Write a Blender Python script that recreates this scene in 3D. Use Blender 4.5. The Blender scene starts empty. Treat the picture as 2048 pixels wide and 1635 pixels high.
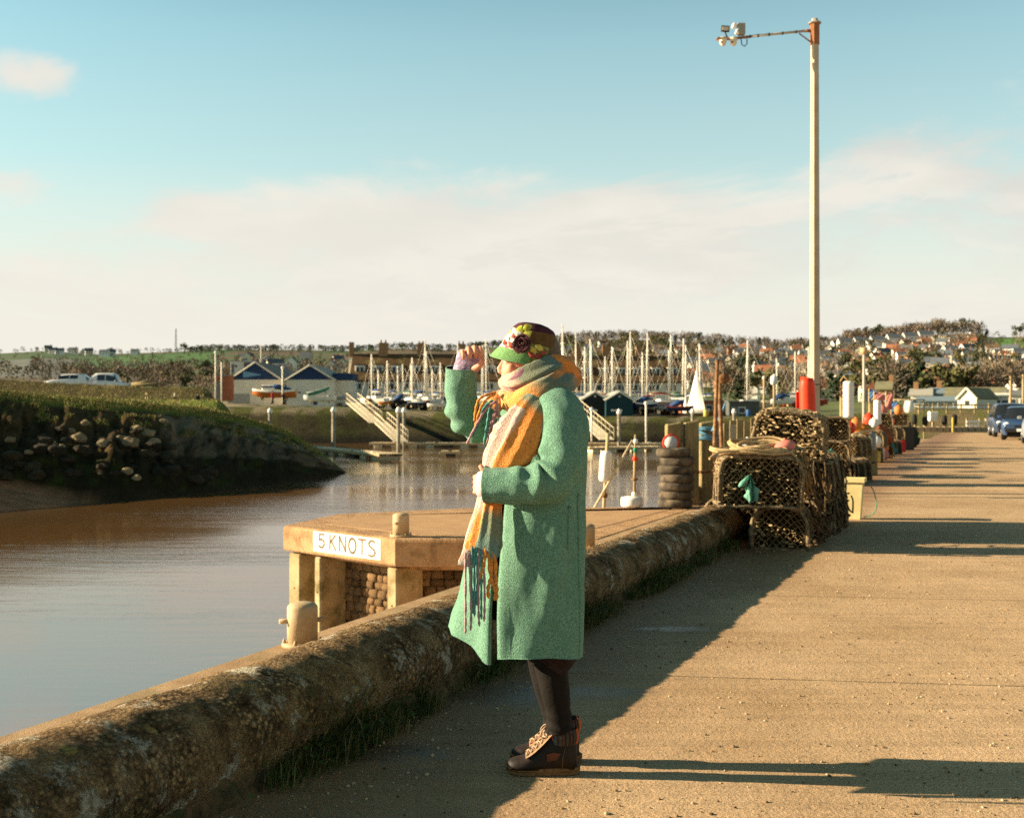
import bpy, bmesh, math, random
from math import sin, cos, pi, radians, sqrt, atan2, acos, exp
from mathutils import Vector, Matrix, noise, Quaternion
SC = bpy.context.scene
C = SC.collection
R = random.Random(11)
V = Vector
F = 2330.0; CH = 1.34            # focal length of the photograph in its pixels, eye height in metres
def at(px, py, Y): return V(((px-1024)/F*Y, Y, CH-(py-817.5)/F*Y))
def on(px, py, z):
    Y = (CH-z)*F/(py-817.5); return V(((px-1024)/F*Y, Y, z))

# ---------------------------------------------------------------- camera, sky, sun, exposure
cam = bpy.data.cameras.new('camera'); camo = bpy.data.objects.new('camera', cam); C.objects.link(camo)
camo.location = (0, 0, CH); camo.rotation_euler = (pi/2, 0, 0)
cam.sensor_fit = 'HORIZONTAL'; cam.sensor_width = 36; cam.lens = 36*F/2048
cam.clip_start = .05; cam.clip_end = 6000
cam.dof.use_dof = True; cam.dof.focus_distance = 4.3; cam.dof.aperture_fstop = 6.0
SC.camera = camo
SUN_EL = 18.5
LD = V((1, -.075, -math.tan(radians(SUN_EL))*1.003)).normalized()
sun = bpy.data.lights.new('sun', 'SUN'); suno = bpy.data.objects.new('sun', sun); C.objects.link(suno)
sun.energy = 5.0; sun.angle = radians(.5); sun.color = (1.0, .83, .59)
suno.rotation_euler = LD.to_track_quat('-Z', 'Y').to_euler(); suno.location = (-30, 0, 20)
SC.view_settings.view_transform = 'Standard'; SC.view_settings.look = 'None'
SC.view_settings.gamma = 1; SC.view_settings.exposure = 1.62
try: SC.view_settings.use_curve_mapping = False
except Exception: pass
SC.render.engine = 'CYCLES'
cy = SC.cycles
cy.use_denoising = False
try: cy.denoiser = 'OPENIMAGEDENOISE'; cy.denoising_input_passes = 'RGB_ALBEDO_NORMAL'
except Exception: pass
cy.max_bounces = 6; cy.diffuse_bounces = 3; cy.glossy_bounces = 3; cy.transmission_bounces = 4; cy.volume_bounces = 0
cy.transparent_max_bounces = 8; cy.use_adaptive_sampling = True; cy.adaptive_threshold = .01
cy.sample_clamp_indirect = 3

W = bpy.data.worlds.new('World'); SC.world = W; W.use_nodes = True
def N(nt, typ, **kw):
    n = nt.nodes.new(typ)
    for k, v in kw.items():
        if k == 'inp':
            for a, b in v.items(): n.inputs[a].default_value = b
        else: setattr(n, k, v)
    return n
def ramp(nt, stops, interp='LINEAR'):
    n = nt.nodes.new('ShaderNodeValToRGB'); cr = n.color_ramp; cr.interpolation = interp
    while len(cr.elements) < len(stops): cr.elements.new(.5)
    for e, (p, c) in zip(cr.elements, stops):
        e.position = p; e.color = (c, c, c, 1) if not hasattr(c, '__len__') else (*c, 1)
    return n
def mth(nt, op, a=None, b=None, clamp=False):
    n = nt.nodes.new('ShaderNodeMath'); n.operation = op; n.use_clamp = clamp
    for i, x in enumerate((a, b)):
        if x is None: continue
        if isinstance(x, (int, float)): n.inputs[i].default_value = x
        else: nt.links.new(x, n.inputs[i])
    return n.outputs[0]
def mixc(nt, fac, a, b, mode='MIX'):
    n = nt.nodes.new('ShaderNodeMix'); n.data_type = 'RGBA'; n.blend_type = mode
    for i, x in ((0, fac), (6, a), (7, b)):
        if isinstance(x, (int, float)): n.inputs[i].default_value = x
        elif isinstance(x, tuple): n.inputs[i].default_value = (*x, 1)
        else: nt.links.new(x, n.inputs[i])
    return n.outputs[2]
def build_world():
    nt = W.node_tree; nt.nodes.clear(); L = nt.links.new
    out = N(nt, 'ShaderNodeOutputWorld'); bg = N(nt, 'ShaderNodeBackground', inp={'Strength': .072})
    sky = N(nt, 'ShaderNodeTexSky', sky_type='NISHITA', sun_disc=False, sun_elevation=radians(SUN_EL), sun_rotation=radians(274.3))
    sky.air_density = 1.0; sky.dust_density = .6; sky.ozone_density = 2.0
    tc = N(nt, 'ShaderNodeTexCoord'); sep = N(nt, 'ShaderNodeSeparateXYZ'); L(tc.outputs['Generated'], sep.inputs[0])
    x, y, z = sep.outputs
    zc = mth(nt, 'MAXIMUM', z, 0.0)
    den = mth(nt, 'ADD', zc, .17)
    cmb = N(nt, 'ShaderNodeCombineXYZ')
    L(mth(nt, 'DIVIDE', x, den), cmb.inputs[0]); L(mth(nt, 'DIVIDE', y, den), cmb.inputs[1])
    n1 = N(nt, 'ShaderNodeTexNoise', inp={'Scale': 1.15, 'Detail': 10, 'Roughness': .64, 'Distortion': .35})
    mp = N(nt, 'ShaderNodeMapping'); mp.inputs['Location'].default_value = (3.1, 7.4, 1.0); L(cmb.outputs[0], mp.inputs[0]); L(mp.outputs[0], n1.inputs['Vector'])
    sh = N(nt, 'ShaderNodeVectorMath', operation='MULTIPLY'); sh.inputs[1].default_value = (.93, .93, 1); L(cmb.outputs[0], sh.inputs[0])   # a little higher in the sky: what shades the cloud's underside
    mp3 = N(nt, 'ShaderNodeMapping'); mp3.inputs['Location'].default_value = (3.1, 7.4, 1.0); L(sh.outputs[0], mp3.inputs[0]); n3 = N(nt, 'ShaderNodeTexNoise', inp={'Scale': 1.15, 'Detail': 6, 'Roughness': .64, 'Distortion': .35}); L(mp3.outputs[0], n3.inputs['Vector'])
    n2 = N(nt, 'ShaderNodeTexNoise', inp={'Scale': 2.1, 'Detail': 5, 'Roughness': .5})
    mp2 = N(nt, 'ShaderNodeMapping'); mp2.inputs['Location'].default_value = (9.2, .7, 3.0); L(cmb.outputs[0], mp2.inputs[0]); L(mp2.outputs[0], n2.inputs['Vector'])
    # colour of the clear sky: the sky texture, hue moved to the film's turquoise, paler towards the horizon
    clear = mixc(nt, 1.0, sky.outputs[0], (.67, 1.07, .84), 'MULTIPLY')
    deep = ramp(nt, [(0, 1.0), (.30, 1.0), (.45, .68), (.65, .42), (1, .30)]); L(zc, deep.inputs[0]); clear = mixc(nt, 1.0, clear, deep.outputs[0], 'MULTIPLY')
    hz = ramp(nt, [(0, 1.0), (.10, .80), (.20, .42), (.36, .10), (.7, 0)]); L(zc, hz.inputs[0])
    clear = mixc(nt, hz.outputs[0], clear, (4.0, 3.74, 3.3))
    # cloud cover: a bank low over the horizon, torn patches above
    cov = ramp(nt, [(0, .52), (.08, .60), (.17, .54), (.23, .44), (.30, .37), (.6, .36), (1, .36)]); lw = N(nt, 'ShaderNodeMapRange', interpolation_type='SMOOTHSTEP', inp={1: -.36, 2: -.06, 3: .07, 4: 0.0}); L(x, lw.inputs[0]); L(mth(nt, 'ADD', zc, lw.outputs[0]), cov.inputs[0])   # the bank lies lower towards the left
    d = mth(nt, 'ADD', mth(nt, 'SUBTRACT', n1.outputs[0], 1.0), cov.outputs[0])
    d = mth(nt, 'ADD', d, .50)
    def puff(px, py, r, amt, d):   # a cloud in a given direction of the sky
        v = V(((px-1024)/F, 1, (817.5-py)/F)).normalized()
        vm = N(nt, 'ShaderNodeVectorMath', operation='SUBTRACT'); L(tc.outputs['Generated'], vm.inputs[0]); vm.inputs[1].default_value = v
        vs = N(nt, 'ShaderNodeVectorMath', operation='MULTIPLY'); L(vm.outputs[0], vs.inputs[0]); vs.inputs[1].default_value = (1, 1, 2.0)
        ln = N(nt, 'ShaderNodeVectorMath', operation='LENGTH'); L(vs.outputs[0], ln.inputs[0])
        mr = N(nt, 'ShaderNodeMapRange', interpolation_type='SMOOTHSTEP', inp={1: 0.0, 2: r, 3: amt, 4: 0.0}); L(ln.outputs['Value'], mr.inputs[0])
        return mth(nt, 'ADD', d, mr.outputs[0])
    d = puff(60, 150, .075, .34, d); d = puff(10, 370, .07, .26, d); d = puff(385, 425, .06, .20, d); d = puff(1780, 310, .10, .16, d)
    d = puff(820, 440, .26, .16, d); d = puff(1300, 500, .16, .12, d); d = puff(500, 150, .2, -.10, d); d = puff(980, 180, .14, -.10, d)
    mask = N(nt, 'ShaderNodeMapRange', interpolation_type='SMOOTHSTEP', inp={1: .48, 2: .68, 3: 0.0, 4: .92}); L(d, mask.inputs[0])
    shade = N(nt, 'ShaderNodeMapRange', interpolation_type='SMOOTHSTEP', inp={1: .38, 2: .66, 3: 0.0, 4: 1.0}); L(n2.outputs[0], shade.inputs[0])
    und = N(nt, 'ShaderNodeMapRange', interpolation_type='SMOOTHSTEP', inp={1: -.05, 2: .07, 3: 0.0, 4: .75}); L(mth(nt, 'SUBTRACT', n3.outputs[0], n1.outputs[0]), und.inputs[0])
    # nearer the sun (to the left) the clouds glow cream, away from it their undersides go grey
    side = N(nt, 'ShaderNodeMapRange', inp={1: -.5, 2: .5, 3: .10, 4: .85}); L(x, side.inputs[0])
    cc = mixc(nt, mth(nt, 'MULTIPLY', mth(nt, 'MAXIMUM', und.outputs[0], mth(nt, 'MULTIPLY', shade.outputs[0], .9)), side.outputs[0]), (4.05, 3.82, 3.42), (2.9, 2.88, 2.72))
    col = mixc(nt, mask.outputs[0], clear, cc)
    low = ramp(nt, [(0, .85), (.06, .60), (.13, .25), (.20, 0)]); L(zc, low.inputs[0]); col = mixc(nt, low.outputs[0], col, (4.15, 3.92, 3.5))   # bright sea air over the horizon
    L(col, bg.inputs['Color']); L(bg.outputs[0], out.inputs[0])
build_world()

# ---------------------------------------------------------------- materials
MATS = {}
def mat(name, c1, c2=None, rough=.8, scale=10, bump=0, bscale=None, metal=0, detail=6, lo=.35, hi=.65, stretch=None,
        rand=0, sheen=0, spec=.16, vc=False, bdist=.01, bdetail=4, c3=None, s3=2.0, lo3=.55, hi3=.65):
    if name in MATS: return MATS[name]
    m = bpy.data.materials.new(name); m.use_nodes = True; MATS[name] = m
    nt = m.node_tree; L = nt.links.new; b = nt.nodes['Principled BSDF']
    b.inputs['Roughness'].default_value = rough; b.inputs['Metallic'].default_value = metal
    b.inputs['Specular IOR Level'].default_value = spec
    if sheen:
        b.inputs['Sheen Weight'].default_value = sheen; b.inputs['Sheen Roughness'].default_value = .5
    tc = N(nt, 'ShaderNodeTexCoord'); src = tc.outputs['Object']
    if stretch:
        mp = N(nt, 'ShaderNodeMapping'); mp.inputs['Scale'].default_value = stretch; L(src, mp.inputs[0]); src = mp.outputs[0]
    c2 = c2 or tuple(x*.72 for x in c1)
    n = N(nt, 'ShaderNodeTexNoise', inp={'Scale': scale, 'Detail': detail, 'Roughness': .6}); L(src, n.inputs['Vector'])
    r = ramp(nt, [(lo, c2), (hi, c1)]); L(n.outputs[0], r.inputs[0]); col = r.outputs[0]
    if vc:
        at_ = N(nt, 'ShaderNodeVertexColor', layer_name='Col')
        r2 = ramp(nt, [(lo, .60), (hi, .96)]); L(n.outputs[0], r2.inputs[0])
        col = mixc(nt, 1.0, at_.outputs[0], r2.outputs[0], 'MULTIPLY')
    if c3:
        n3 = N(nt, 'ShaderNodeTexNoise', inp={'Scale': s3, 'Detail': 8, 'Roughness': .65}); L(tc.outputs['Object'], n3.inputs['Vector'])
        r3 = ramp(nt, [(lo3, 0.0), (hi3, 1.0)]); L(n3.outputs[0], r3.inputs[0]); col = mixc(nt, r3.outputs[0], col, c3)
    if rand:
        oi = N(nt, 'ShaderNodeObjectInfo'); mr = N(nt, 'ShaderNodeMapRange', inp={3: 1-rand, 4: 1+rand}); L(oi.outputs['Random'], mr.inputs[0])
        hs = N(nt, 'ShaderNodeHueSaturation'); L(mr.outputs[0], hs.inputs['Value']); L(col, hs.inputs['Color']); col = hs.outputs[0]
    L(col, b.inputs['Base Color'])
    if bump:
        nb = N(nt, 'ShaderNodeTexNoise', inp={'Scale': bscale or scale*4, 'Detail': bdetail, 'Roughness': .65}); L(src, nb.inputs['Vector'])
        bp = N(nt, 'ShaderNodeBump', inp={'Strength': bump, 'Distance': bdist}); L(nb.outputs[0], bp.inputs['Height']); L(bp.outputs[0], b.inputs['Normal'])
    return m

# ---------------------------------------------------------------- mesh helpers
class MB:
    def __init__(s): s.v = []; s.f = []; s.m = []; s.s = []; s.c = None
    def add(s, vs, fs, mi=0, sm=False):
        o = len(s.v); s.v += [tuple(v) for v in vs]; s.f += [tuple(i+o for i in f) for f in fs]
        s.m += [mi]*len(fs); s.s += [sm]*len(fs); return o
    def box(s, c, d, rz=0, mi=0, mx=None, top=1.0):
        hx, hy, hz = d[0]/2, d[1]/2, d[2]/2
        vs = [V((x*hx*(top if z > 0 else 1), y*hy*(top if z > 0 else 1), z*hz)) for z in (-1, 1) for x, y in ((-1,-1),(1,-1),(1,1),(-1,1))]
        if rz: vs = [Matrix.Rotation(rz, 3, 'Z') @ v for v in vs]
        if mx: vs = [mx @ v for v in vs]
        vs = [v+V(c) for v in vs]
        s.add(vs, [(3,2,1,0),(4,5,6,7),(0,1,5,4),(1,2,6,5),(2,3,7,6),(3,0,4,7)], mi); return s
    def rbox(s, c, d, b=.1, rz=0, mi=0, mx=None, jit=0, rnd=R):   # box with chamfered edges, optionally uneven
        hx, hy, hz = d[0]/2, d[1]/2, d[2]/2; b = min(b, hx*.9, hy*.9, hz*.9)
        vs = []; 
        for z, i in ((-hz, b), (-hz+b, 0), (hz-b, 0), (hz, b)):
            ax, ay = hx-i, hy-i
            for x, y in ((-ax+b*(not i), -ay),(ax-b*(not i), -ay),(ax, -ay+b*(not i)),(ax, ay-b*(not i)),(ax-b*(not i), ay),(-ax+b*(not i), ay),(-ax, ay-b*(not i)),(-ax, -ay+b*(not i))):
                vs.append(V((x, y, z)) + (V((rnd.uniform(-jit, jit), rnd.uniform(-jit, jit), rnd.uniform(-jit, jit))) if jit else V()))
        fs = [tuple(range(7, -1, -1)), tuple(range(24, 32))]
        for k in range(3):
            for i in range(8):
                j = (i+1) % 8; fs.append((k*8+i, k*8+j, k*8+8+j, k*8+8+i))
        if rz: vs = [Matrix.Rotation(rz, 3, 'Z') @ v for v in vs]
        if mx: vs = [mx @ v for v in vs]
        s.add([v+V(c) for v in vs], fs, mi); return s
    def prism(s, poly, z0, z1, mi=0, b=0):
        n = len(poly)
        cx = sum(p[0] for p in poly)/n; cyy = sum(p[1] for p in poly)/n
        lv = [(z0, 0), (z1, 0)] if not b else [(z0, b), (z0+b, 0), (z1-b, 0), (z1, b)]
        vs = []
        for z, i in lv:
            for p in poly:
                d = V((p[0]-cx, p[1]-cyy)); l = d.length
                vs.append((p[0]-d.x/l*i, p[1]-d.y/l*i, z))
        k = len(lv); fs = [tuple(range(n-1, -1, -1)), tuple(range((k-1)*n, k*n))]
        for a in range(k-1):
            for i in range(n):
                j = (i+1) % n; fs.append((a*n+i, a*n+j, a*n+n+j, a*n+n+i))
        s.add(vs, fs, mi); return s
    def tube(s, pts, r, n=8, mi=0, cap=True, sm=True, flat=None, up=None, closed=False, sec=None):
        pts = [V(p) for p in pts]; k = len(pts)
        rr = [r]*k if isinstance(r, (int, float)) else list(r)
        vs = []; u = None
        for i, p in enumerate(pts):
            if closed: t = pts[(i+1) % k]-pts[i-1]
            else: t = pts[min(i+1, k-1)]-pts[max(i-1, 0)]
            if t.length < 1e-9: t = V((0, 0, 1))
            t.normalize()
            if up is not None:
                w = V(up) if not callable(up) else V(up(i/(k-1)))
                u = (w - t*w.dot(t))
                if u.length < 1e-6: u = t.orthogonal()
            elif u is None: u = t.orthogonal()
            else:
                u = u - t*u.dot(t)
                if u.length < 1e-6: u = t.orthogonal()
            u.normalize(); w = t.cross(u)
            ra = rr[i]; ra, rb = (ra, ra) if isinstance(ra, (int, float)) else ra
            for j in range(n):
                a = 2*pi*j/n; q = sec(i, a) if sec else 1
                vs.append(p + u*cos(a)*ra*q + w*sin(a)*rb*q)
        fs = []
        for i in range(k if closed else k-1):
            i2 = (i+1) % k
            for j in range(n):
                j2 = (j+1) % n; fs.append((i*n+j, i*n+j2, i2*n+j2, i2*n+j))
        o = s.add(vs, fs, mi, sm)
        if cap and not closed:
            s.add([], [tuple(o+j for j in range(n-1, -1, -1)), tuple(o+(k-1)*n+j for j in range(n))], mi, False)
            s.f[-2] = tuple(o+j for j in range(n-1, -1, -1)); s.f[-1] = tuple(o+(k-1)*n+j for j in range(n))
        return s
    def lathe(s, prof, n=16, c=(0, 0, 0), mi=0, sm=True, mx=None, cap=True):
        vs = []
        for r, z in prof:
            for j in range(n):
                a = 2*pi*j/n; v = V((r*cos(a), r*sin(a), z)); v = mx @ v if mx else v; vs.append(v+V(c))
        fs = []; k = len(prof)
        for i in range(k-1):
            for j in range(n):
                j2 = (j+1) % n; fs.append((i*n+j, i*n+j2, i*n+n+j2, i*n+n+j))
        if cap: fs += [tuple(range(n-1, -1, -1)), tuple(range((k-1)*n, k*n))]
        s.add(vs, fs, mi, sm); return s
    def ico(s, c, r, sub=2, sc=(1, 1, 1), jit=0, fr=2.0, seed=0, mi=0, sm=True, mx=None):
        bm = bmesh.new(); bmesh.ops.create_icosphere(bm, subdivisions=sub, radius=1)
        vs = []
        for v in bm.verts:
            p = v.co.copy()
            if jit: p *= 1+jit*noise.noise(p*fr+V((seed*7.3, seed*3.1, seed)))
            p = V((p.x*sc[0], p.y*sc[1], p.z*sc[2]))*r
            if mx: p = mx @ p
            vs.append(p+V(c))
        fs = [[v.index for v in f.verts] for f in bm.faces]; bm.free()
        s.add(vs, fs, mi, sm); return s
    def grid(s, rows, mi=0, sm=True, closed=False, flip=False):
        n = len(rows[0]); vs = [p for r in rows for p in r]; fs = []
        for i in range(len(rows)-1):
            for j in range(n if closed else n-1):
                j2 = (j+1) % n; f = (i*n+j, i*n+j2, i*n+n+j2, i*n+n+j); fs.append(f[::-1] if flip else f)
        s.add(vs, fs, mi, sm); return s
    def mesh(s, name, mats):
        me = bpy.data.meshes.new(name); me.from_pydata(s.v, [], s.f); 
        for m in (mats if isinstance(mats, (list, tuple)) else [mats]): me.materials.append(m)
        me.polygons.foreach_set('material_index', s.m); me.polygons.foreach_set('use_smooth', s.s)
        if s.c:
            at_ = me.color_attributes.new('Col', 'FLOAT_COLOR', 'POINT')
            at_.data.foreach_set('color', [x for c in s.c for x in (c[0], c[1], c[2], 1)])
        me.update(); return me
def obj(name, mb, mats, parent=None, loc=None, rz=0):
    me = mb if isinstance(mb, bpy.types.Mesh) else mb.mesh(name, mats)
    o = bpy.data.objects.new(name, me); C.objects.link(o)
    if parent: o.parent = parent
    if loc is not None: o.location = loc
    if rz: o.rotation_euler.z = rz
    return o
def tag(o, label=None, cat=None, group=None, kind=None):
    if label: o['label'] = label
    if cat: o['category'] = cat
    if group: o['group'] = group
    if kind: o['kind'] = kind
    return o
def thing(name, label, cat, loc=(0, 0, 0), rz=0, group=None, sc=None):
    o = bpy.data.objects.new(name, None); C.objects.link(o); o.location = loc; o.rotation_euler.z = rz
    o.empty_display_size = .1
    if sc: o.scale = (sc, sc, sc)
    return tag(o, label, cat, group)
def dup(root, loc, rz=0, label=None, group=None, sc=None):
    def cp(o, par):
        c = o.copy(); C.objects.link(c)
        if par: c.parent = par
        for ch in list(o.children): cp(ch, c)
        return c
    r = cp(root, None); r.location = loc; r.rotation_euler.z = rz
    if sc: r.scale = (sc, sc, sc) if isinstance(sc, (int, float)) else sc
    if label: r['label'] = label
    if group: r['group'] = group
    return r
def struct(name, mb, mats, parent=None):
    o = obj(name, mb, mats, parent)
    if parent is None: o['kind'] = 'structure'
    return o
def lerp(a, b, t): return a+(b-a)*t
def pl(tab, x):                      # piecewise linear table
    if x <= tab[0][0]: return tab[0][1]
    for (a, b), (c, d) in zip(tab, tab[1:]):
        if x <= c: return b+(d-b)*(x-a)/(c-a)
    return tab[-1][1]
def sm(t): t = max(0, min(1, t)); return t*t*(3-2*t)
def spline(pts, n):                  # Catmull-Rom through points (tuples of any length)
    P_ = [pts[0]]+list(pts)+[pts[-1]]; out = []; seg = len(pts)-1
    for i in range(n):
        t = i/(n-1)*seg; k = min(int(t), seg-1); t -= k
        a, b, c, d = P_[k:k+4]
        out.append(tuple(.5*((2*b[q])+(-a[q]+c[q])*t+(2*a[q]-5*b[q]+4*c[q]-d[q])*t*t+(-a[q]+3*b[q]-3*c[q]+d[q])*t**3) for q in range(len(b))))
    return out
def lerp3(a, b, t): t = max(0, min(1, t)); return tuple(a[i]+(b[i]-a[i])*t for i in range(3))
def nz(x, y=0, z=0): return noise.noise(V((x, y, z)))
# ================================================================ THE SETTING
ZL = -.45; ZW = -2.4                      # quay ledge, river
def lx(a, Y): return a+.415*Y             # a line parallel to the quay
# ---- water
def water_mat():
    m = bpy.data.materials.new('river_water'); m.use_nodes = True; nt = m.node_tree; L = nt.links.new
    b = nt.nodes['Principled BSDF']; b.inputs['Roughness'].default_value = .07; b.inputs['IOR'].default_value = 4.2
    tc = N(nt, 'ShaderNodeTexCoord')
    n0 = N(nt, 'ShaderNodeTexNoise', inp={'Scale': .06, 'Detail': 4}); L(tc.outputs['Object'], n0.inputs['Vector'])
    r0 = ramp(nt, [(.35, (.12, .058, .017)), (.65, (.075, .042, .016))]); L(n0.outputs[0], r0.inputs[0]); L(r0.outputs[0], b.inputs['Base Color'])
    mp = N(nt, 'ShaderNodeMapping'); mp.inputs['Scale'].default_value = (.20, 1.0, 1); mp.inputs['Rotation'].default_value = (0, 0, radians(12)); L(tc.outputs['Object'], mp.inputs[0])
    na = N(nt, 'ShaderNodeTexNoise', inp={'Scale': 2.2, 'Detail': 6, 'Roughness': .6, 'Distortion': .5}); L(mp.outputs[0], na.inputs['Vector'])
    nb = N(nt, 'ShaderNodeTexNoise', inp={'Scale': 6.5, 'Detail': 3, 'Roughness': .5, 'Distortion': .3}); L(mp.outputs[0], nb.inputs['Vector'])
    nc = N(nt, 'ShaderNodeTexNoise', inp={'Scale': .09, 'Detail': 3}); L(mp.outputs[0], nc.inputs['Vector'])
    rc = ramp(nt, [(.40, .12), (.62, 1.0)]); L(nc.outputs[0], rc.inputs[0])
    hgt = mth(nt, 'MULTIPLY', mth(nt, 'ADD', na.outputs[0], mth(nt, 'MULTIPLY', nb.outputs[0], .22)), rc.outputs[0])
    bp = N(nt, 'ShaderNodeBump', inp={'Strength': .20, 'Distance': .10}); L(hgt, bp.inputs['Height']); L(bp.outputs[0], b.inputs['Normal'])
    return m
mb = MB(); mb.grid([[(x, y, ZW) for x in (-220, -60, 0, 60, 160)] for y in (-8, 30, 70, 110, 150)], sm=False)
struct('river_water', mb, water_mat())

# ---- road of broad concrete slabs
PUD = [(-.02, 5.48, .46, .26), (.42, 5.52, .30, .13), (-.55, 4.55, .34, .16), (1.0, 7.1, .30, .10), (4.35, 13.6, .38, .22)]
def road_mat():
    m = bpy.data.materials.new('road_concrete'); m.use_nodes = True; nt = m.node_tree; L = nt.links.new
    b = nt.nodes['Principled BSDF']; tc = N(nt, 'ShaderNodeTexCoord'); P_ = tc.outputs['Object']
    def ns(sc, det, rough=.6, st=None, loc=None):
        s = P_
        if st:
            mp = N(nt, 'ShaderNodeMapping'); mp.inputs['Scale'].default_value = st; mp.inputs['Rotation'].default_value = (0, 0, radians(7.4))
            L(P_, mp.inputs[0]); s = mp.outputs[0]
        n = N(nt, 'ShaderNodeTexNoise', inp={'Scale': sc, 'Detail': det, 'Roughness': rough}); L(s, n.inputs['Vector']); return n.outputs[0]
    big = ramp(nt, [(.35, (.39, .25, .13)), (.65, (.53, .355, .20))]); L(ns(.7, 6), big.inputs[0])
    grain = ramp(nt, [(.32, .52), (.5, .95), (.72, 1.32)]); L(ns(95, 4, .75), grain.inputs[0])
    strk = ramp(nt, [(.34, .86), (.6, 1.04)]); L(ns(3.2, 6, .65, (.16, 3.2, 1)), strk.inputs[0])
    fstr = ramp(nt, [(.35, .92), (.6, 1.03)]); L(ns(12, 4, .6, (.10, 3.0, 1)), fstr.inputs[0])
    col = mixc(nt, 1.0, big.outputs[0], grain.outputs[0], 'MULTIPLY'); col = mixc(nt, 1.0, col, strk.outputs[0], 'MULTIPLY'); col = mixc(nt, 1.0, col, fstr.outputs[0], 'MULTIPLY')
    spk = ramp(nt, [(.64, 0.0), (.70, 1.0)]); L(ns(42, 3, .6), spk.inputs[0]); col = mixc(nt, mth(nt, 'MULTIPLY', spk.outputs[0], .5), col, (.20, .12, .06))
    # wet silt along the wall foot, also darkened as painted wall shade
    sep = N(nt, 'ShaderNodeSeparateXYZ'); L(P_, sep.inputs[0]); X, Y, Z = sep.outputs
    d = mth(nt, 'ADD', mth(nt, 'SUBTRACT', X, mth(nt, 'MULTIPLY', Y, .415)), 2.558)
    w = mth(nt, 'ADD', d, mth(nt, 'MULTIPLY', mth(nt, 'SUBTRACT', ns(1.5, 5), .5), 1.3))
    damp_shade = N(nt, 'ShaderNodeMapRange', interpolation_type='SMOOTHSTEP', inp={1: 1.25, 2: .25, 3: 0.0, 4: 1.0}); L(w, damp_shade.inputs[0])
    col = mixc(nt, mth(nt, 'MULTIPLY', damp_shade.outputs[0], .62), col, (.175, .075, .030))
    # shallow puddles, grit poking through
    pm = None; dist = ns(7, 5, .65)
    for px_, py_, rx, ry in PUD:
        ca, sa = cos(.0), sin(.0)
        u = mth(nt, 'DIVIDE', mth(nt, 'SUBTRACT', X, px_), rx); v = mth(nt, 'DIVIDE', mth(nt, 'SUBTRACT', Y, py_), ry)
        q = mth(nt, 'SQRT', mth(nt, 'ADD', mth(nt, 'MULTIPLY', u, u), mth(nt, 'MULTIPLY', v, v)))
        q = mth(nt, 'ADD', q, mth(nt, 'MULTIPLY', mth(nt, 'SUBTRACT', dist, .5), 1.6))
        mr = N(nt, 'ShaderNodeMapRange', interpolation_type='SMOOTHSTEP', inp={1: 1.05, 2: .55, 3: 0.0, 4: 1.0}); L(q, mr.inputs[0])
        pm = mr.outputs[0] if pm is None else mth(nt, 'MAXIMUM', pm, mr.outputs[0])
    grit = ramp(nt, [(.52, 1.0), (.60, 0.0)]); L(ns(55, 4, .7), grit.inputs[0])
    pm = mth(nt, 'MULTIPLY', pm, mth(nt, 'ADD', mth(nt, 'MULTIPLY', grit.outputs[0], .62), .06))
    col = mixc(nt, mth(nt, 'MULTIPLY', pm, .8), col, (.035, .025, .016)); L(col, b.inputs['Base Color'])
    rg = mth(nt, 'SUBTRACT', .88, mth(nt, 'MULTIPLY', damp_shade.outputs[0], .30)); rg = mth(nt, 'SUBTRACT', rg, mth(nt, 'MULTIPLY', pm, .36), True); L(rg, b.inputs['Roughness'])
    L(mth(nt, 'ADD', .08, mth(nt, 'MULTIPLY', pm, .30)), b.inputs['Specular IOR Level'])
    h = mth(nt, 'ADD', mth(nt, 'MULTIPLY', ns(95, 4, .75), .35), mth(nt, 'MULTIPLY', ns(12, 4, .6, (.10, 3.0, 1)), .5)); h = mth(nt, 'ADD', h, mth(nt, 'MULTIPLY', ns(2.2, 4), 1.6))
    h = mth(nt, 'ADD', h, mth(nt, 'MULTIPLY', ns(30, 3, .7), .5))
    bp = N(nt, 'ShaderNodeBump', inp={'Distance': .012}); L(h, bp.inputs['Height'])
    L(mth(nt, 'SUBTRACT', .85, mth(nt, 'MULTIPLY', pm, .75)), bp.inputs['Strength']); L(bp.outputs[0], b.inputs['Normal'])
    return m
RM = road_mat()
SLOPE = -.13
def jx(Yj, a):   # where the joint through (1.5, Yj) meets the quay line a
    X = (a+.415*(Yj+.13*1.5))/(1+.415*.13); return (X, Yj+SLOPE*(X-1.5))
mb = MB(); mb.prism([(*jx(-6, -3.0),), (75, -6+SLOPE*73.5-8), (75, 66), jx(69.5, -3.0)], -2.6, -.03)
road = struct('road', mb, mat('road_bed', (.16, .10, .05), rough=.95, scale=20, bump=.4))
yj = [-5.0, -2.3, .5, 3.1, 5.76, 8.42]
while yj[-1] < 66: yj.append(yj[-1]+2.66)
yj[-1] = 69.2
for a, b in zip(yj, yj[1:]):
    g = .007 if a < 30 else .012
    p1, p2 = jx(a+g, -2.99), jx(b-g, -2.99)
    pts = [p1, (75, a+g+SLOPE*73.5), (75, b-g+SLOPE*73.5), p2]
    mb = MB(); mb.prism(pts, -.028, 0, 0)
    obj('concrete_slab', mb, RM, road)

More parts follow.
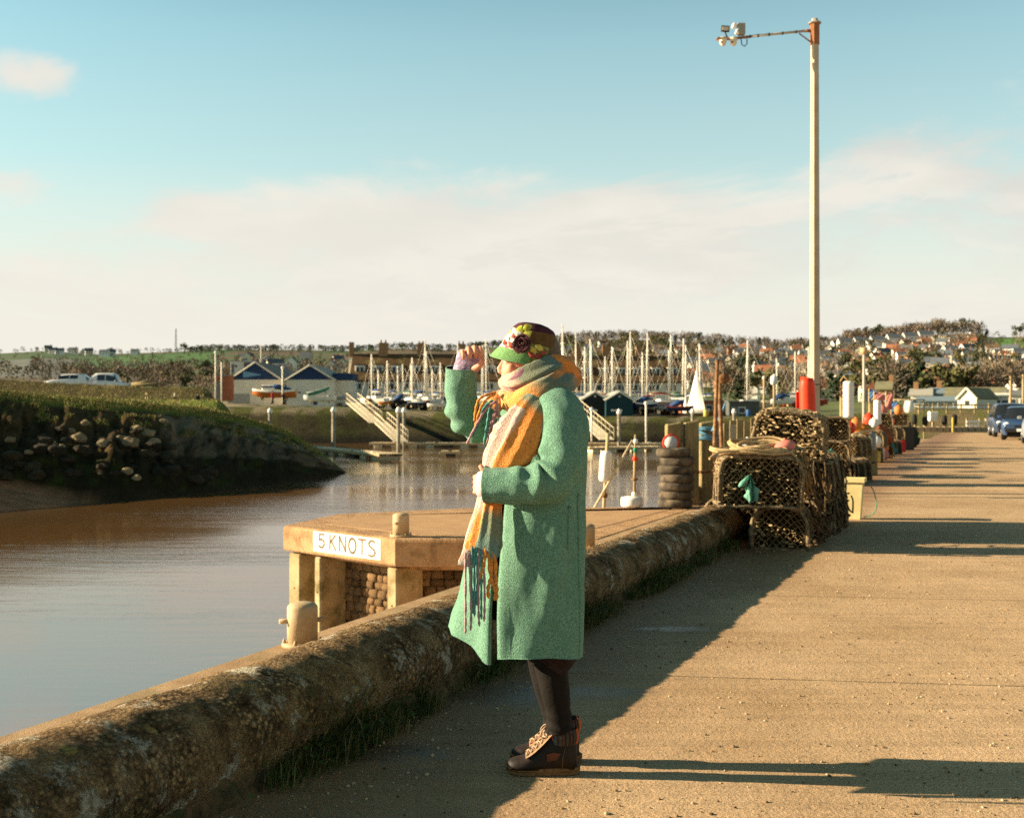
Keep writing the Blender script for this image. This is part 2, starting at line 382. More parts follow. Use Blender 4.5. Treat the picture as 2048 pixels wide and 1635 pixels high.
# ---- loose grit and pebbles on the slabs (nobody could count it)
def pebbles():
    mb = MB(); rnd = random.Random(3)
    bm = bmesh.new(); bmesh.ops.create_icosphere(bm, subdivisions=1, radius=1); bv = [v.co.copy() for v in bm.verts]; bf = [[v.index for v in f.verts] for f in bm.faces]; bm.free()
    cnt = 0
    while cnt < 5200:
        Y = 3.3+9*rnd.random()**1.6; X = rnd.uniform(lx(-2.55, Y), .46*Y+.4)
        d = X-lx(-2.55, Y); 
        q = noise.noise(V((X*1.3, Y*1.3, 4)))
        if rnd.random() > .30+q*.6+(.5 if d < .5 else 0): continue
        s = .0022+.0062*rnd.random()**4.5
        if rnd.random() < .008: s *= 1.8
        sc = V((s*rnd.uniform(.7, 1.5), s*rnd.uniform(.7, 1.3), s*rnd.uniform(.45, .9))); M_ = Matrix.Rotation(rnd.uniform(0, 6.3), 3, 'Z')
        mi = 0 if rnd.random() < .5 else (1 if rnd.random() < .7 else 2)
        mb.add([M_ @ V((v.x*sc.x*rnd.uniform(.85, 1.15), v.y*sc.y, v.z*sc.z))+V((X, Y, sc.z*.45)) for v in bv], bf, mi, False); cnt += 1
    o = obj('gravel', mb, [mat('pebble_pale', (.50, .36, .21), rough=.8, scale=60), mat('pebble_brown', (.27, .165, .08), rough=.85, scale=60), mat('pebble_dark', (.08, .05, .03), rough=.8, scale=60)])
    o['kind'] = 'stuff'
pebbles()
# ---- quay ledge below the parapet, running on along the whole quay
mb = MB(); rows = []
mb.prism([(lx(-3.0, -6), -6), (lx(-3.0, 69.5), 69.5), (lx(-5.44, 69.5), 69.5), (lx(-5.44, -6), -6)], -3.4, ZL, b=.03)
struct('quay_ledge', mb, mat('ledge_concrete', (.42, .27, .14), (.29, .175, .085), rough=.9, scale=3, bump=.5, bscale=60, c3=(.20, .16, .07), s3=1.6, lo3=.5, hi3=.75))

# ---- rounded parapet wall
def parapet():
    w = thing('parapet_wall', 'low weathered quay wall with a rounded lichen-patched coping', 'wall', (lx(-2.558, 0), 0, 0))
    base = V((lx(-2.558, 0), 0, 0)); dv = V((.383, .924, 0)); nv = V((-.924, .383, 0))
    s0, s1 = -4.0, 13.25
    def prof(j, n):      # coping cross-section: (offset from the road-side foot, height)
        a = lerp(-.28*pi, 1.22*pi, j/n); return (.235-.235*cos(a)*1.0, .172+.192*sin(a))
    ns_, nj = 1100, 34; rows = []
    for i in range(ns_+1):
        s = lerp(s0, s1, i/ns_); row = []
        for j in range(nj+1):
            o, z = prof(j, nj); n2 = V(((o-.235), 0, (z-.172))).normalized()
            end = sm((s1-s)/.25)
            q = V((s, o, z))
            d = .010*noise.noise(q*1.6)+.010*noise.noise(q*5)+.008*noise.noise(q*17+V((5, 1, 0)))+.006*max(0, noise.noise(q*55))+.002*noise.noise(q*110)
            pt = base+dv*s+nv*(o+n2.x*d)+V((0, 0, z+n2.z*d))
            if end < 1: pt = base+dv*s+nv*(.235+(pt-base-dv*s).dot(nv)*end-.235*end)+V((0, 0, .2+(pt.z-.2)*(.55+.45*end)))
            row.append(pt-base)
        rows.append(row)
    mb = MB(); mb.grid(rows, flip=True)
    n = len(rows[0]); mb.f.append(tuple(range(len(mb.v)-n, len(mb.v)))); mb.m.append(0); mb.s.append(False)
    m = bpy.data.materials.new('lichen_coping'); m.use_nodes = True; nt = m.node_tree; L = nt.links.new; b = nt.nodes['Principled BSDF']; b.inputs['Roughness'].default_value = .95; b.inputs['Specular IOR Level'].default_value = .08
    tc = N(nt, 'ShaderNodeTexCoord'); P_ = tc.outputs['Object']
    def ns2(sc, det, rough=.6, off=0):
        mp = N(nt, 'ShaderNodeMapping'); mp.inputs['Location'].default_value = (off, off*2, 0); L(P_, mp.inputs[0])
        nn = N(nt, 'ShaderNodeTexNoise', inp={'Scale': sc, 'Detail': det, 'Roughness': rough}); L(mp.outputs[0], nn.inputs['Vector']); return nn.outputs[0]
    c0 = ramp(nt, [(.36, (.12, .07, .03)), (.5, (.27, .165, .075)), (.66, (.42, .28, .14))]); L(ns2(9, 8, .72), c0.inputs[0])
    vo = N(nt, 'ShaderNodeTexVoronoi', inp={'Scale': 62.0, 'Randomness': 1.0}); L(P_, vo.inputs['Vector'])
    peb = ramp(nt, [(.0, .18), (.35, .45), (.62, .9), (.85, 1.5), (1.0, 2.1)]); sv = N(nt, 'ShaderNodeSeparateXYZ'); L(vo.outputs['Color'], sv.inputs[0]); L(sv.outputs[0], peb.inputs[0])
    edge = ramp(nt, [(.30, 1.0), (.62, .30)]); L(vo.outputs['Distance'], edge.inputs[0])
    bare = ramp(nt, [(.42, 0.0), (.58, 1.0)]); L(ns2(3.1, 7, .7, 21), bare.inputs[0])
    pc = mixc(nt, 1.0, mixc(nt, 1.0, c0.outputs[0], peb.outputs[0], 'MULTIPLY'), edge.outputs[0], 'MULTIPLY')
    spk = ramp(nt, [(.40, .5), (.62, 1.15)]); L(ns2(150, 3, .7), spk.inputs[0])
    col = mixc(nt, mth(nt, 'MULTIPLY', bare.outputs[0], .85), mixc(nt, 1.0, c0.outputs[0], spk.outputs[0], 'MULTIPLY'), pc)
    moss = ramp(nt, [(.54, 0.0), (.68, .75)]); L(ns2(2.4, 8, .7, 4), moss.inputs[0]); col = mixc(nt, moss.outputs[0], col, (.055, .05, .018))
    lic = ramp(nt, [(.545, 0.0), (.60, .85)]); L(ns2(6.5, 10, .78, 9), lic.inputs[0]); col = mixc(nt, lic.outputs[0], col, (.46, .40, .29))
    yl = ramp(nt, [(.62, 0.0), (.66, .8)]); L(ns2(6, 9, .7, 15), yl.inputs[0]); col = mixc(nt, yl.outputs[0], col, (.36, .25, .06))
    L(col, b.inputs['Base Color'])
    h = mth(nt, 'SUBTRACT', mth(nt, 'ADD', ns2(70, 5, .75), mth(nt, 'MULTIPLY', ns2(190, 3, .7), .5)), mth(nt, 'MULTIPLY', vo.outputs['Distance'], .9)); h = mth(nt, 'ADD', h, mth(nt, 'MULTIPLY', lic.outputs[0], .25))
    bp = N(nt, 'ShaderNodeBump', inp={'Strength': 1.0, 'Distance': .012}); L(h, bp.inputs['Height']); L(bp.outputs[0], b.inputs['Normal'])
    obj('coping', mb, m, w)
    # rubble footing under the coping
    rows = []
    for i in range(641):
        s = lerp(s0, s1-.05, i/640); row = []
        for j in range(15):
            z = lerp(-.02, .30, j/14); q = V((s, 2, z))
            o = .10-.075*(1-z/.3)+.035*noise.noise(q*3.3)+.028*noise.noise(q*9)+.015*noise.noise(q*25)
            row.append(dv*s+nv*o+V((0, 0, z)))
        rows.append(row)
    mb = MB(); mb.grid(rows, flip=True)
    mb.prism([tuple((dv*a+nv*b_)[:2]) for a, b_ in ((s0, .17), (s1-.08, .17), (s1-.08, .40), (s0, .40))], ZL-.02, .30)
    obj('footing', mb, mat('wall_rubble', (.20, .115, .05), (.05, .032, .016), rough=.95, scale=14, bump=1, bscale=50, bdist=.02, c3=(.05, .055, .02), s3=4, lo3=.5, hi3=.62), w)
parapet()
# ---- grass and weeds at the foot of the wall
def wall_grass():
    mb = MB(); rnd = random.Random(8); dv = V((.383, .924, 0)); nv = V((-.924, .383, 0)); b0 = V((lx(-2.558, 0), 0, 0)); k = 0
    while k < 15000:
        s = rnd.uniform(2.6, 12.2); q = noise.noise(V((s*1.1, 3, 1)))+.6*noise.noise(V((s*4, 9, 1)))
        if rnd.random() > .36+q*1.1: continue
        k += 1
        o = rnd.gauss(.0, .045) - .01; h = rnd.uniform(.03, .11)*(1+.9*max(0, q)); z0 = 0 if rnd.random() < .7 else rnd.uniform(0, .14)
        p = b0+dv*s+nv*(o if z0 == 0 else max(o, 0)+.02)+V((0, 0, z0)); a = rnd.uniform(0, 6.3); lean = V((cos(a), sin(a), 0))*h*rnd.uniform(.2, .9)-nv*h*.35
        sd = V((-sin(a), cos(a), 0))*rnd.uniform(.0012, .0028); mid = p+lean*.4+V((0, 0, h*.62)); tip = p+lean+V((0, 0, h*rnd.uniform(.55, 1)))
        mb.add([p-sd, p+sd, mid+sd*.8, mid-sd*.8, tip], [(0, 1, 2, 3), (3, 2, 4)], 0 if rnd.random() < .72 else 1)
    for k in range(2600):    # small round leaves of weeds
        s = rnd.uniform(2.8, 12); q = noise.noise(V((s*1.1, 3, 1)))+.5*noise.noise(V((s*3, 5, 2)))
        if rnd.random() > .25+q: continue
        p = b0+dv*s+nv*(rnd.gauss(-.02, .05))+V((0, 0, rnd.uniform(.01, .12))); r = rnd.uniform(.006, .016)
        M_ = Matrix.Rotation(rnd.uniform(-.9, .9), 3, 'X') @ Matrix.Rotation(rnd.uniform(-.9, .9), 3, 'Y')
        mb.add([p+M_ @ V((r*cos(t), r*sin(t)*.7, 0)) for t in (0, 1.05, 2.1, 3.14, 4.2, 5.24)], [(0, 1, 2, 3, 4, 5)], 0)
    o = obj('grass', mb, [mat('wall_grass', (.075, .10, .022), (.035, .055, .012), rough=.7, scale=9), mat('dry_grass', (.23, .16, .06), rough=.8, scale=9)]); o['kind'] = 'stuff'
wall_grass()

# ---- far ground: boatyard plain, hill with the town
SKY = [(-700, 705), (0, 697), (90, 692), (200, 699), (350, 694), (450, 689), (600, 690), (700, 692), (800, 687), (900, 690), (1000, 683), (1150, 671), (1250, 668), (1400, 675), (1500, 683), (1560, 688), (1650, 681), (1750, 674), (1850, 662), (1930, 657), (1980, 664), (2048, 664), (2300, 655), (2900, 670)]
RID = [(-700, 1500), (600, 1450), (1100, 1050), (1500, 950), (2900, 900)]
def ztop(px): return pl([(600, 1.55), (850, 1.1), (1150, .45), (1650, .45), (1850, 1.3)], px)
def zground(px, Y):
    yr = pl(RID, px); zr = CH+(817.5-(pl(SKY, px)+9))/F*yr
    zp = lerp(ztop(px)-.02, 2.9, sm((Y-137)/120)) + (.5*sm((600-px)/200)*sm((Y-150)/40))
    if Y < 300: z = zp
    elif Y <= yr:
        t = (Y-300)/(yr-300); z = lerp(zp, zr, t**1.12*(.93+.07*t)) + 2.2*noise.noise(V((px*.006, Y*.004, 1)))*min(1, t*4)*(1-t)
    else: z = zr - (Y-yr)*.06
    return z
def ground():
    mb = MB(); rows = []; cols = []
    ys = [137+ (1750-137)*(i/110)**1.6 for i in range(111)]; pxs = list(range(-700, 2901, 15))
    for Y in ys:
        row = []
        for px in pxs:
            row.append(((px-1024)/F*Y, Y, zground(px, Y) + (.12*nz(px*.05, Y*.2))))
            t = (Y-300)/(pl(RID, px)-300); X = (px-1024)/F*Y
            if Y < 300:
                c = (.24, .19, .11) if px < 1500 else (.13, .15, .045)
                q = nz(X*.03, Y*.03, 2)
                if q > .05: c = (.12, .13, .045)
            else:
                q = nz(X*.006, Y*.008, 5); q2 = nz(X*.013, Y*.02, 9)
                c = (.115, .085, .045) if q < .12 else (.10, .13, .04)
                if q2 > .22: c = (.16, .105, .06)
                if px < 700 and q > -.10 and t > .45: c = (.06, .105, .03)
                if 180 < px < 430 and .60 < t < .88: c = (.065, .14, .03)
                if px > 1985 and t > .72: c = (.13, .25, .05)
                if px < 150 and .25 < t < .7: c = (.16, .16, .13)
            cols.append(c)
        rows.append(row)
    mb.grid(rows); mb.c = cols
    struct('hillside_terrain', mb, mat('hill_land', (1, 1, 1), rough=.95, scale=.08, vc=True))
ground()

# ---- left river bank with its grassy top, mud flat and the berm behind it
def river_bank():
    WL = [(-600, 1090), (0, 1022), (60, 1017), (200, 1007), (300, 997), (400, 986), (560, 968), (640, 955), (692, 945)]
    FT = [(-600, 985), (0, 953), (130, 966), (230, 1002), (300, 997.5), (400, 986.5), (560, 968.5), (640, 955.5), (692, 945.2)]   # foot of the steep part
    CR = [(-600, 770), (0, 786), (100, 795), (190, 801), (300, 809), (400, 819), (480, 834), (540, 850), (580, 866), (620, 890), (655, 915), (692, 944)]
    pxs = [-600, -450, -350, -250, -180, -120, -80]+list(range(-50, 693, 6))+[692]
    cols = []; rows = [[] for _ in range(44)]
    for px in pxs:
        Yw = (CH-ZW)*F/(pl(WL, px)-817.5); pf = pl(FT, px)
        nose = sm((px-520)/172); b = sm((px-430)/110)
        Yc = Yw+lerp(13, 1.0, nose); zc = CH-(pl(CR, px)-817.5)/F*Yc
        mud = 1-sm((px+150)/480); Yf = Yw+lerp(.3+5.7*mud, .1, nose); zf = max(ZW+.03, CH-(lerp(pl(WL, px), pf, mud)-817.5)/F*Yf)
        col = [(Yw-1.5, ZW-.6), (Yw, ZW)]
        for k in range(1, 6): t = k/5; col.append((lerp(Yw, Yf, t), lerp(ZW, zf, t**.8)))
        for k in range(1, 21):
            t = k/20; g = t**.75 if px < 350 else t**.85
            Y = lerp(Yf, Yc, t); z = lerp(zf, zc, g)
            d = (.55*noise.noise(V((px*.02, t*3, 3)))+.40*noise.noise(V((px*.055, t*6, 8)))+.22*noise.noise(V((px*.14, t*12, 1))))*sin(pi*min(1, t*1.02))*(1-nose*.75)
            col.append((Y-d, z+d*.5))
        zp = 1.95+.1*noise.noise(V((px*.01, 3, 1)))
        for k, (Y, z) in enumerate([(Yc+.6, zc+.08), (Yc+1.5, zc+.12), (Yc+4, lerp(zc, zp, .3)), (78, lerp(zc, zp, .7)), (84, zp), (90, zp+.05), (96, zp+.2), (101, zp+.6), (105, zp+1.3), (108, CH-(pl([(-600, 745), (0, 758), (100, 765), (250, 771), (350, 781), (430, 791), (520, 803), (600, 812), (700, 816)], px)-817.5)/F*108), (112, None), (118, None), (126, None), (132, None), (136, None), (139, None), (143, None)]):
            if z is None:
                zb = CH-(pl([(-600, 745), (0, 758), (100, 765), (250, 771), (350, 781), (430, 791), (520, 803), (600, 812), (700, 816)], px)-817.5)/F*108
                z = lerp(zb-.30, 1.5, sm((Y-120)/20))
            Y = max(Y, Yc+.5+k*.4)
            bb = b if Y < 100 else (sm((px-405)/100) if Y < 124 else sm((px-340)/90)); zb_ = lerp(z, ZW-.8, bb)
            if k < 3: zb_ = lerp(z, lerp(zc, ZW-.5, k/3), b)
            z = zb_ + .06*noise.noise(V((px*.05, Y*.3, 3)))
            col.append((Y, z))
        for r, (Y, z) in zip(rows, col): r.append(((px-1024)/F*Y, Y, z))
    rows = [r for r in rows if r]
    for ri, r in enumerate(rows):
        for ci, (x, y, z) in enumerate(r):
            px = pxs[ci]; n = noise.noise(V((px*.03, ri*.35, 2)))+.5*noise.noise(V((px*.11, ri*.8, 6)))
            n2 = noise.noise(V((px*.018, ri*.22, 31)))
            if ri < 7: c = lerp3((.38, .18, .09), (.05, .032, .016), sm((px-90)/150+.25*n))
            elif ri < 13: c = (.030, .022, .010) if n < .25 else (.040, .042, .010)
            elif ri < 19: c = ((.085, .055, .024) if n < .1 else (.045, .032, .014)) if px < 300+60*n2 else ((.15, .105, .06) if n > -.2 else (.075, .05, .024))
            elif ri < 25: c = ((.10, .062, .026) if n < .1 else (.06, .05, .015)) if px < 290+60*n2 else ((.20, .15, .09) if n < .05 else (.07, .065, .018))
            else: c = (.16, .20, .03) if n > -.25 else (.23, .18, .06)
            if ri >= 24 and n > -.5 and ri < 27: c = (.17, .19, .035)
            if ri >= 33 and ri < 37: c = (.085, .065, .024) if n < .3 else (.14, .11, .04)
            if ri >= 37: c = (.30, .22, .12) if n > 0 else (.14, .13, .045)
            cols.append(c)
    mb = MB(); mb.grid(rows); mb.c = cols
    struct('river_bank', mb, mat('bank_earth', (1, 1, 1), rough=.97, scale=1.2, vc=True, bump=.9, bscale=5, bdist=.14, spec=.03))
    return rows, pxs
BROWS, BPX = river_bank()
def marina_bank():
    rows = [[] for _ in range(10)]; cols = []
    pxs = list(range(330, 1901, 10))
    prof = [(125, -3.2), (127, -2.4), (128.5, -2.0), (130.5, -1.2), (132, -.3), (133.5, .5), (135, 1.1), (136.5, 1.5), (139, 1.58), (142, 1.4)]
    for px in pxs:
        dz = ztop(px)-1.55
        off = 2.0*noise.noise(V((px*.006, 0, 4)))
        for k, (Y, z) in enumerate(prof):
            d = .25*noise.noise(V((px*.05, k*.6, 4))) if 0 < k < 8 else 0
            Y2 = Y+off+d; rows[k].append(((px-1024)/F*Y2, Y2, z+d*.6+dz*sm((z+2.4)/3.9)))
    for k in range(10):
        for px in pxs:
            n = noise.noise(V((px*.03, k*.5, 12)))
            cols.append((.02, .018, .012) if k < 3 else ((.05, .042, .022) if n < .1 else (.055, .055, .02)) if k < 6 else ((.20, .165, .10) if n < .0 else (.10, .10, .03)))
    mb = MB(); mb.grid(rows); mb.c = cols
    struct('marina_bank', mb, MATS['bank_earth'])
marina_bank()
# saltmarsh beyond the end of the quay
rows = []; cols = []
for Y in (69.6, 74, 82, 92, 104, 118, 130, 139):
    row = []
    for px in range(1760, 2901, 20):
        z = lerp(-1.0, ztop(px)+.05, sm((Y-66)/75))+.15*nz(px*.03, Y*.1); row.append(((px-1024)/F*Y, Y, z))
        cols.append((.15, .145, .045) if nz(px*.02, Y*.08, 3) > .0 else (.22, .16, .075))
    rows.append(row)
mb = MB(); mb.grid(rows); mb.c = cols; struct('saltmarsh', mb, MATS['bank_earth'])

# ---- long grass standing on the bank tops
def bank_grass():
    mb = MB(); rnd = random.Random(21)
    for k in range(42000):
        ci = rnd.randrange(0, len(BPX)-1)
        if BPX[ci] < -200: continue
        ri = rnd.choice((24, 25, 26, 27, 28, 29, 30, 31, 32, 33, 34, 35, 36, 37, 38, 39)) if rnd.random() < .55 else rnd.randint(18, 27)
        if ri < 24 and noise.noise(V((BPX[ci]*.02, ri*.5, 5))) < .12: continue
        if ri >= len(BROWS)-1: continue
        if BPX[ci] > 560 and ri > 26: continue
        a, b, c, d = (V(q) for q in (BROWS[ri][ci], BROWS[ri][ci+1], BROWS[ri+1][ci], BROWS[ri+1][ci+1])); u, v = rnd.random(), rnd.random()
        p = (a*(1-u)+b*u)*(1-v)+(c*(1-u)+d*u)*v
        if p.z < -1.2: continue
        h = rnd.uniform(.04, .15)*(1.4 if ri > 32 else 1); w = .028*rnd.uniform(.6, 1.4); an = rnd.uniform(0, pi)
        mb.add([p+V((cos(an)*w, sin(an)*w, -.03)), p-V((cos(an)*w, sin(an)*w, .03)), p+V((rnd.uniform(-.5, .5)*h, rnd.uniform(-.5, .3)*h, h))], [(0, 1, 2)], 0 if rnd.random() < .56 else 1)
    o = obj('grass', mb, [mat('bank_grass_blades', (.17, .195, .035), (.10, .12, .022), rough=.8, scale=.4), mat('bank_grass_dry', (.38, .27, .10), rough=.85, scale=.5)]); o['kind'] = 'stuff'
bank_grass()
# ================================================================ JETTY WITH THE SPEED SIGN, BOLLARDS
JA, JB, JC, JD, JK, JE, JF = V((-3.52, 17.94, 0)), V((-1.614, 16.07, 0)), V((1.19, 16.0, 0)), V((4.05, 22.9, 0)), V((2.75, 21.3, 0)), V((-.69, 21.12, 0)), V((-3.0, 19.9, 0))
jb = V((-.5, 18, 0))
jet = thing('jetty', 'concrete jetty on stone walls with a painted speed limit on its edge', 'jetty', jb)
JM = mat('jetty_concrete', (.47, .28, .135), (.34, .19, .09), rough=.92, scale=2.2, bump=.9, bscale=28, bdist=.02, c3=(.22, .12, .05), s3=4, lo3=.50, hi3=.68)
poly = [JA-jb, JB-jb, JC-jb, JD-jb, JK-jb, JE-jb, JF-jb]
def inset(poly, d):
    out = []
    for i, p in enumerate(poly):
        a = (p-poly[i-1]).normalized(); b = (poly[(i+1) % len(poly)]-p).normalized()
        na, nb = V((-a.y, a.x, 0)), V((-b.y, b.x, 0)); m = (na+nb).normalized(); out.append(p+m*(d/max(.3, m.dot(na))))
    return out
def ringed(polys):
    mb = MB(); n = len(polys[0][0]); vs = [V((p.x, p.y, z)) for pl_, z in polys for p in pl_]; fs = [tuple(range(n-1, -1, -1)), tuple(range((len(polys)-1)*n, len(polys)*n))]
    for a in range(len(polys)-1):
        for i in range(n): j = (i+1) % n; fs.append((a*n+i, a*n+j, a*n+n+j, a*n+n+i))
    mb.add(vs, fs); return mb
# poly runs counter-clockwise seen from above
deck = ringed([(inset(poly, .30), ZL-.47), (inset(poly, .26), ZL-.40), (inset(poly, .02), ZL-.385), (poly, ZL-.36), (poly, ZL-.045), (inset(poly, .012), ZL-.015), (inset(poly, .045), ZL)])
obj('deck_slab', deck, JM, jet)
cap = ringed([(inset(poly, .55), ZL), (inset(poly, .56), ZL+.006)]); obj('screed', cap, mat('jetty_screed', (.43, .26, .125), (.36, .205, .10), rough=.92, scale=3, bump=.35, bscale=70), jet)
core = ringed([(inset(poly, .62), -3.4), (inset(poly, .62), ZL-.42)]); obj('retaining_wall', core, mat('jetty_wall', (.20, .125, .06), (.10, .06, .03), rough=.95, scale=6, bump=.8, bscale=30), jet)
PM = mat('pillar_concrete', (.42, .31, .17), (.30, .21, .10), rough=.9, scale=3, bump=.4, bscale=40, c3=(.13, .10, .035), s3=2.2, lo3=.46, hi3=.64)
ab = (JB-JA).normalized(); nab = V((ab.y, -ab.x, 0)); Lab = (JB-JA).length; rzab = atan2(ab.y, ab.x)
bc = (JC-JB).normalized(); nbc = V((bc.y, -bc.x, 0)); Lbc = (JC-JB).length; rzbc = atan2(bc.y, bc.x)
for u, w in ((.17, .30), (.76, .16), (2.50, .22)):
    p = JA+ab*u-nab*.33-jb; mb = MB(); mb.rbox((p.x, p.y, (-3.3+ZL-.42)/2), (w, .5, 2.43), .025, rz=rzab)
    mb.lathe([(.014, 0), (.014, .012)], 8, mx=Matrix.Rotation(rzab, 3, 'Z') @ Matrix.Rotation(pi/2, 3, 'X'), c=(p.x+nab.x*.251, p.y+nab.y*.251, ZL-.95))
    obj('pillar', mb, PM, jet)
for u in (1.55, 2.6):
    p = JB+bc*u-nbc*.33-jb; mb = MB(); mb.rbox((p.x, p.y, (-3.3+ZL-.42)/2), (.22, .5, 2.43), .025, rz=rzbc); obj('pillar', mb, PM, jet)
SM_ = mat('jetty_stone', (.36, .215, .095), (.20, .115, .05), rough=.95, scale=9, bump=1, bscale=30, bdist=.03, rand=.4)
rnd = random.Random(5); stones = []
for k in range(8):
    mb = MB(); mb.ico((0, 0, 0), 1, 2, jit=.28, fr=1.5, seed=k, sm=True); 
    mb.v = [(max(-1, min(1, x*2.4)), y, max(-1, min(1, z*2.4))) for x, y, z in mb.v]
    stones.append(mb.mesh('stone', [SM_]))
def stone_panel(o0, dr, nr, rz, u0, u1, ztop, zbot):
    z = ztop
    while z > zbot:
        h = rnd.uniform(.10, .15); u = u0-rnd.uniform(0, .1)
        while u < u1:
            w = rnd.uniform(.11, .22); c = min(u+w, u1+.03)
            if c-u > .05:
                s = obj('stone', rnd.choice(stones), None, jet)
                p = o0+dr*((u+c)/2)-nr*(.60+rnd.uniform(-.02, .02))-jb
                s.location = (p.x, p.y, z-h/2); s.rotation_euler = (0, rnd.uniform(-.12, .12), rz); s.scale = ((c-u)*.5*.93, rnd.uniform(.05, .085), h*.5*.97)
            u = c
        z -= h
stone_panel(JA, ab, nab, rzab, .86, 2.42, ZL-.50, -2.15)
stone_panel(JA, ab, nab, rzab, .34, .68, ZL-.50, -2.15)
stone_panel(JB, bc, nbc, rzbc, .12, 1.40, ZL-.50, -1.65)
# painted board on the edge: letters brushed by hand
def jet_pt(u, v, out): p = JA+ab*u+nab*out; return V((p.x, p.y, v))-jb
mb = MB(); pw0, pw1 = .292*Lab, .882*Lab; pz0, pz1 = ZL-.325, ZL-.028
n = 26; rows = []
for k in range(n+1):
    u = lerp(pw0, pw1, k/n); rows.append([jet_pt(u, lerp(pz0, pz1, j/4)+(.006*nz(k*.7, j) if j in (0, 4) else 0), .003) for j in range(5)])
mb.grid(rows, flip=True); 
sg = obj('sign_panel', mb, mat('sign_whitewash', (.80, .76, .66), (.66, .58, .45), rough=.85, scale=14, lo=.28, hi=.5), jet)
G = {'5': [[(.82, .97), (.22, .97), (.18, .56), (.50, .62), (.80, .50), (.84, .26), (.62, .05), (.32, .03), (.10, .14)]],
     'K': [[(.14, 1), (.12, 0)], [(.86, 1), (.14, .46)], [(.34, .58), (.90, 0)]], 'N': [[(.12, 0), (.12, 1), (.86, .02), (.86, 1)]],
     'O': [[(.5+.42*sin(t*pi/9), .5+.49*cos(t*pi/9)) for t in range(19)]], 'T': [[(.04, .97), (.96, .97)], [(.5, .97), (.5, 0)]],
     'S': [[(.86, .90), (.66, .99), (.34, .98), (.15, .84), (.18, .66), (.45, .54), (.74, .42), (.86, .24), (.72, .05), (.40, 0), (.10, .08)]]}
LM = mat('sign_paint', (.15, .115, .08), (.22, .17, .12), rough=.9, scale=30)
for ch, u0, w, z0, h in (('5', .075, .115, .06, .21), ('K', .245, .115, .055, .215), ('N', .39, .125, .05, .215), ('O', .535, .125, .045, .215), ('T', .68, .12, .045, .22), ('S', .82, .125, .04, .22)):
    mb = MB()
    for st in G[ch]:
        for (x0, y0), (x1, y1) in zip(st, st[1:]):
            a = V((pw0+(u0+x0*w)*(pw1-pw0), pz0+z0+y0*h)); b = V((pw0+(u0+x1*w)*(pw1-pw0), pz0+z0+y1*h)); d = (b-a).normalized(); q = V((-d.y, d.x))*.0185; e = d*.009
            mb.add([jet_pt(*(a-e-q), .0062), jet_pt(*(b+e-q), .0062), jet_pt(*(b+e+q), .0062), jet_pt(*(a-e+q), .0062)], [(0, 1, 2, 3)])
    obj('letter', mb, LM, sg)
# bollards
BM = mat('bollard_paint', (.50, .38, .22), (.40, .28, .15), rough=.65, scale=8, bump=.25, bscale=60, c3=(.24, .13, .06), s3=6, lo3=.6, hi3=.72)
bol = thing('mooring_bollard', 'cream iron mooring bollard just behind the low wall, nearest to the camera', 'bollard', on(605, 1290, ZL), 0, 'cream mooring bollards')
mb = MB(); mb.lathe([(.115, .02), (.115, .285), (.112, .30), (.095, .318), (.06, .328), (.0, .332)], 28); obj('drum', mb, BM, bol)
mb = MB(); mb.lathe([(.155, -.002), (.155, .018), (.148, .026), (.118, .03)], 28, cap=True); obj('flange', mb, BM, bol)
for q in (((-.165, -.055, .19), (-.07, -.025, .19)), ((.08, .03, .19), (.155, .055, .19))): obj('pin', MB().tube(q, .019, 12), BM, bol)
for k in range(6):
    a = k*pi/3+.3; mb = MB(); mb.lathe([(.014, .026), (.014, .045), (.008, .05), (.008, .058)], 6, c=(.136*cos(a), .136*sin(a), 0)); obj('bolt', mb, BM, bol)
dup(bol, on(802, 1072, ZL+.004), .8, 'cream iron mooring bollard standing on the jetty corner above the painted 5 KNOTS')
dup(bol, on(1172, 1098, ZL), .5, 'cream mooring bollard half hidden behind the person in the green coat')
# ================================================================ THE PERSON SHADING THEIR EYES
PB = V(((1090-1024)/F*4.35, 4.35, 0))
def P(px, py, dy=0): return at(px, py, 4.35+dy)-PB
per = thing('person', 'person in green wool coat, long scarf and flowered hat, one hand shading the eyes', 'person', PB)
SKIN = mat('skin', (.62, .29, .18), (.52, .21, .125), rough=.55, scale=30, bump=.08, bscale=200)
SKIN.node_tree.nodes['Principled BSDF'].inputs['Subsurface Weight'].default_value = .25; SKIN.node_tree.nodes['Principled BSDF'].inputs['Subsurface Scale'].default_value = .006
PX = 4.35/F
def remesh(mb, size, smooth=4):
    me = mb.mesh('body', [SKIN]); o = bpy.data.objects.new('tmp', me); C.objects.link(o)
    r = o.modifiers.new('r', 'REMESH'); r.mode = 'VOXEL'; r.voxel_size = size; r.use_smooth_shade = True
    if smooth: s = o.modifiers.new('s', 'SMOOTH'); s.factor = .5; s.iterations = smooth
    dg = bpy.context.evaluated_depsgraph_get(); ev = o.evaluated_get(dg); out = bpy.data.meshes.new_from_object(ev)
    bpy.data.objects.remove(o); return out
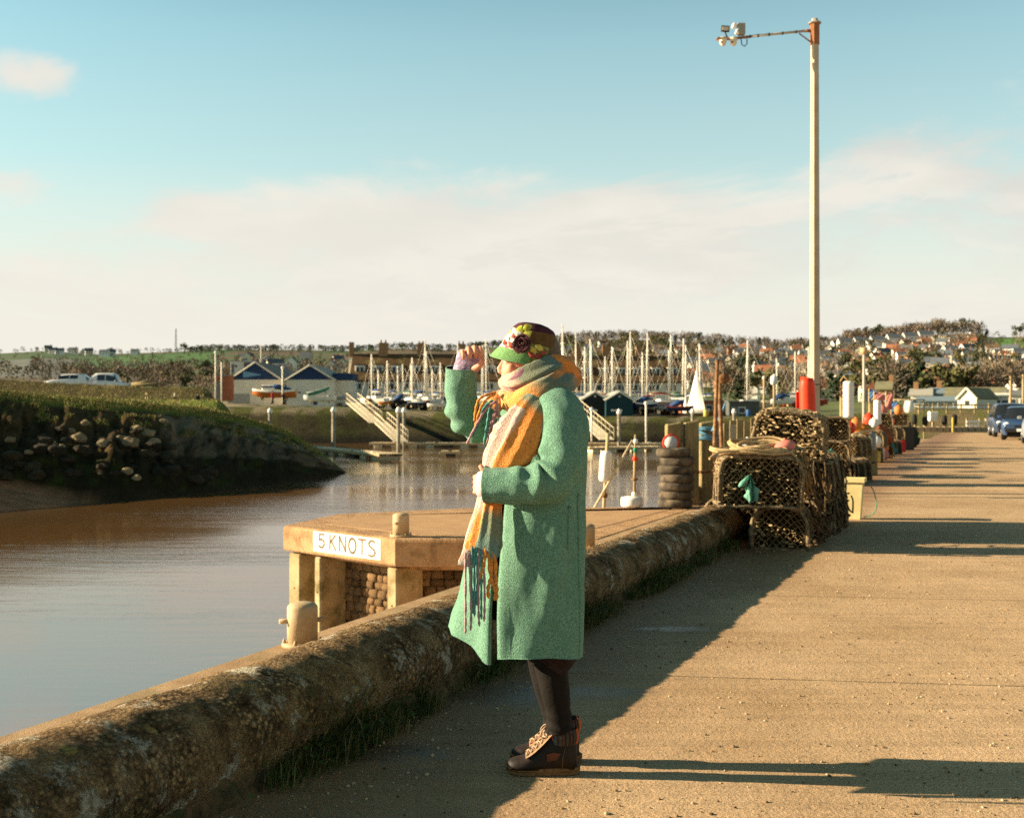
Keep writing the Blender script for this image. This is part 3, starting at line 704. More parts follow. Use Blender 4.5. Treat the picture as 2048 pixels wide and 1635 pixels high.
# ---- body: one continuous surface (head, trunk, arms, hands, legs)
def body():
    mb = MB(); S = lambda px, py, dy, r, sc=(1, 1, 1): mb.ico(P(px, py, dy), r, 3, sc)
    T = lambda pts, rr, n=14: mb.tube([P(*p) for p in spline(pts, len(pts)*4)] if len(pts) > 2 else [P(*p) for p in pts], [x[0] for x in spline([(r,) for r in rr], len(pts)*4)] if len(pts) > 2 else rr, n)
    # head in profile facing left
    S(1060, 706, 0, .098, (1.0, .78, 1.02)); S(1036, 742, 0, .062, (1.0, .88, 1.2)); S(1062, 735, 0, .07, (1, .9, 1.2))
    S(1022, 776, 0, .026, (1.0, 1.15, .9)); S(1034, 765, 0, .045, (1, 1, 1)); S(1052, 768, 0, .05, (1, 1.05, .75))
    for d in (-1, 1):
        S(1023, 737, d*.033, .024, (.9, 1, 1)); S(1017, 714, d*.026, .020, (.8, 1.2, .7)); S(1016, 724, d*.030, .013)
        S(1066, 733, d*.075, .017, (.75, .4, 1.7))
    T([(1014, 712, 0), (1006, 727, 0), (999, 740, 0)], [.010, .0115, .0135]); S(1002, 742, 0, .0135, (1, 1.1, .8)); S(1010, 742, 0, .014)
    for d in (-1, 1): S(1008, 743, d*.011, .0105)
    S(1009, 756, 0, .014, (1.1, 1.7, .6)); S(1011, 764, 0, .0135, (1.1, 1.6, .6))
    T([(1064, 750, 0), (1068, 790, 0), (1078, 825, 0)], [.058, .056, .07])
    # trunk and legs
    for (x, y, a, b) in ((1078, 850, .11, 1.6), (1072, 910, .12, 1.45), (1072, 970, .115, 1.35), (1074, 1030, .125, 1.4), (1078, 1080, .13, 1.35)): S(x, y, 0, a, (1, b, 1))
    for d in (-1, 1):
        q = -7*(d+1); T([(1082, 1085, d*.08), (1092, 1200, d*.08), (1103+q, 1310, d*.075), (1110+q*.9, 1400, d*.072), (1122+q*.6, 1470, d*.068), (1126+q*.4, 1505, d*.066)], [.08, .064, .044, .032, .022, .020])
        T([(1126+q*.4, 1508, d*.066), (1090+q*.4, 1520, d*.066), (1048+q*.3, 1531, d*.066)], [.02, .018, .012])
    # far arm raised, near arm across the waist
    T([(1075, 830, .15), (1005, 842, .17), (945, 838, .16), (926, 790, .12), (932, 746, .08)], [.05, .04, .032, .032, .026])
    T([(1110, 840, -.2), (1112, 900, -.24), (1100, 960, -.25), (1040, 968, -.25), (985, 966, -.22)], [.045, .04, .035, .03, .027])
    # raised hand: palm to the camera, fingers curled over, thumb beside the face
    S(938, 722, .07, .040, (1.0, .5, 1.05)); S(946, 712, .075, .034, (1.1, .5, .8))
    for i, (kx, ky) in enumerate(((923, 707), (935, 702), (947, 700), (958, 701))):
        r = (.0082, .0092, .0095, .009)[i]; q = (.8, 1, 1.05, .95)[i]
        T([(kx, ky+6, .075), (kx+1, ky-5*q, .055), (kx+3, ky-3, .027), (kx+4, ky+6*q, .018), (kx+5, ky+13*q, .030)], [r*1.1, r*1.05, r, r*.95, r*.85], 10)
    T([(946, 738, .055), (957, 733, .035), (964, 724, .025), (963, 714, .022)], [.015, .0125, .0108, .0088], 10)
    # near hand resting at the other side of the coat
    S(972, 968, -.215, .036, (1.0, .55, 1.0))
    for i in range(4):
        y0 = 951+i*10; T([(970, y0, -.225), (955, y0+1, -.21), (950, y0+3, -.175), (957, y0+4, -.15)], [.010, .0095, .009, .008], 8)
    T([(976, 948, -.225), (966, 938, -.225), (960, 930, -.215)], [.0125, .0105, .009], 8)
    return remesh(mb, .0036, 3)
obj('body', body(), None, per)
# hair at the nape and by the ear
mb = MB()
mb.ico(P(1078, 716, 0), .10, 3, (.86, .84, 1.05), jit=.06, fr=6); obj('hair', mb, mat('hair', (.16, .10, .05), rough=.6, scale=60, stretch=(1, 1, .15)), per)
for d in (-1, 1):
    mb = MB(); mb.ico(P(1014.5, 722.5, d*.031), .0105, 2); obj('eye', mb, mat('eye_white', (.6, .56, .5), rough=.2), per)

# ---- coat
COAT = mat('coat_boucle', (.195, .36, .245), (.08, .18, .115), rough=.95, scale=190, detail=6, lo=.36, hi=.64, bump=1.0, bscale=230, bdist=.006, c3=(.09, .20, .125), s3=26, lo3=.5, hi3=.85, sheen=.08, bdetail=3, spec=.1)
LIN = mat('coat_lining', (.02, .018, .016), rough=.9)
CR_ = [  # image row, front edge, back edge, half depth, near edge of the front opening, far edge of it
 (770, 1042, 1120, .085, 1050, 1050), (783, 1026, 1140, .13, 1020, 1020), (800, 1008, 1154, .165, 1004, 1004), (822, 998, 1166, .192, 1002, 1000), (850, 992, 1172, .205, 1003, 1000), (890, 984, 1175, .21, 1005, 998),
 (930, 976, 1175, .21, 1008, 996), (970, 968, 1173, .205, 1009, 993), (1010, 960, 1171, .205, 1008, 990), (1060, 949, 1172, .21, 1004, 988), (1120, 936, 1171, .215, 1001, 986), (1190, 920, 1170, .22, 999, 985), (1250, 907, 1169, .225, 998, 984), (1311, 897, 1169, .23, 998, 983)]
SH = .32    # the trunk is turned a little towards the camera
def coat():
    rows = []; rin = []; nt_, nv = 110, 150
    tabs = [[(r[0], r[k]) for r in CR_] for k in range(1, 6)]
    for iv in range(nv+1):
        t = iv/nv; py = lerp(770, 1311, t)
        l, r, ry, ne, fe = (spline_at(tb, py) for tb in tabs)
        cx, rx = (l+r)/2, (r-l)/2
        a0 = 2*pi-acos(max(-1, min(1, (ne-cx)/rx)))-SH; a1 = 4*pi-acos(max(-1, min(1, (fe-cx)/rx)))-SH
        row = []; ri = []
        for ia in range(nt_+1):
            a = lerp(a0, a1, ia/nt_); c_, s_ = cos(a), sin(a)
            e = .97; cx_ = cos(a+SH); sy_ = math.copysign(abs(s_)**e, s_)
            g = sm((py-960)/330)
            k = ia/nt_
            # hem: dips towards the front edge of the far panel
            drop = 0
            da = a+SH-pi*3   # 0 at the front
            if t > .8:
                w_ = (t-.8)/.2; far = sm((a+SH-pi*2.1)/(pi*.5)); lin = max(0, min(1, (1-cos(da))/(1-cos(1.15)))) if da > 0 else 0; drop = w_*far*lerp(-50, 12, lin)
            fold = .009*g*sin(a*5+.8+.004*py)+.006*g*sin(a*9+2+py*.006)+.017*noise.noise(V((c_*2.0, s_*2.0, py*.006)))+.003*noise.noise(V((c_*5, s_*5, py*.005)))+.0015*noise.noise(V((c_*14, s_*14, py*.03)))
            if py < 960: fold += .006*noise.noise(V((c_*3, s_*3, py*.03)))
            dy = sy_*ry; Y = 4.35+.75*min(dy, 0)
            z = CH-(py+drop-817.5)/F*Y; x = ((cx+cx_*rx-1024)/F*(4.35+dy*.0))-PB.x
            nrm = V((c_, s_, 0))
            if dy < 0: x = (cx+cx_*rx-1024)/F*(4.35+dy)-PB.x
            p = V((x, dy, z))+nrm*fold
            edge = min(k, 1-k)
            if edge < .02: p += nrm*.004
            row.append(p); ri.append(p-nrm*.011)
        rows.append(row); rin.append(ri)
    mb = MB(); mb.grid(rows, 0, True, flip=True); o1 = len(mb.v); mb.grid(rin, 1, True)
    n = nt_+1
    for i in range(nv):
        for j in (0, nt_):
            f = (i*n+j, (i+1)*n+j, o1+(i+1)*n+j, o1+i*n+j); mb.f.append(f if j else f[::-1]); mb.m.append(0); mb.s.append(False)
    for j in range(nt_): mb.f.append((nv*n+j, nv*n+j+1, o1+nv*n+j+1, o1+nv*n+j)); mb.m.append(0); mb.s.append(False)
    o = obj('coat', mb, [COAT, LIN], per)
    # raised side seam and pocket slit on the near side
    def near_pt(py, a, out=.004):
        l, r, ry = (spline_at(tabs[k], py) for k in range(3)); cx, rx = (l+r)/2, (r-l)/2; c_, s_ = cos(a), sin(a)
        cx_ = cos(a+SH); sy_ = math.copysign(abs(s_)**.97, s_); dy = sy_*ry; g = sm((py-960)/330)
        fold = .009*g*sin(a*5+.8+.004*py)+.006*g*sin(a*9+2+py*.006)+.017*noise.noise(V((c_*2.0, s_*2.0, py*.006)))+.003*noise.noise(V((c_*5, s_*5, py*.005)))+.0015*noise.noise(V((c_*14, s_*14, py*.03)))
        return V(((cx+cx_*rx-1024)/F*(4.35+dy)-PB.x, dy, CH-(py-817.5)/F*(4.35+.75*dy)))+V((c_, s_, 0))*(fold+out)
    mb = MB(); mb.tube([near_pt(py, pi*1.74, -.001) for py in range(985, 1308, 6)], [(.0035, .006)]*54, 6); obj('side_seam', mb, COAT, o)
    mb = MB(); mb.tube([near_pt(py, pi*1.64, .002) for py in range(1010, 1098, 6)], .0055, 6); obj('pocket_welt', mb, COAT, o)
    return o
def spline_at(tb, x):
    for i in range(len(tb)-1):
        if x <= tb[i+1][0] or i == len(tb)-2:
            p0 = tb[max(i-1, 0)]; p1 = tb[i]; p2 = tb[i+1]; p3 = tb[min(i+2, len(tb)-1)]
            t = (x-p1[0])/(p2[0]-p1[0]); h = p2[0]-p1[0]
            m1 = (p2[1]-p0[1])/max(1e-6, p2[0]-p0[0])*h; m2 = (p3[1]-p1[1])/max(1e-6, p3[0]-p1[0])*h
            return (2*t**3-3*t**2+1)*p1[1]+(t**3-2*t**2+t)*m1+(-2*t**3+3*t**2)*p2[1]+(t**3-t**2)*m2
coat_o = coat()
def sleeve(name, pts, rad, cuff_in, seed, n=40, elbow=.5):
    """pts (px,py,dy), rad (a,b): a along the picture, b in depth"""
    sp = spline(pts, 90); rs = spline(rad, 90); k = 90
    def sec(i, a):
        t = i/(k-1); e = exp(-((t-elbow)/.17)**2)
        # creases bunch on the inner side of the elbow
        return 1+.17*e*sin(t*48+1.8*sin(a+seed))*(.35+.65*max(0, cos(a-seed*1.1)))+.08*noise.noise(V((cos(a)*1.5, sin(a)*1.5, t*7+seed)))+.06*noise.noise(V((cos(a)*2.6, sin(a)*2.6, t*15+seed)))
    mb = MB(); mb.tube([P(*p) for p in sp], [tuple(r) for r in rs], n, up=(0, -1, 0), cap=False, sec=sec)
    # turned-in cuff
    o = len(mb.v)-n; ctr = sum((V(mb.v[o+j]) for j in range(n)), V())/n; prev = P(*sp[-6])
    d = (prev-ctr)
    r1 = [ctr+(V(mb.v[o+j])-ctr)*.93 for j in range(n)]; r2 = [q+d*1.1 for q in r1]
    o2 = mb.add(r1+r2, [], 0)
    for a_, b_ in ((o, o2), (o2, o2+n)):
        for j in range(n): j2 = (j+1) % n; mb.f.append((a_+j, a_+j2, b_+j2, b_+j)); mb.m.append(0 if a_ == o else 1); mb.s.append(True)
    return obj(name, mb, [COAT, LIN], coat_o)
# radii: first across the arm in depth, second across the arm in the picture
sleeve('sleeve', [(1098, 800, -.10), (1120, 822, -.17), (1128, 870, -.22), (1122, 925, -.25), (1098, 962, -.265), (1060, 968, -.265), (1015, 970, -.25), (969, 970, -.235)],
       [(.07, .06), (.085, .082), (.085, .087), (.082, .085), (.08, .076), (.072, .068), (.066, .066), (.064, .064)], None, 1.0, elbow=.6)
sleeve('sleeve', [(1050, 815, .12), (1010, 838, .17), (968, 848, .18), (938, 840, .16), (925, 815, .13), (922, 775, .10), (922, 735, .085)],
       [(.08, .075), (.085, .078), (.082, .072), (.08, .066), (.074, .064), (.066, .060), (.061, .0615)], None, 4.0, elbow=.55)

# ---- fingerless mittens
MIT = mat('mitten_knit', (.46, .34, .42), (.17, .11, .19), rough=.95, scale=75, bump=.8, bscale=150, bdist=.004, c3=(.55, .42, .50), s3=40, sheen=.3)
mb = MB(); mb.tube([P(*p) for p in spline([(926, 760, .085), (930, 742, .082), (936, 726, .078), (941, 712, .082), (943, 703, .085)], 20)], [tuple(r) for r in spline([(.036, .046), (.038, .046), (.034, .050), (.030, .052), (.022, .046)], 20)], 28, up=(0, -1, 0),
                   sec=lambda i, a: 1+.05*noise.noise(V((cos(a)*3, sin(a)*3, i*.3))))
obj('mitten', mb, MIT, per)
mb = MB(); mb.tube([P(*p) for p in spline([(992, 968, -.235), (972, 968, -.23), (958, 967, -.215)], 10)], [tuple(r) for r in spline([(.033, .05), (.033, .05), (.026, .044)], 10)], 20, up=(0, -1, 0)); obj('mitten', mb, mat('mitten_pale', (.72, .55, .50), (.6, .42, .40), rough=.95, scale=110, bump=.6, bscale=150, bdist=.003), per)

# ---- scarf: wide woven wool, colours run along and across it
SC_P = [(.0, (.34, .19, .24)), (.10, (.70, .46, .36)), (.22, (.78, .55, .42)), (.34, (.85, .33, .07)), (.46, (.80, .26, .045)), (.56, (.25, .25, .14)), (.66, (.16, .27, .22)), (.78, (.66, .38, .16)), (.90, (.80, .29, .06)), (1.0, (.26, .15, .20))]
def scol(u):
    u = max(0, min(1, u))
    for (a, c), (b, d) in zip(SC_P, SC_P[1:]):
        if u <= b: t = sm((u-a)/(b-a)); return tuple(lerp(x, y, t) for x, y in zip(c, d))
    return SC_P[-1][1]
SCARF = mat('scarf_wool', (1, 1, 1), rough=.98, scale=150, vc=True, bump=.9, bscale=170, bdist=.006, sheen=.15, detail=4, lo=.3, hi=.6)
scarf = thing('scarf', None, None, (0, 0, 0)); scarf.parent = per
def cloth(name, pts, rad, colf, closed=False, n=44, k=130, folds=3, amp=.16, seed=0, up=(0, -1, .2)):
    sp = [tuple(p) for p in (spline(list(pts)+[pts[0]], k+1)[:-1] if closed else spline(pts, k))]
    rl = list(rad); rs = spline(rl+[rl[0]], k+1)[:-1] if closed else spline(rl, k)
    def sec(i, a):
        t = i/k; 
        ph = a*folds/2+seed+.7*sin(t*9+seed)+t*1.5; f = amp*(1.1-1.9*abs(sin(ph))**.8)*(.65+.35*sin(t*13+seed))+.5*amp*noise.noise(V((cos(a)*2.2, sin(a)*2.2, t*9+seed*3)))
        return 1+f
    mb = MB(); pts3 = [P(*p) for p in sp]; mb.tube(pts3, [tuple(r) for r in rs], n, up=up, closed=closed, cap=True, sec=sec)
    mb.c = [colf((i // n)/k, (i % n)/n*2*pi) for i in range(len(mb.v))]
    return obj(name, mb, SCARF, scarf)
# lower wrap, slung round the shoulders with a point at the back
GG = (.17, .185, .115); GD = (.13, .20, .15); PE = (.64, .38, .27); OY = (.76, .35, .085); OR = (.80, .27, .045); PU = (.26, .11, .15)
def seq(stops, u):
    for (a, c), (b, d) in zip(stops, stops[1:]):
        if u <= b: return lerp3(c, d, sm((u-a)/(b-a)))
    return stops[-1][1]
cloth('wrap', [(1014, 792, -.04), (1038, 803, -.115), (1078, 786, -.16), (1116, 765, -.13), (1132, 754, -.03), (1126, 750, .06), (1090, 758, .13), (1045, 778, .10), (1016, 787, .04)],
      [(.028, .036), (.034, .046), (.036, .050), (.036, .050), (.030, .052), (.03, .05), (.032, .05), (.03, .045), (.028, .034)],
      lambda t, a: seq([(0, PE), (.08, OY), (.17, OR if sin(a+.4) > 0 else OY), (.27, GG), (.36, GD if sin(a) > -.2 else OR), (.46, OR), (.6, OR), (1, PE)], t+.05*nz(t*7, cos(a)*1.3, 3)), True, folds=5, amp=.17, seed=2, n=56)
# upper wrap under the hat
cloth('wrap', [(1014, 764, -.03), (1032, 763, -.09), (1070, 752, -.125), (1106, 738, -.10), (1120, 734, -.01), (1104, 732, .09), (1065, 745, .115), (1030, 760, .08), (1015, 766, .03)],
      [(.026, .034), (.03, .042), (.032, .048), (.034, .050), (.034, .05), (.03, .045), (.03, .042), (.028, .04), (.026, .032)],
      lambda t, a: seq([(0, PE), (.10, PU if sin(a-.5) > .1 else PE), (.17, PU if sin(a-.3) > .2 else GG), (.24, GG), (.33, GD if sin(a) < .3 else GG), (.40, OR), (.7, OR), (1, PE)], t+.04*nz(t*7, sin(a)*1.3, 8)), True, folds=5, amp=.18, seed=5, n=56)
cloth('fold', [(1018, 776, -.085), (1038, 757, -.112), (1062, 738, -.125), (1080, 727, -.11)], [(.012, .020), (.016, .025), (.016, .020), (.008, .008)], lambda t, a: seq([(0, PE), (.3, PU), (.8, PU), (1, GG)], t+.1*nz(t*4, cos(a))), folds=3, amp=.18, seed=1, k=60)
cloth('fold', [(1008, 780, -.05), (1022, 795, -.10), (1046, 808, -.15), (1074, 803, -.175), (1106, 784, -.165), (1130, 764, -.10)], [(.012, .024), (.016, .028), (.017, .024), (.017, .020), (.016, .022), (.012, .02)], lambda t, a: seq([(0, PE), (.2, OY), (.45, OR), (.6, GG), (.85, GD), (1, OR)], t+.07*nz(t*5, a)), folds=3, amp=.2, seed=7, k=80)
cloth('fold', [(1098, 716, -.07), (1118, 728, -.085), (1142, 743, -.05), (1159, 751, -.005)], [(.016, .022), (.022, .036), (.022, .032), (.005, .006)], lambda t, a: seq([(0, GG), (.25, OR), (1, OR)], t+.1*nz(t*4, cos(a))), folds=3, amp=.15, seed=3, k=60)
# near end hanging down the front, held under the forearm
cloth('hanging_end', [(1100, 790, -.165), (1076, 815, -.20), (1050, 850, -.225), (1024, 890, -.235), (1002, 925, -.225), (986, 965, -.205), (981, 1010, -.215), (976, 1055, -.235), (968, 1090, -.24), (962, 1108, -.24)],
      [(.014, .055), (.018, .068), (.02, .078), (.02, .078), (.018, .068), (.018, .045), (.018, .040), (.017, .050), (.012, .058), (.006, .060)],
      lambda t, a: scol((.62 if t < .07 else lerp(.62, .42, sm((t-.07)/.12)) if t < .19 else .40 if t < .55 else lerp(.44, .60, sm((t-.62)/.16)) if t < .8 else lerp(.60, .68, (t-.8)*5))+(-.24*sm((-cos(a+1.57)-.15)*3) if .16 < t < .6 else (-.22 if cos(a+1.57) < -.5 and t >= .6 else 0))+.06*nz(t*9, cos(a)*2)) if t < .86 or True else 0, folds=9, amp=.20, seed=4, k=150, n=72, up=lambda t: (-.2, -1, .15))
# far end thrown over the other shoulder
cloth('far_end', [(1040, 785, .02), (1012, 797, -.02), (996, 806, -.05), (990, 818, -.065)], [(.03, .05), (.028, .042), (.02, .034), (.008, .022)], lambda t, a: scol(.70+.2*t+.2*nz(t*4, a)), folds=3, amp=.2, seed=9, k=60)
TC = {'m': (.50, .29, .29), 'o': (.80, .30, .05), 't': (.10, .33, .28), 'p': (.62, .42, .36)}
def tassel(pts, c, r=.0049, seed=0):
    sp = spline(pts, 40); mb = MB()
    mb.tube([P(*p) for p in sp], [r*(1.0-.12*(i/39))*(1 if i < 38 else .6) for i in range(40)], 8, sec=lambda i, a: 1+.22*sin(a*2+i*1.1))
    c0 = TC[c]; mb.c = [tuple(x*(.75+.4*(.5+.5*sin(i*.31+seed))) for x in c0) for i in range(len(mb.v))]
    obj('tassel', mb, SCARF, scarf)
D = -.085
for i, (pts, c) in enumerate([
 ([(992, 784, D), (972, 790, D-.01), (957, 800, D-.02), (951, 822, D-.02), (949, 842, D-.02)], 'o'), ([(990, 788, D), (974, 797, D-.02), (963, 812, D-.03), (953, 842, D-.02), (950, 858, D-.01)], 'o'),
 ([(994, 802, D), (978, 812, D-.02), (966, 826, D-.03), (949, 857, D-.02), (933, 888, D)], 'm'), ([(984, 810, D), (979, 818, D), (974, 850, D-.01), (968, 889, D)], 't'), ([(992, 818, D), (983, 845, D-.01), (977, 875, D-.01), (971, 920, D)], 'm'),
 ([(995, 818, D), (987, 842, D-.01), (985, 870, D-.01), (988, 908, D)], 'm'), ([(996, 806, D), (990, 822, D), (998, 836, D)], 'p'), ([(998, 808, D), (996, 824, D), (1002, 834, D)], 'p'), ([(985, 800, D), (968, 816, D-.01), (958, 846, D-.02), (946, 872, D-.01)], 't')]): tassel(pts, c, seed=i)
D = -.245
for i, (x0, y0, x1, y1, c) in enumerate([(931, 1120, 931, 1267, 'm'), (939, 1122, 941, 1260, 'm'), (944, 1108, 945, 1226, 't'), (949, 1112, 949, 1232, 't'), (953, 1110, 954, 1210, 't'), (958, 1113, 959, 1252, 'm'), (962, 1112, 963, 1238, 't'), (967, 1110, 968, 1242, 'm'), (977, 1098, 989, 1200, 'o'), (990, 1092, 993, 1200, 'o'), (984, 1106, 977, 1196, 'o'), (971, 1106, 963, 1170, 'o')]):
    tassel([(x0, y0-16, D), (x0, y0, D-.004), ((x0+x1)/2+2*sin(i*2.1), (y0+y1)/2, D-.006), (x1+1.5*sin(i), y1-20, D-.004), (x1, y1, D)], c, .0044 if c != 'o' else .0068, i)
# flap of scarf between hanging end and pale edge on the left
cloth('hanging_end', [(966, 995, -.165), (956, 1040, -.185), (944, 1085, -.20), (936, 1118, -.21), (933, 1132, -.21)], [(.012, .022), (.012, .026), (.011, .03), (.008, .03), (.004, .03)], lambda t, a: scol(.18+.06*nz(t*5, a)) if t < .72 else lerp3(scol(.18), (.42, .55, .45), (t-.72)*3), folds=2, amp=.14, seed=6, k=70)
# ---- hat: patchwork cloche with a felt rose
hat = thing('hat', None, None, (0, 0, 0)); hat.parent = per
HG = mat('hat_green_wool', (.17, .34, .10), (.08, .19, .05), rough=.95, scale=110, bump=.9, bscale=120, bdist=.004, sheen=.3, stretch=(1, 1, 3))
HP = mat('hat_plum_velvet', (.075, .022, .03), (.04, .012, .018), rough=.9, scale=40)
HB = mat('hat_brown_velvet', (.135, .075, .025), (.09, .045, .014), rough=.9, scale=40)
HY = mat('hat_olive_print', (.36, .33, .05), (.20, .19, .03), rough=.9, scale=45, bump=.3)
HC = mat('hat_cream_check', (.72, .62, .52), (.33, .10, .07), rough=.9, scale=34, lo=.44, hi=.47, bump=.3)
HT = mat('hat_tweed', (.30, .24, .07), (.10, .13, .03), rough=.95, scale=70, lo=.4, hi=.6, bump=.4)
# rings of the crown: tilted ellipses running from the brim edge to the flat top (front x, front y, back x, back y, half depth)
HR = [(981, 709, 1103, 729, .112), (990, 700, 1107, 724, .110), (1001, 689, 1110, 717, .106), (1006, 681, 1112, 708, .104), (1011, 674, 1113, 697, .102), (1016, 667, 1113, 684, .099), (1022, 659, 1112, 672, .096), (1028, 651, 1108, 664, .090), (1036, 646, 1098, 656, .078), (1046, 644.5, 1084, 650, .05), (1062, 645, 1068, 647, .01)]
def hat_ring(q, a, out=0):
    k = q*(len(HR)-1); i = min(int(k), len(HR)-2); t = k-i
    fx, fy, bx, by, d = (lerp(HR[i][j], HR[i+1][j], t) for j in range(5))
    c = (1-cos(a))/2   # 0 front, 1 back
    w = .004*noise.noise(V((cos(a)*2, sin(a)*2, q*6)))
    dy = -sin(a)*(d+out+w); x = lerp(fx, bx, c); y = lerp(fy, by, c)
    # brim dips at the near and far sides in front
    if q < .3: y += (1-q/.3)*9*abs(sin(a))
    return P(x-cos(a)*(out+w)/PX*.8, y, 0)+V((0, dy, 0))
n = 72; qs = [0, .02, .06, .12, .18, .24, .30, .36, .42, .48, .54, .60, .66, .71, .76, .80, .85, .90, .95, 1]
def patch(q, a):
    a %= 2*pi
    if q > .62: return HP
    if q < .20: return HG if (a < 1.75 or a > 4.5) else HT
    if a < 1.25 or a > 5.0: return HC if q < .46 else HY
    if q < .36: return HT
    if q < .60: return HB if 1.5 < a else HY
    return HB
ml = [HG, HP, HB, HY, HC, HT]; mb = MB(); rows = [[hat_ring(q, 2*pi*j/n) for j in range(n)] for q in qs]
parts = {}
for i in range(len(qs)-1):
    for j in range(n):
        m = patch((qs[i]+qs[i+1])/2, 2*pi*(j+.5)/n); parts.setdefault(m.name, (m, MB()))[1].add([rows[i][j], rows[i][(j+1) % n], rows[i+1][(j+1) % n], rows[i+1][j]], [(0, 1, 2, 3)], 0, True)
def weld(o):
    bm = bmesh.new(); bm.from_mesh(o.data); bmesh.ops.remove_doubles(bm, verts=bm.verts, dist=1e-5); bmesh.ops.recalc_face_normals(bm, faces=bm.faces); bm.to_mesh(o.data); bm.free()
for k, nm in (('hat_green_wool', 'brim'), ('hat_plum_velvet', 'crown_top'), ('hat_brown_velvet', 'patch'), ('hat_olive_print', 'patch'), ('hat_cream_check', 'patch'), ('hat_tweed', 'patch')):
    if k in parts: weld(obj(nm, parts[k][1], parts[k][0], hat))
# lining under the brim
mb = MB(); mb.grid([[hat_ring(q, 2*pi*j/n, o) for j in range(n)] for q, o in ((.0, -.001), (.04, -.006), (.12, -.009), (.3, -.012))], closed=True); obj('lining', mb, mat('hat_lining', (.35, .09, .05), (.18, .04, .03), rough=.8, scale=40), hat)
mb = MB(); mb.tube([hat_ring(.0, 2*pi*j/n, .001) for j in range(n)], .0035, 6, closed=True); obj('piping', mb, HG, hat)
def hat_at(px, py):   # the place on the near side of the hat seen at this pixel
    best = None
    for i in range(40):
        for j in range(50):
            q, a = i/40*.95, .05+j/50*3.0; p = hat_ring(q, a)+PB; d = (1024+p.x/p.y*F-px)**2+(817.5-(p.z-CH)/p.y*F-py)**2
            if best is None or d < best[0]: best = (d, q, a)
    return best[1:]
# rose: rolled petals
fc = hat_ring(*hat_at(1047, 688), .008)
ROSE = mat('rose_plum_felt', (.06, .012, .018), (.03, .007, .010), rough=.75, scale=60)
EDG = mat('rose_edge', (.30, .13, .10), rough=.7, scale=50)
fx = (fc-V((P(1048, 700).x, 0, fc.z))).normalized(); fx = V((-.28, -1, .12)).normalized()
fq = fx.to_track_quat('Z', 'Y'); rndp = random.Random(4)
for ring, (cnt, rad, hh, tilt) in enumerate(((7, .036, .008, .35), (6, .029, .016, .7), (5, .021, .022, 1.0), (4, .013, .026, 1.25), (3, .007, .028, 1.4))):
    for k in range(cnt):
        a = 2*pi*k/cnt+ring*.5+rndp.uniform(-.25, .25); jr = rndp.uniform(.86, 1.15); jz = rndp.uniform(-.003, .003); jt = tilt+rndp.uniform(-.2, .2); mb = MB(); rows = []
        for i in range(6):
            t = i/5; row = []
            for j in range(7):
                s = (j/6-.5)*2; wd = rad*.75*(1-.35*abs(t-.6)); rr = jr*rad*(.35+.65*t*cos(jt*.6))-abs(s)**2*rad*.18
                row.append(V((rr, s*wd, hh*.5+jz+rad*sin(jt)*t*.8-(.004*t*t if t > .8 else 0)-abs(s)**2*.003)))
            rows.append([fc+fq @ (Matrix.Rotation(a, 3, 'Z') @ v) for v in row])
        mb.grid(rows); mb.tube([r for r in rows[-1]], .0005, 4, mi=1); obj('petal', mb, [ROSE, EDG], hat)
LY = mat('leaf_yellow_felt', (.55, .46, .10), rough=.9, scale=50); LR = mat('leaf_rust_felt', (.34, .07, .045), rough=.9, scale=50); LC = mat('leaf_cream_felt', (.78, .70, .58), rough=.9, scale=50); LG = mat('leaf_olive_felt', (.38, .37, .045), rough=.9, scale=50)
def leaf(px, py, ang, ln, wd, m):
    q, a = hat_at(px, py)
    c = hat_ring(q, a, .005); nrm = (hat_ring(q, a, .03)-hat_ring(q, a, -.03)).normalized(); tq = nrm.to_track_quat('Z', 'Y'); mb = MB(); rows = []
    for i in range(9):
        t = i/8; w = wd*sin(pi*min(1, t*.96+.02))**.8
        rows.append([c+tq @ (Matrix.Rotation(ang, 3, 'Z') @ V(((t-.5)*ln, s*w, .0035*(1-abs(s))+.002*sin(t*5)))) for s in (-1, -.5, 0, .5, 1)])
    mb.grid(rows); obj('leaf', mb, m, hat)
for args in ((1078, 695, -.5, .036, .011, LY), (1068, 701, -1.2, .034, .011, LY), (1076, 711, -.2, .036, .010, LR), (1062, 709, 2.4, .03, .01, LR), (1086, 706, .5, .03, .009, LR), (1042, 659, 1.0, .036, .015, LG), (1056, 655, .3, .034, .014, LG), (1030, 664, 2.0, .034, .013, LC), (1022, 672, .7, .034, .012, LC), (1016, 680, 2.7, .034, .012, LC), (1012, 686, .2, .028, .010, LR), (1028, 673, 1.3, .026, .010, LR), (1026, 682, 1.8, .032, .012, LC), (1022, 690, 2.2, .032, .010, LR), (1037, 668, .1, .028, .011, LC)): leaf(*args)

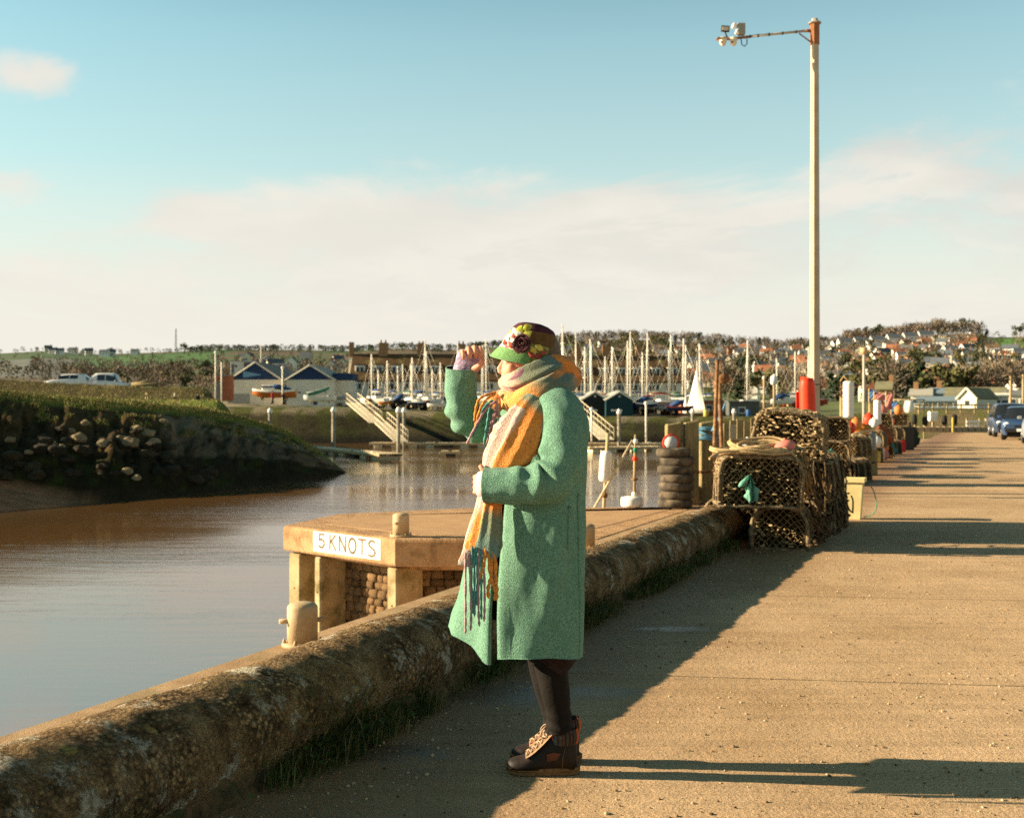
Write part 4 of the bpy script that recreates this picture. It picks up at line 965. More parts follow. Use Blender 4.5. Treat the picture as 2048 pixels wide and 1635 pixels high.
# ---- dark dress tail, trousers, boots
DK = mat('dress_dark', (.035, .018, .014), (.018, .010, .008), rough=.95, scale=60, bump=.4)
mb = MB(); rows = []
for i in range(13):
    t = i/12; row = []
    for j in range(33):
        a = 2*pi*j/32; py = lerp(1270, 1322, t)+ (30*max(0, 1-abs(((a/pi-1.62+1) % 2)-1)/.28) if t > .5 else 0)*(t-.5)*2
        row.append(P(1105+cos(a)*48, py, sin(a)*.15*(1+.05*sin(a*6))))
    rows.append(row)
mb.grid(rows); obj('dress', mb, DK, per)
TR = mat('trousers_dark', (.011, .0075, .005), (.007, .005, .0035), rough=.8, scale=50, bump=.3, bscale=90)
tr = thing('trousers', None, None); tr.parent = per
for d, off in ((-1, 0), (1, -14)):
    sp = spline([(1096+off, 1230, d*.075), (1101+off, 1310, d*.075), (1108+off*.9, 1370, d*.072), (1116+off*.6, 1420, d*.068), (1120+off*.4, 1462, d*.066)], 40); rs = spline([(.075,), (.064,), (.055,), (.047,), (.049,)], 40)
    mb = MB(); mb.tube([P(*p) for p in sp], [r[0] for r in rs], 24, sec=lambda i, a: 1+.07*sin(i*1.3+2*sin(a))*sm((i-26)/8)+.05*noise.noise(V((cos(a)*2, sin(a)*2, i*.15+d))))
    obj('trouser_leg', mb, TR, tr)
BL = mat('boot_leather', (.022, .011, .005), (.008, .005, .003), rough=.62, scale=18, bump=.3, bscale=80, bdist=.004, spec=.25)
BS = mat('boot_sole', (.21, .115, .045), (.13, .07, .03), rough=.85, scale=40, bump=.5)
SU = mat('boot_tongue', (.30, .20, .115), (.19, .11, .06), rough=.9, scale=60, c3=(.55, .16, .06), s3=30)
LA = mat('boot_lace', (.46, .33, .21), (.32, .21, .13), rough=.85, scale=90)
SK = mat('sock_knit', (1, 1, 1), rough=.95, scale=60, vc=True, bump=.6, bscale=70, bdist=.006)
def boot(dx, dy, base_py):
    bt = thing('boot', None, None); bt.parent = per
    o = V((P(1012, 1543, -.05).x+dx, dy, 0)); Lb = .272     # toe at x=0, heel at x=Lb
    # upper: sections along the foot: (x, half width, top height)
    prof = [(.004, .010, .040), (.015, .030, .052), (.035, .041, .060), (.065, .046, .068), (.095, .045, .085), (.125, .041, .112), (.150, .039, .138), (.170, .038, .160), (.190, .037, .172), (.215, .036, .176), (.238, .034, .176), (.254, .028, .168), (.262, .012, .10)]
    rows = []
    for x, w, h in [tuple(q) for q in spline(prof, 46)]:
        row = []
        for j in range(22):
            a = lerp(-.12*pi, 1.12*pi, j/21); c_, s_ = cos(a), sin(a)
            wz = (1-.35*max(0, (s_*h-.06)/.12)) if x > .1 else 1
            row.append(o+V((x, math.copysign(abs(c_)**.75, c_)*w*wz, max(.020, .024+(h-.024)*max(0, s_)**.8))))
        rows.append(row)
    mb = MB(); mb.grid(rows); n = 22; mb.f += [tuple(range(n-1, -1, -1)), tuple(range(len(mb.v)-n, len(mb.v)))]; mb.m += [0, 0]; mb.s += [True, True]
    obj('upper', mb, BL, bt)
    rows = []
    for k in range(9):
        z, e = ((0, -.005), (.003, 0), (.009, .001), (.010, -.001), (.016, -.001), (.017, .0015), (.027, .002), (.030, .0), (.030, -.02))[k]; row = []
        for j in range(48):
            a = 2*pi*j/48; x = Lb/2-cos(a)*(Lb/2+e); t = x/Lb; w = .047*(1-.18*sm((t-.25)/.25)+.04*sm((t-.6)/.3))*abs(sin(a))**.62+e
            row.append(o+V((x, math.copysign(w, sin(a)), z+ (.012*(1-t/.2)**2 if t < .2 and k < 5 else .006*(1-t/.2)**2 if t < .2 else 0))))
        rows.append(row)
    mb = MB(); mb.grid(rows, closed=True); mb.f += [tuple(range(47, -1, -1)), tuple(range(len(mb.v)-48, len(mb.v)))]; mb.m += [0, 0]; mb.s += [False, False]
    obj('sole', mb, BS, bt)
    # tongue and lacing up the front
    def front(t, s, out=0):
        x = lerp(.072, .168, t); h = spline_at([(p[0], p[2]) for p in prof], x); w = .024+.004*t
        return o+V((x-.25*out, s*w, h-.004*abs(s)+out*.95))
    mb = MB(); mb.grid([[front(t/12, s, .003) for s in (-1, -.5, 0, .5, 1)] for t in range(13)]); obj('tongue', mb, SU, bt)
    for k in range(5):
        t0, t1 = .05+k*.19, .05+(k+1)*.19
        for sgn in (-1, 1): obj('lace', MB().tube([front(lerp(t0, t1, q/6), sgn*lerp(-1.05, 1.05, q/6), .006+.004*sin(pi*q/6)) for q in range(7)], .0026, 6), LA, bt)
    top = front(1.0, 0, .006)
    for sgn in (-1, 1):
        obj('lace', MB().tube(spline([tuple(top+V(q)) for q in ((0, 0, 0), (-.02, sgn*.016, .012), (-.038, sgn*.022, -.008), (-.03, sgn*.018, -.03), (-.008, sgn*.006, -.012), (0, 0, 0))], 30), .0024, 6), LA, bt)
        obj('lace', MB().tube(spline([tuple(top+V(q)) for q in ((0, 0, 0), (-.018, sgn*.012, -.02), (-.028, sgn*.02, -.05), (-.03, sgn*.024, -.075))], 20), .0022, 6), LA, bt)
    for sgn in (-1, 1): obj('eyestay', MB().grid([[front(t/10, sgn*s, .002) for s in (.8, 1.1, 1.4, 1.7)] for t in range(11)]), SU if sgn < 0 else BL, bt)
    # knitted sock cuff turned over the boot top
    mb = MB(); cc = o+V((.213, 0, 0)); rows = []; cols = []
    for k in range(13):
        t = k/12; z = .112+.056*t; bulge = .006*sin(pi*t)
        for j in range(64):
            a = 2*pi*j/64; rb = .0022*abs(sin(a*16)); rows.append(cc+V((cos(a)*(.046+bulge+rb)+.002, sin(a)*(.042+bulge+rb), z)))
            q = (j/64*9+.3*sin(k)) % 1; f = (a/pi*1.0)
            w_ = int(a/2/pi*44); cols.append((.62, .13, .03) if (2.7 < a < 3.8) or a < .45 or a > 5.75 else (.09, .17, .22) if 3.8 <= a < 4.05 else ((.17, .05, .03), (.035, .03, .025), (.10, .09, .06), (.05, .028, .02))[w_ % 4])
    mb.grid([rows[i*64:(i+1)*64] for i in range(13)], closed=True); mb.c = cols; obj('sock_cuff', mb, SK, bt)
    mb = MB(); pz = [(.150, .058), (.185, .062), (.200, .085), (.172, .090), (.148, .082)]; mb.add([o+V((x, -.0415-(.003 if z > .07 else .0045), z)) for x, z in pz], [(0, 1, 2, 3, 4)]); obj('side_patch', mb, mat('boot_rust_panel', (.16, .05, .02), (.09, .03, .013), rough=.7, scale=40), bt)
    mb = MB(); mb.tube([o+V((.205, -.0385, .026)), o+V((.208, -.0375, .07)), o+V((.222, -.034, .13))], .0014, 5); obj('seam', mb, BS, bt)
def lerp3(a, b, t): t = max(0, min(1, t)); return tuple(lerp(x, y, t) for x, y in zip(a, b))
boot(0, -.062, 1543); boot(.016, .085, 1515)
# ================================================================ QUAYSIDE GEAR
dvw = V((.383, .924, 0)); ovw = V((.924, -.383, 0)); RZW = atan2(-.383, .924)
NET = mat('trap_netting', (.23, .15, .065), (.08, .05, .022), rough=.95, scale=30, bump=.4)
NETD = mat('trap_netting_dark', (.12, .08, .035), (.05, .035, .018), rough=.95, scale=30)
FRM = mat('trap_frame_rubber', (.30, .215, .12), (.10, .07, .04), rough=.95, scale=22, bump=.8, bscale=50, bdist=.02)
SHL = mat('trap_growth', (.48, .35, .18), (.20, .13, .06), rough=.95, scale=25, bump=.6, bscale=60)
SHD = mat('trap_shade_liner', (.035, .024, .013), (.012, .009, .006), rough=1, scale=40, bump=1, bscale=60, bdist=.03, spec=.02)  # near-black: stands in for the shade inside a trap
WOODB = mat('trap_base_wood', (.15, .10, .055), rough=.95, scale=12)
ROPE_T = mat('rope_tan', (.52, .36, .18), (.34, .22, .10), rough=.95, scale=60, bump=.8, bscale=120, bdist=.004)
ROPE_B = mat('rope_blue', (.16, .36, .48), (.10, .24, .34), rough=.9, scale=40, bump=.6, bscale=90)
ROPE_G = mat('rope_green', (.10, .30, .20), rough=.9, scale=40, bump=.5)
def trap_meshes(w, d, h, seed, growth=0, netmat=NET, cell=.055, ex=10.0):
    """hooped creel: cross-section across x is a flattened arch (ex: the higher, the boxier), length d along y"""
    rnd = random.Random(seed); out = []; hx, hy = w/2, d/2
    def jit(a): return V((rnd.gauss(0, a), rnd.gauss(0, a), rnd.gauss(0, a)))
    def prof(s):          # s 0..1 up the left side, over the top and down the right
        a = pi*(1-s); c_, s_ = cos(a), sin(a); q = 2/ex; return V((hx*math.copysign(abs(c_)**q, c_), 0, h*abs(s_)**q))
    def top_z(xn): return h*(max(0, 1-abs(xn)**ex))**(1/ex)
    mb = MB()
    def bar(pts, r): mb.tube([V(p)+jit(.004) for p in pts], [r*rnd.uniform(.75, 1.3) for _ in pts], 7, sm=True)
    for y in (-hy, -hy*.02, hy): bar([prof(i/26)+V((0, y, 0)) for i in range(27)], .019); bar([(-hx+w*i/9, y, 0) for i in range(10)], .017)
    for q in (0.0, .27, .5, .73, 1.0): bar([prof(q)+V((0, -hy+d*i/9, 0)) for i in range(10)], .015)
    out.append(('frame', mb.mesh('frame', [FRM]), None))
    mb = MB()
    def lattice(pt, nu, nv, r=.0052):
        for s in (1, -1):
            for k in range(-nv, nu+1):
                pts = []
                for q in range(nv*2+1):
                    a = (k+q/2)/nu; b = q/2/nv
                    if -1e-6 <= a <= 1+1e-6:
                        p = pt(min(1, max(0, a if s > 0 else 1-a)), b)
                        if p is not None: pts.append(p+jit(.0035))
                if len(pts) > 1: mb.tube(pts, r*rnd.uniform(.75, 1.3), 4, sm=False, cap=False)
        for k in range(nu*2):
            for q in range(nv*2):
                if (k+q) % 2 or rnd.random() < .62: continue
                p = pt(k/nu/2, q/nv/2)
                if p is None: continue
                p = p+jit(.003); r2 = rnd.uniform(.008, .013); mb.add([p+V(z)*r2 for z in ((1, 0, 0), (-1, 0, 0), (0, 1, 0), (0, -1, 0), (0, 0, 1), (0, 0, -1))], [(0, 2, 4), (2, 1, 4), (1, 3, 4), (3, 0, 4), (2, 0, 5), (1, 2, 5), (3, 1, 5), (0, 3, 5)])
    nx, ny, nzz = max(3, round(w/cell)), max(3, round(d/cell)), max(3, round(h/cell))
    for y, sg in ((-hy, -1), (hy, 1)): lattice(lambda a, b, y=y, sg=sg: V((-hx+w*a, y-sg*.03*sin(pi*a)*sin(pi*b), b*top_z(2*a-1))), nx, nzz)
    npf = max(6, round((w+1.6*h)/cell)); lattice(lambda a, b: prof(a)*(1-.04*sin(pi*b*2)**2)+V((0, -hy+d*b, 0)), npf, ny)
    lattice(lambda a, b: V((-hx*.85+w*.85*a, .08*sin(3*a), b*.85*top_z(1.7*a-.85))), nx, nzz, .004)
    out.append(('netting', mb.mesh('netting', [netmat]), 'stuff'))
    mb = MB(); mb.grid([[prof(s_/20)*.90+V((0, y_*d*.5, .012)) for s_ in range(21)] for y_ in (-.90, -.3, .3, .90)], sm=False); n_ = 21; mb.f += [tuple(range(n_-1, -1, -1)), tuple(range(3*n_, 4*n_))]; mb.m += [0, 0]; mb.s += [False, False]; out.append(('shade_liner', mb.mesh('shade_liner', [SHD]), None))  # opaque dark shell added behind the netting as painted interior shade
    for i in range(6):
        y = -hy+d*(i+.5)/6; mb = MB(); mb.rbox((0, y, .008), (w*.96, d/6*.6, .016), .003); out.append(('slat', mb.mesh('slat', [WOODB]), None))
    if growth:   # weed, shell and rope ends caught in the net
        mb = MB()
        for k in range(growth):
            f = rnd.random(); u, v = rnd.random(), rnd.random()
            if f < .38: xn = 2*u-1; p = V((hx*xn, -hy-.004, v*top_z(xn)))
            else: p = prof(u)*1.01+V((0, -hy+d*v, 0))
            n3_ = noise.noise(V((p.x*5, p.y*5, p.z*5+seed)))
            if n3_ < -.05 and rnd.random() < .8: continue
            r = rnd.uniform(.006, .015)*(1.3 if growth > 2000 else 1); L_ = rnd.uniform(1.2, 3.4); mx = Matrix.Rotation(rnd.uniform(0, 6), 3, 'Z') @ Matrix.Rotation(rnd.uniform(0, 6), 3, 'X')
            mb.ico(p+jit(.008), r, 1, (L_, .7, .6), jit=.3, seed=k, mx=mx, sm=False)
        out.append(('growth', mb.mesh('growth', [SHL]), 'stuff'))
    return out
def trap(ms, label, loc, rz, tilt=0, group='netted lobster traps heaped beside the road'):
    t = thing('lobster_trap', label, 'lobster trap', loc, rz, group)
    if tilt: t.rotation_euler.x = tilt[0]; t.rotation_euler.y = tilt[1]
    for nm, me, kd in ms:
        o = obj(nm, me, None, t)
        if kd: o['kind'] = kd
    return t
TA = trap_meshes(.77, .52, .47, 1, 420, NET, .066, 7); TB = trap_meshes(.54, .66, .40, 2, 170, NET, .064, 3.4); TC_ = trap_meshes(.70, .58, .46, 3, 2100, NET, .07, 4.5)
TD = trap_meshes(.56, .70, .41, 4, 70, NETD, .07, 5)
O = V((2.28, 11.15, 0))
def pile(s, o, z): p = O+dvw*s+ovw*o; return (p.x, p.y, z)
trap(TA, 'wide netted lobster trap with a green rag, perched on the end of the low wall', (2.345, 11.15, .425), -.09, (0, .03))
trap(TB, 'small arched lobster trap on the ground at the near end of the heap', pile(.36, .24, .005), RZW+.1)
trap(TC_, 'pale encrusted lobster trap on the very top of the heap by the red case', (2.86, 12.05, .86), -.32, (.03, .10))
trap(TC_, 'encrusted lobster trap buried in the heap directly beneath the topmost pale one', (2.78, 12.1, .42), -.25)
for s, o, z, lab in ((1.12, .28, .005, 'dark lobster trap on the ground behind the small arched one'), (1.92, .30, .005, 'dark lobster trap on the ground in the middle of the heap'), (2.72, .30, .005, 'dark lobster trap on the ground beside the yellow tub, at the heap end'),
                     (1.25, .34, .415, 'dark lobster trap lying on the second layer beside the topmost pale one'), (2.05, .30, .415, 'dark lobster trap on the second layer of the far half of the heap'), (2.70, .22, .415, 'tallest dark lobster trap at the far end of the heap, with green twine')):
    trap(TD, lab, pile(s, o, z), RZW+R.uniform(-.12, .12))
trap(TD, 'dark lobster trap added between the wall end and the heap', pile(.95, -.33, .005), RZW+.05)  # added trap: closes the sunlit gap beside the wall end to darken it
# ropes, floats and rag on the heap
rnd = random.Random(14)
def coil(name, label, c, rx, ry, n, mt, r=.011, tilt=None, spread=.04, sag=0):
    pts = []; T = 26
    for i in range(n*T):
        a = 2*pi*i/T; k = i//T; q = 1+.16*sin(k*2.3)+.05*sin(a*2+k)
        p = V((cos(a)*rx*q+spread*sin(k*1.7), sin(a)*ry*q+spread*cos(k*2.1), .012*k*.6+.012*sin(a*3+k*1.9)))
        if tilt: p = tilt @ p
        if sag: p.z -= sag*max(0, p.x)**2
        pts.append(V(c)+p)
    mb = MB(); mb.tube(pts, r, 7); o = obj(name, mb, mt); tag(o, label, 'rope'); return o
coil('coiled_rope', 'tan coiled rope lying on the wide trap with the green rag', (2.26, 11.0, .925), .30, .17, 7, ROPE_T, .012, spread=.05)
coil('coiled_rope', 'bundle of tan rope heaped against the topmost pale trap', (2.45, 11.22, .955), .24, .13, 8, ROPE_T, .013, tilt=Matrix.Rotation(.25, 3, 'X'), spread=.09)
coil('coiled_rope', 'brown coiled rope draped down the side of the heap next to the rag trap', (2.76, 11.05, .72), .19, .14, 8, mat('rope_brown', (.26, .16, .07), rough=.95, scale=60, bump=.7, bscale=110), .008, tilt=Matrix.Rotation(1.35, 3, 'Y') @ Matrix.Rotation(.3, 3, 'X'), spread=.02)
o = obj('loose_rope', MB().tube(spline([(1.82, 10.75, .88), (1.92, 10.8, .935), (2.10, 10.82, .95), (2.35, 10.84, .94), (2.5, 10.86, .96), (2.62, 10.9, .92), (2.70, 10.92, .80), (2.71, 10.93, .55), (2.70, 10.95, .40)], 60), .012, 8), ROPE_T); tag(o, 'thick tan rope end trailing over the front of the rag trap', 'rope')
# a curtain of dark slack rope and netting hanging over the road side of the heap
def curtain():
    mb = MB(); r2 = random.Random(6)
    for k in range(42):
        s0 = r2.uniform(.1, 2.7); z0 = r2.uniform(.25, .86); o0 = .52+r2.uniform(-.03, .08); w = r2.uniform(.25, .75); dep = r2.uniform(.05, z0*.55)
        pts = [O+dvw*(s0+w*(q/8-.5))+ovw*(o0+.05*sin(pi*q/8)+r2.gauss(0, .008)+.05*(1-z0))+V((0, 0, max(.02, z0-dep*sin(pi*q/8)+r2.gauss(0, .01)))) for q in range(9)]
        mb.tube(spline([tuple(p) for p in pts], 17), r2.uniform(.005, .010), 6)
    for k in range(200):
        p = O+dvw*r2.uniform(.0, 2.8)+ovw*(.575+r2.uniform(-.03, .035))+V((0, 0, abs(r2.gauss(0, .22))+.015)); mb.ico(p, r2.uniform(.012, .026), 1, (1.2, .9, .8), jit=.3, seed=k, mx=Matrix.Rotation(r2.uniform(0, 6), 3, 'Z') @ Matrix.Rotation(r2.uniform(0, 6), 3, 'X'), sm=False)
    o = obj('tangled_net', mb, mat('net_weedy', (.13, .08, .035), (.05, .032, .016), rough=.95, scale=20, bump=.6)); o['kind'] = 'stuff'
curtain()
def float_(name, label, c, r, sc, m, mx=None, cat='buoy'):
    t = thing(name, label, cat, c); mb = MB(); mb.ico((0, 0, 0), r, 3, sc, mx=mx); obj('float_body', mb, m, t)
    mb = MB(); mb.lathe([(r*.22, 0), (r*.2, r*.25)], 10, c=V((0, 0, r*sc[2]*.93))); obj('eyelet', mb, m, t); return t
PINK = mat('float_pink', (.62, .20, .15), (.46, .15, .11), rough=.7, scale=9, bump=.2)
float_('net_float', 'faded pink net float among ropes under the topmost trap', (2.60, 11.1, .975), .085, (1.25, 1, .85), PINK, Matrix.Rotation(-.3, 3, 'Y'))
float_('net_float', 'grey plastic float at the back of the heap beside the encrusted trap', (2.40, 11.85, .93), .10, (1, 1, 1.1), mat('float_grey', (.42, .44, .44), rough=.6, scale=6))
RAG = mat('rag_green', (.16, .36, .26), (.10, .25, .17), rough=.95, scale=40, bump=.5)
mb = MB(); rows = []
for i in range(18):
    t = i/17; w = lerp(.012, .075, sm(t*1.4))*(1-.35*sm((t-.75)*4)); row = []
    for j in range(11):
        s = j/10*2-1; row.append(at(1500+(505-500)*t+s*w*190*(1+.25*sin(t*17+j)), lerp(950, 1002+5*sin(j*2.3), t), 10.80-.035*cos(s*6+t*3)-.02*sin(s*11+t*5)))
    rows.append(row)
mb.grid(rows); mb.tube([at(1499, 952, 10.8), at(1484, 968, 10.78), at(1478, 972, 10.8)], [.02, .03, .012], 8); o = obj('net_rag', mb, RAG); tag(o, 'torn green net rag tied to the front of the wide trap', 'rag')
# yellow tub with a rope handle
YT = mat('tub_yellow', (.66, .55, .26), (.56, .45, .2), rough=.6, scale=8)
tub = thing('plastic_tub', 'pale yellow tapered plastic tub at the far end of the trap heap', 'tub', (4.18, 14.25, 0), RZW)
mb = MB(); pf = [(.085, 0), (.12, .44), (.145, .45), (.145, .50), (.128, .50), (.118, .46), (.085, .03)]; mb.lathe(pf, 4, sm=False, mx=Matrix.Rotation(pi/4, 3, 'Z') @ Matrix.Diagonal((1.35, 1.35, 1))); obj('tub_body', mb, YT, tub)
obj('rope_handle', MB().tube(spline([(.17, -.02, .44), (.24, -.04, .34), (.27, -.05, .16), (.22, -.05, .06), (.12, -.06, .03)], 24), .007, 6), ROPE_G, tub)
tw = MB()
for k in range(60):
    c = V(pile(2.5+rnd.uniform(-.2, .3), .2+rnd.uniform(-.2, .2), .83)); a = rnd.uniform(0, 6); tw.tube([c+V((cos(a+q)*.07*rnd.uniform(.5, 1), sin(a+q)*.07, rnd.uniform(0, .05))) for q in (0, 1, 2, 3)], .004, 4)
o = obj('twine', tw, ROPE_G); o['kind'] = 'stuff'

# ---- tyres stacked on the jetty, each its own thing
TY = mat('tyre_rubber', (.10, .078, .052), (.04, .032, .024), rough=.95, scale=6, bump=.4, bscale=40, c3=(.19, .14, .085), s3=3, lo3=.55, hi3=.7)
def tyre_mesh(seed):
    mb = MB(); n = 44; prof = [(.19, .02), (.20, .0), (.26, -.004), (.30, .02), (.315, .05), (.315, .085), (.315, .12), (.30, .138), (.26, .160), (.20, .156), (.19, .136)]
    rows = []
    for j in range(n):
        a = 2*pi*j/n; row = []
        for k, (r, z) in enumerate(prof):
            g = -.006 if (k in (5,) and j % 2) else 0; g -= .005 if k in (4, 6) and (j//2) % 2 else 0
            row.append(((r+g)*cos(a), (r+g)*sin(a), z))
        rows.append(row)
    mb.grid(rows+[rows[0]]); return mb.mesh('tyre', [TY])
tm = tyre_mesh(0); tb = V((2.96, 21.12, ZL))
TL = ['bottom tyre of the stack on the jetty edge', 'second tyre from the bottom of the jetty stack', 'third tyre from the bottom of the jetty stack', 'fourth tyre from the bottom of the jetty stack', 'fifth tyre from the bottom of the jetty stack', 'sixth tyre up in the jetty stack, just below the top one', 'topmost tyre of the jetty stack, under the round sign']
for k in range(7):
    o = obj('tyre', tm, None, None, (tb.x+(0, .01, .02, .035, -.01, .045, -.03)[k], tb.y+R.uniform(-.02, .02), ZL+.006+.153*k), R.uniform(0, 6)); o.rotation_euler.x = (.0, .01, -.02, .015, .0, .03, .02)[k]*.6
    tag(o, TL[k], 'tyre', 'tyres stacked on the jetty')
# round sign behind the tyres
WH = mat('white_plastic', (.80, .75, .66), (.72, .66, .56), rough=.55, scale=5, bump=.05)
RED = mat('red_plastic', (.72, .055, .018), (.60, .045, .015), rough=.45, scale=5)
rs = thing('round_sign', 'round white sign with a red rim above the stack of tyres', 'sign', at(1342, 885, 21.5))
M90 = Matrix.Rotation(pi/2, 3, 'X')
obj('sign_face', MB().lathe([(.132, -.004), (.132, .006)], 40, mx=M90), mat('sign_white_face', (.62, .60, .56), rough=.5, scale=3), rs)
obj('rim', MB().lathe([(.130, -.006), (.162, -.006), (.162, .010), (.130, .010)], 40, mx=M90, cap=False), RED, rs)
obj('post', MB().tube([(0, .03, .10), (0, .03, ZL-rs.location.z)], .02, 10), mat('galvanised', (.42, .40, .36), rough=.5, scale=10, metal=.3), rs)
# mooring iron with a round head, dark crate behind it
ir = thing('iron_bollard', 'rusty round-headed iron bollard between the tyre stack and the trap heap', 'bollard', on(1392, 1007, ZL))
RU = mat('rusty_iron', (.24, .115, .045), (.10, .05, .025), rough=.9, scale=14, bump=.6, bscale=40, c3=(.42, .26, .12), s3=5, lo3=.5, hi3=.7)
obj('shaft', MB().lathe([(.15, 0), (.13, .03), (.095, .06), (.09, .18), (.10, .20)], 20), RU, ir); obj('head', MB().ico((0, 0, .26), .125, 3, (1, 1, .72)), RU, ir); obj('base_plate', MB().rbox((0, 0, .01), (.36, .36, .025), .008), RU, ir)
cr = thing('fish_crate', 'dark plastic fish crate on the quay edge behind the rusty bollard', 'crate', on(1404, 990, ZL), .1)
DKP = mat('dark_plastic', (.05, .042, .034), rough=.6, scale=10)
for nm, c, d in (('floor_panel', (0, 0, .015), (.50, .36, .03)), ('side_panel', (0, -.18, .17), (.50, .02, .30)), ('side_panel', (0, .18, .17), (.50, .02, .30)), ('end_panel', (-.25, 0, .17), (.02, .335, .30)), ('end_panel', (.25, 0, .17), (.02, .335, .30))): obj(nm, MB().rbox(c, d, .004), DKP, cr)
# ---- marker post with a white float, and the lit dan buoy on the jetty edge
WOODP = mat('post_wood_pale', (.50, .36, .19), (.34, .23, .11), rough=.9, scale=8, stretch=(3, 3, .4), bump=.5, bscale=14)
mk = thing('marker_post', 'slim wooden marker post carrying a long white float beyond the jetty', 'post', V((at(1213, 900, 22.6).x, 22.6, 0)))
def q_(px, py, Y, o): return at(px, py, Y)-o.location
obj('post', MB().tube([q_(1206, 1100, 22.6, mk), q_(1208, 1015, 22.6, mk), q_(1211, 960, 22.6, mk), q_(1216, 866, 22.6, mk)], .035, 8), WOODP, mk)
fl = MB(); c0, c1 = q_(1208.5, 963, 22.6, mk), q_(1213, 901, 22.6, mk); ax = c1-c0
fl.tube([c0+ax*t for t in (0, .02, .08, .14, .5, .86, .92, .98, 1)], [.05, .085, .108, .114, .116, .114, .108, .085, .05], 20); obj('float_body', fl, WH, mk)
obj('brace', MB().tube([q_(1188, 1016, 22.5, mk), q_(1265, 880, 22.5, mk)], .022, 6), mat('brace_paint', (.62, .48, .28), rough=.7, scale=10), mk)
obj('clamp', MB().lathe([(.055, -.04), (.06, 0), (.055, .04)], 10, c=q_(1209, 990, 22.6, mk)), RU, mk)
db = thing('dan_buoy', 'dan buoy with white drum base, red and green floats and a lamp', 'buoy', on(1264, 1013, ZL))
obj('drum', MB().lathe([(.16, 0), (.20, .015), (.205, .05), (.205, .14), (.19, .175), (.12, .19)], 24), WH, db)
obj('pole', MB().tube([(.045, 0, .18), (.05, 0, .85), (.06, 0, 1.32)], [.028, .024, .016], 10), WOODP, db)
obj('red_float', MB().ico((.058, 0, .88), .05, 2, (1, 1, 1.1)), RED, db); obj('green_float', MB().ico((.06, 0, 1.04), .043, 2, (1, 1, 1.2)), mat('green_plastic', (.02, .22, .12), rough=.5, scale=4), db)
obj('lamp', MB().ico((.065, 0, 1.20), .048, 2), WH, db)
obj('collar', MB().lathe([(.05, 0), (.07, .02), (.05, .045)], 12, c=(.047, 0, .48)), RU, db); obj('weight', MB().lathe([(.05, 0), (.055, .04), (.04, .08)], 12, c=(.045, 0, .19)), WH, db)
# ---- old timber piles at the back of the jetty
TIM = mat('old_timber', (.30, .225, .105), (.16, .12, .05), rough=.95, scale=7, stretch=(3, 3, .35), bump=.9, bscale=12, bdist=.02, c3=(.20, .17, .075), s3=2.5, lo3=.5, hi3=.65, rand=.15)
for px0, px1, ytop, Y, lab in ((1331, 1361, 846, 21.8, 'square timber pile behind the round sign'), (1368, 1396, 842, 21.8, 'square timber pile between the round sign and the blue rope'), (1399, 1426, 843, 22.2, 'square timber pile wound with pale blue rope')):
    w = (px1-px0)/F*Y; c = at((px0+px1)/2, ytop, Y); o = thing('timber_pile', lab, 'pile', (c.x, Y, c.z))
    mb = MB(); mb.rbox((0, 0, -2.0), (w, w, 4.0), .02, jit=.006); mb.v = [(x, y, z+(.05*(x/w) if z > -.1 else 0)) for x, y, z in mb.v]; obj('shaft', mb, TIM, o); obj('iron_band', MB().rbox((0, 0, -.95), (w+.02, w+.02, .05), .006), RU, o)
pts = []
for i in range(9*24):
    a = 2*pi*i/24; k = i/24; pts.append(at(1411, 852+k*3.0+2*sin(k*3), 22.2)+V((cos(a)*(.215+.025*sin(k*5)), sin(a)*.205, .035*sin(a+k)-.04*cos(a))))
o = obj('mooring_rope', MB().tube(pts, .018, 7), ROPE_B); tag(o, 'pale blue rope wound round a timber pile', 'rope')
o = obj('mooring_rope', MB().tube(spline([tuple(at(px, py, 21.6)) for px, py in ((1424, 862), (1434, 836), (1438, 800), (1441, 774))], 20), .02, 7), ROPE_B); tag(o, 'pale blue rope rising from the wound pile to the rusty hoist', 'rope')
o = obj('mooring_rope', MB().tube(spline([tuple(at(px, py, 21.5)) for px, py in ((1426, 860), (1436, 840), (1446, 818), (1450, 806))], 20), .016, 7), ROPE_B); tag(o, 'loose pale blue rope end beside the rusty hoist legs', 'rope')
# rusty hoist: two legs, shackle and pulley
ho = thing('quay_hoist', 'rusty two-legged quay hoist with a round pulley hanging at its top', 'hoist', V((at(1434, 900, 21).x, 21, 0)))
obj('leg', MB().tube([q_(1425, 1010, 21, ho), q_(1430, 870, 21, ho), q_(1435, 719, 21, ho)], [.04, .038, .034], 8), RU, ho); obj('leg', MB().tube([q_(1447, 1010, 21.2, ho), q_(1443, 880, 21.2, ho), q_(1438, 740, 21.1, ho)], [.042, .04, .034], 8), RU, ho)
obj('head_plate', MB().rbox(q_(1438, 722, 21, ho), (.13, .05, .06), .01), RU, ho)
obj('shackle', MB().tube([q_(px, py, 20.95, ho) for px, py in ((1440, 723), (1447, 726), (1450, 735), (1447, 744), (1442, 738), (1440, 723))], .011, 6), RU, ho)
pw = q_(1448, 757, 20.95, ho); obj('pulley', MB().lathe([(.03, -.04), (.09, -.04), (.10, -.02), (.085, 0), (.10, .02), (.09, .04), (.03, .04)], 24, c=pw, mx=M90), RU, ho)
obj('block_cheek', MB().tube([pw+V((0, -.045, .12)), pw+V((0, -.05, 0)), pw+V((0, -.045, -.09))], [(.03, .01), (.05, .012), (.03, .01)], 10), RU, ho)
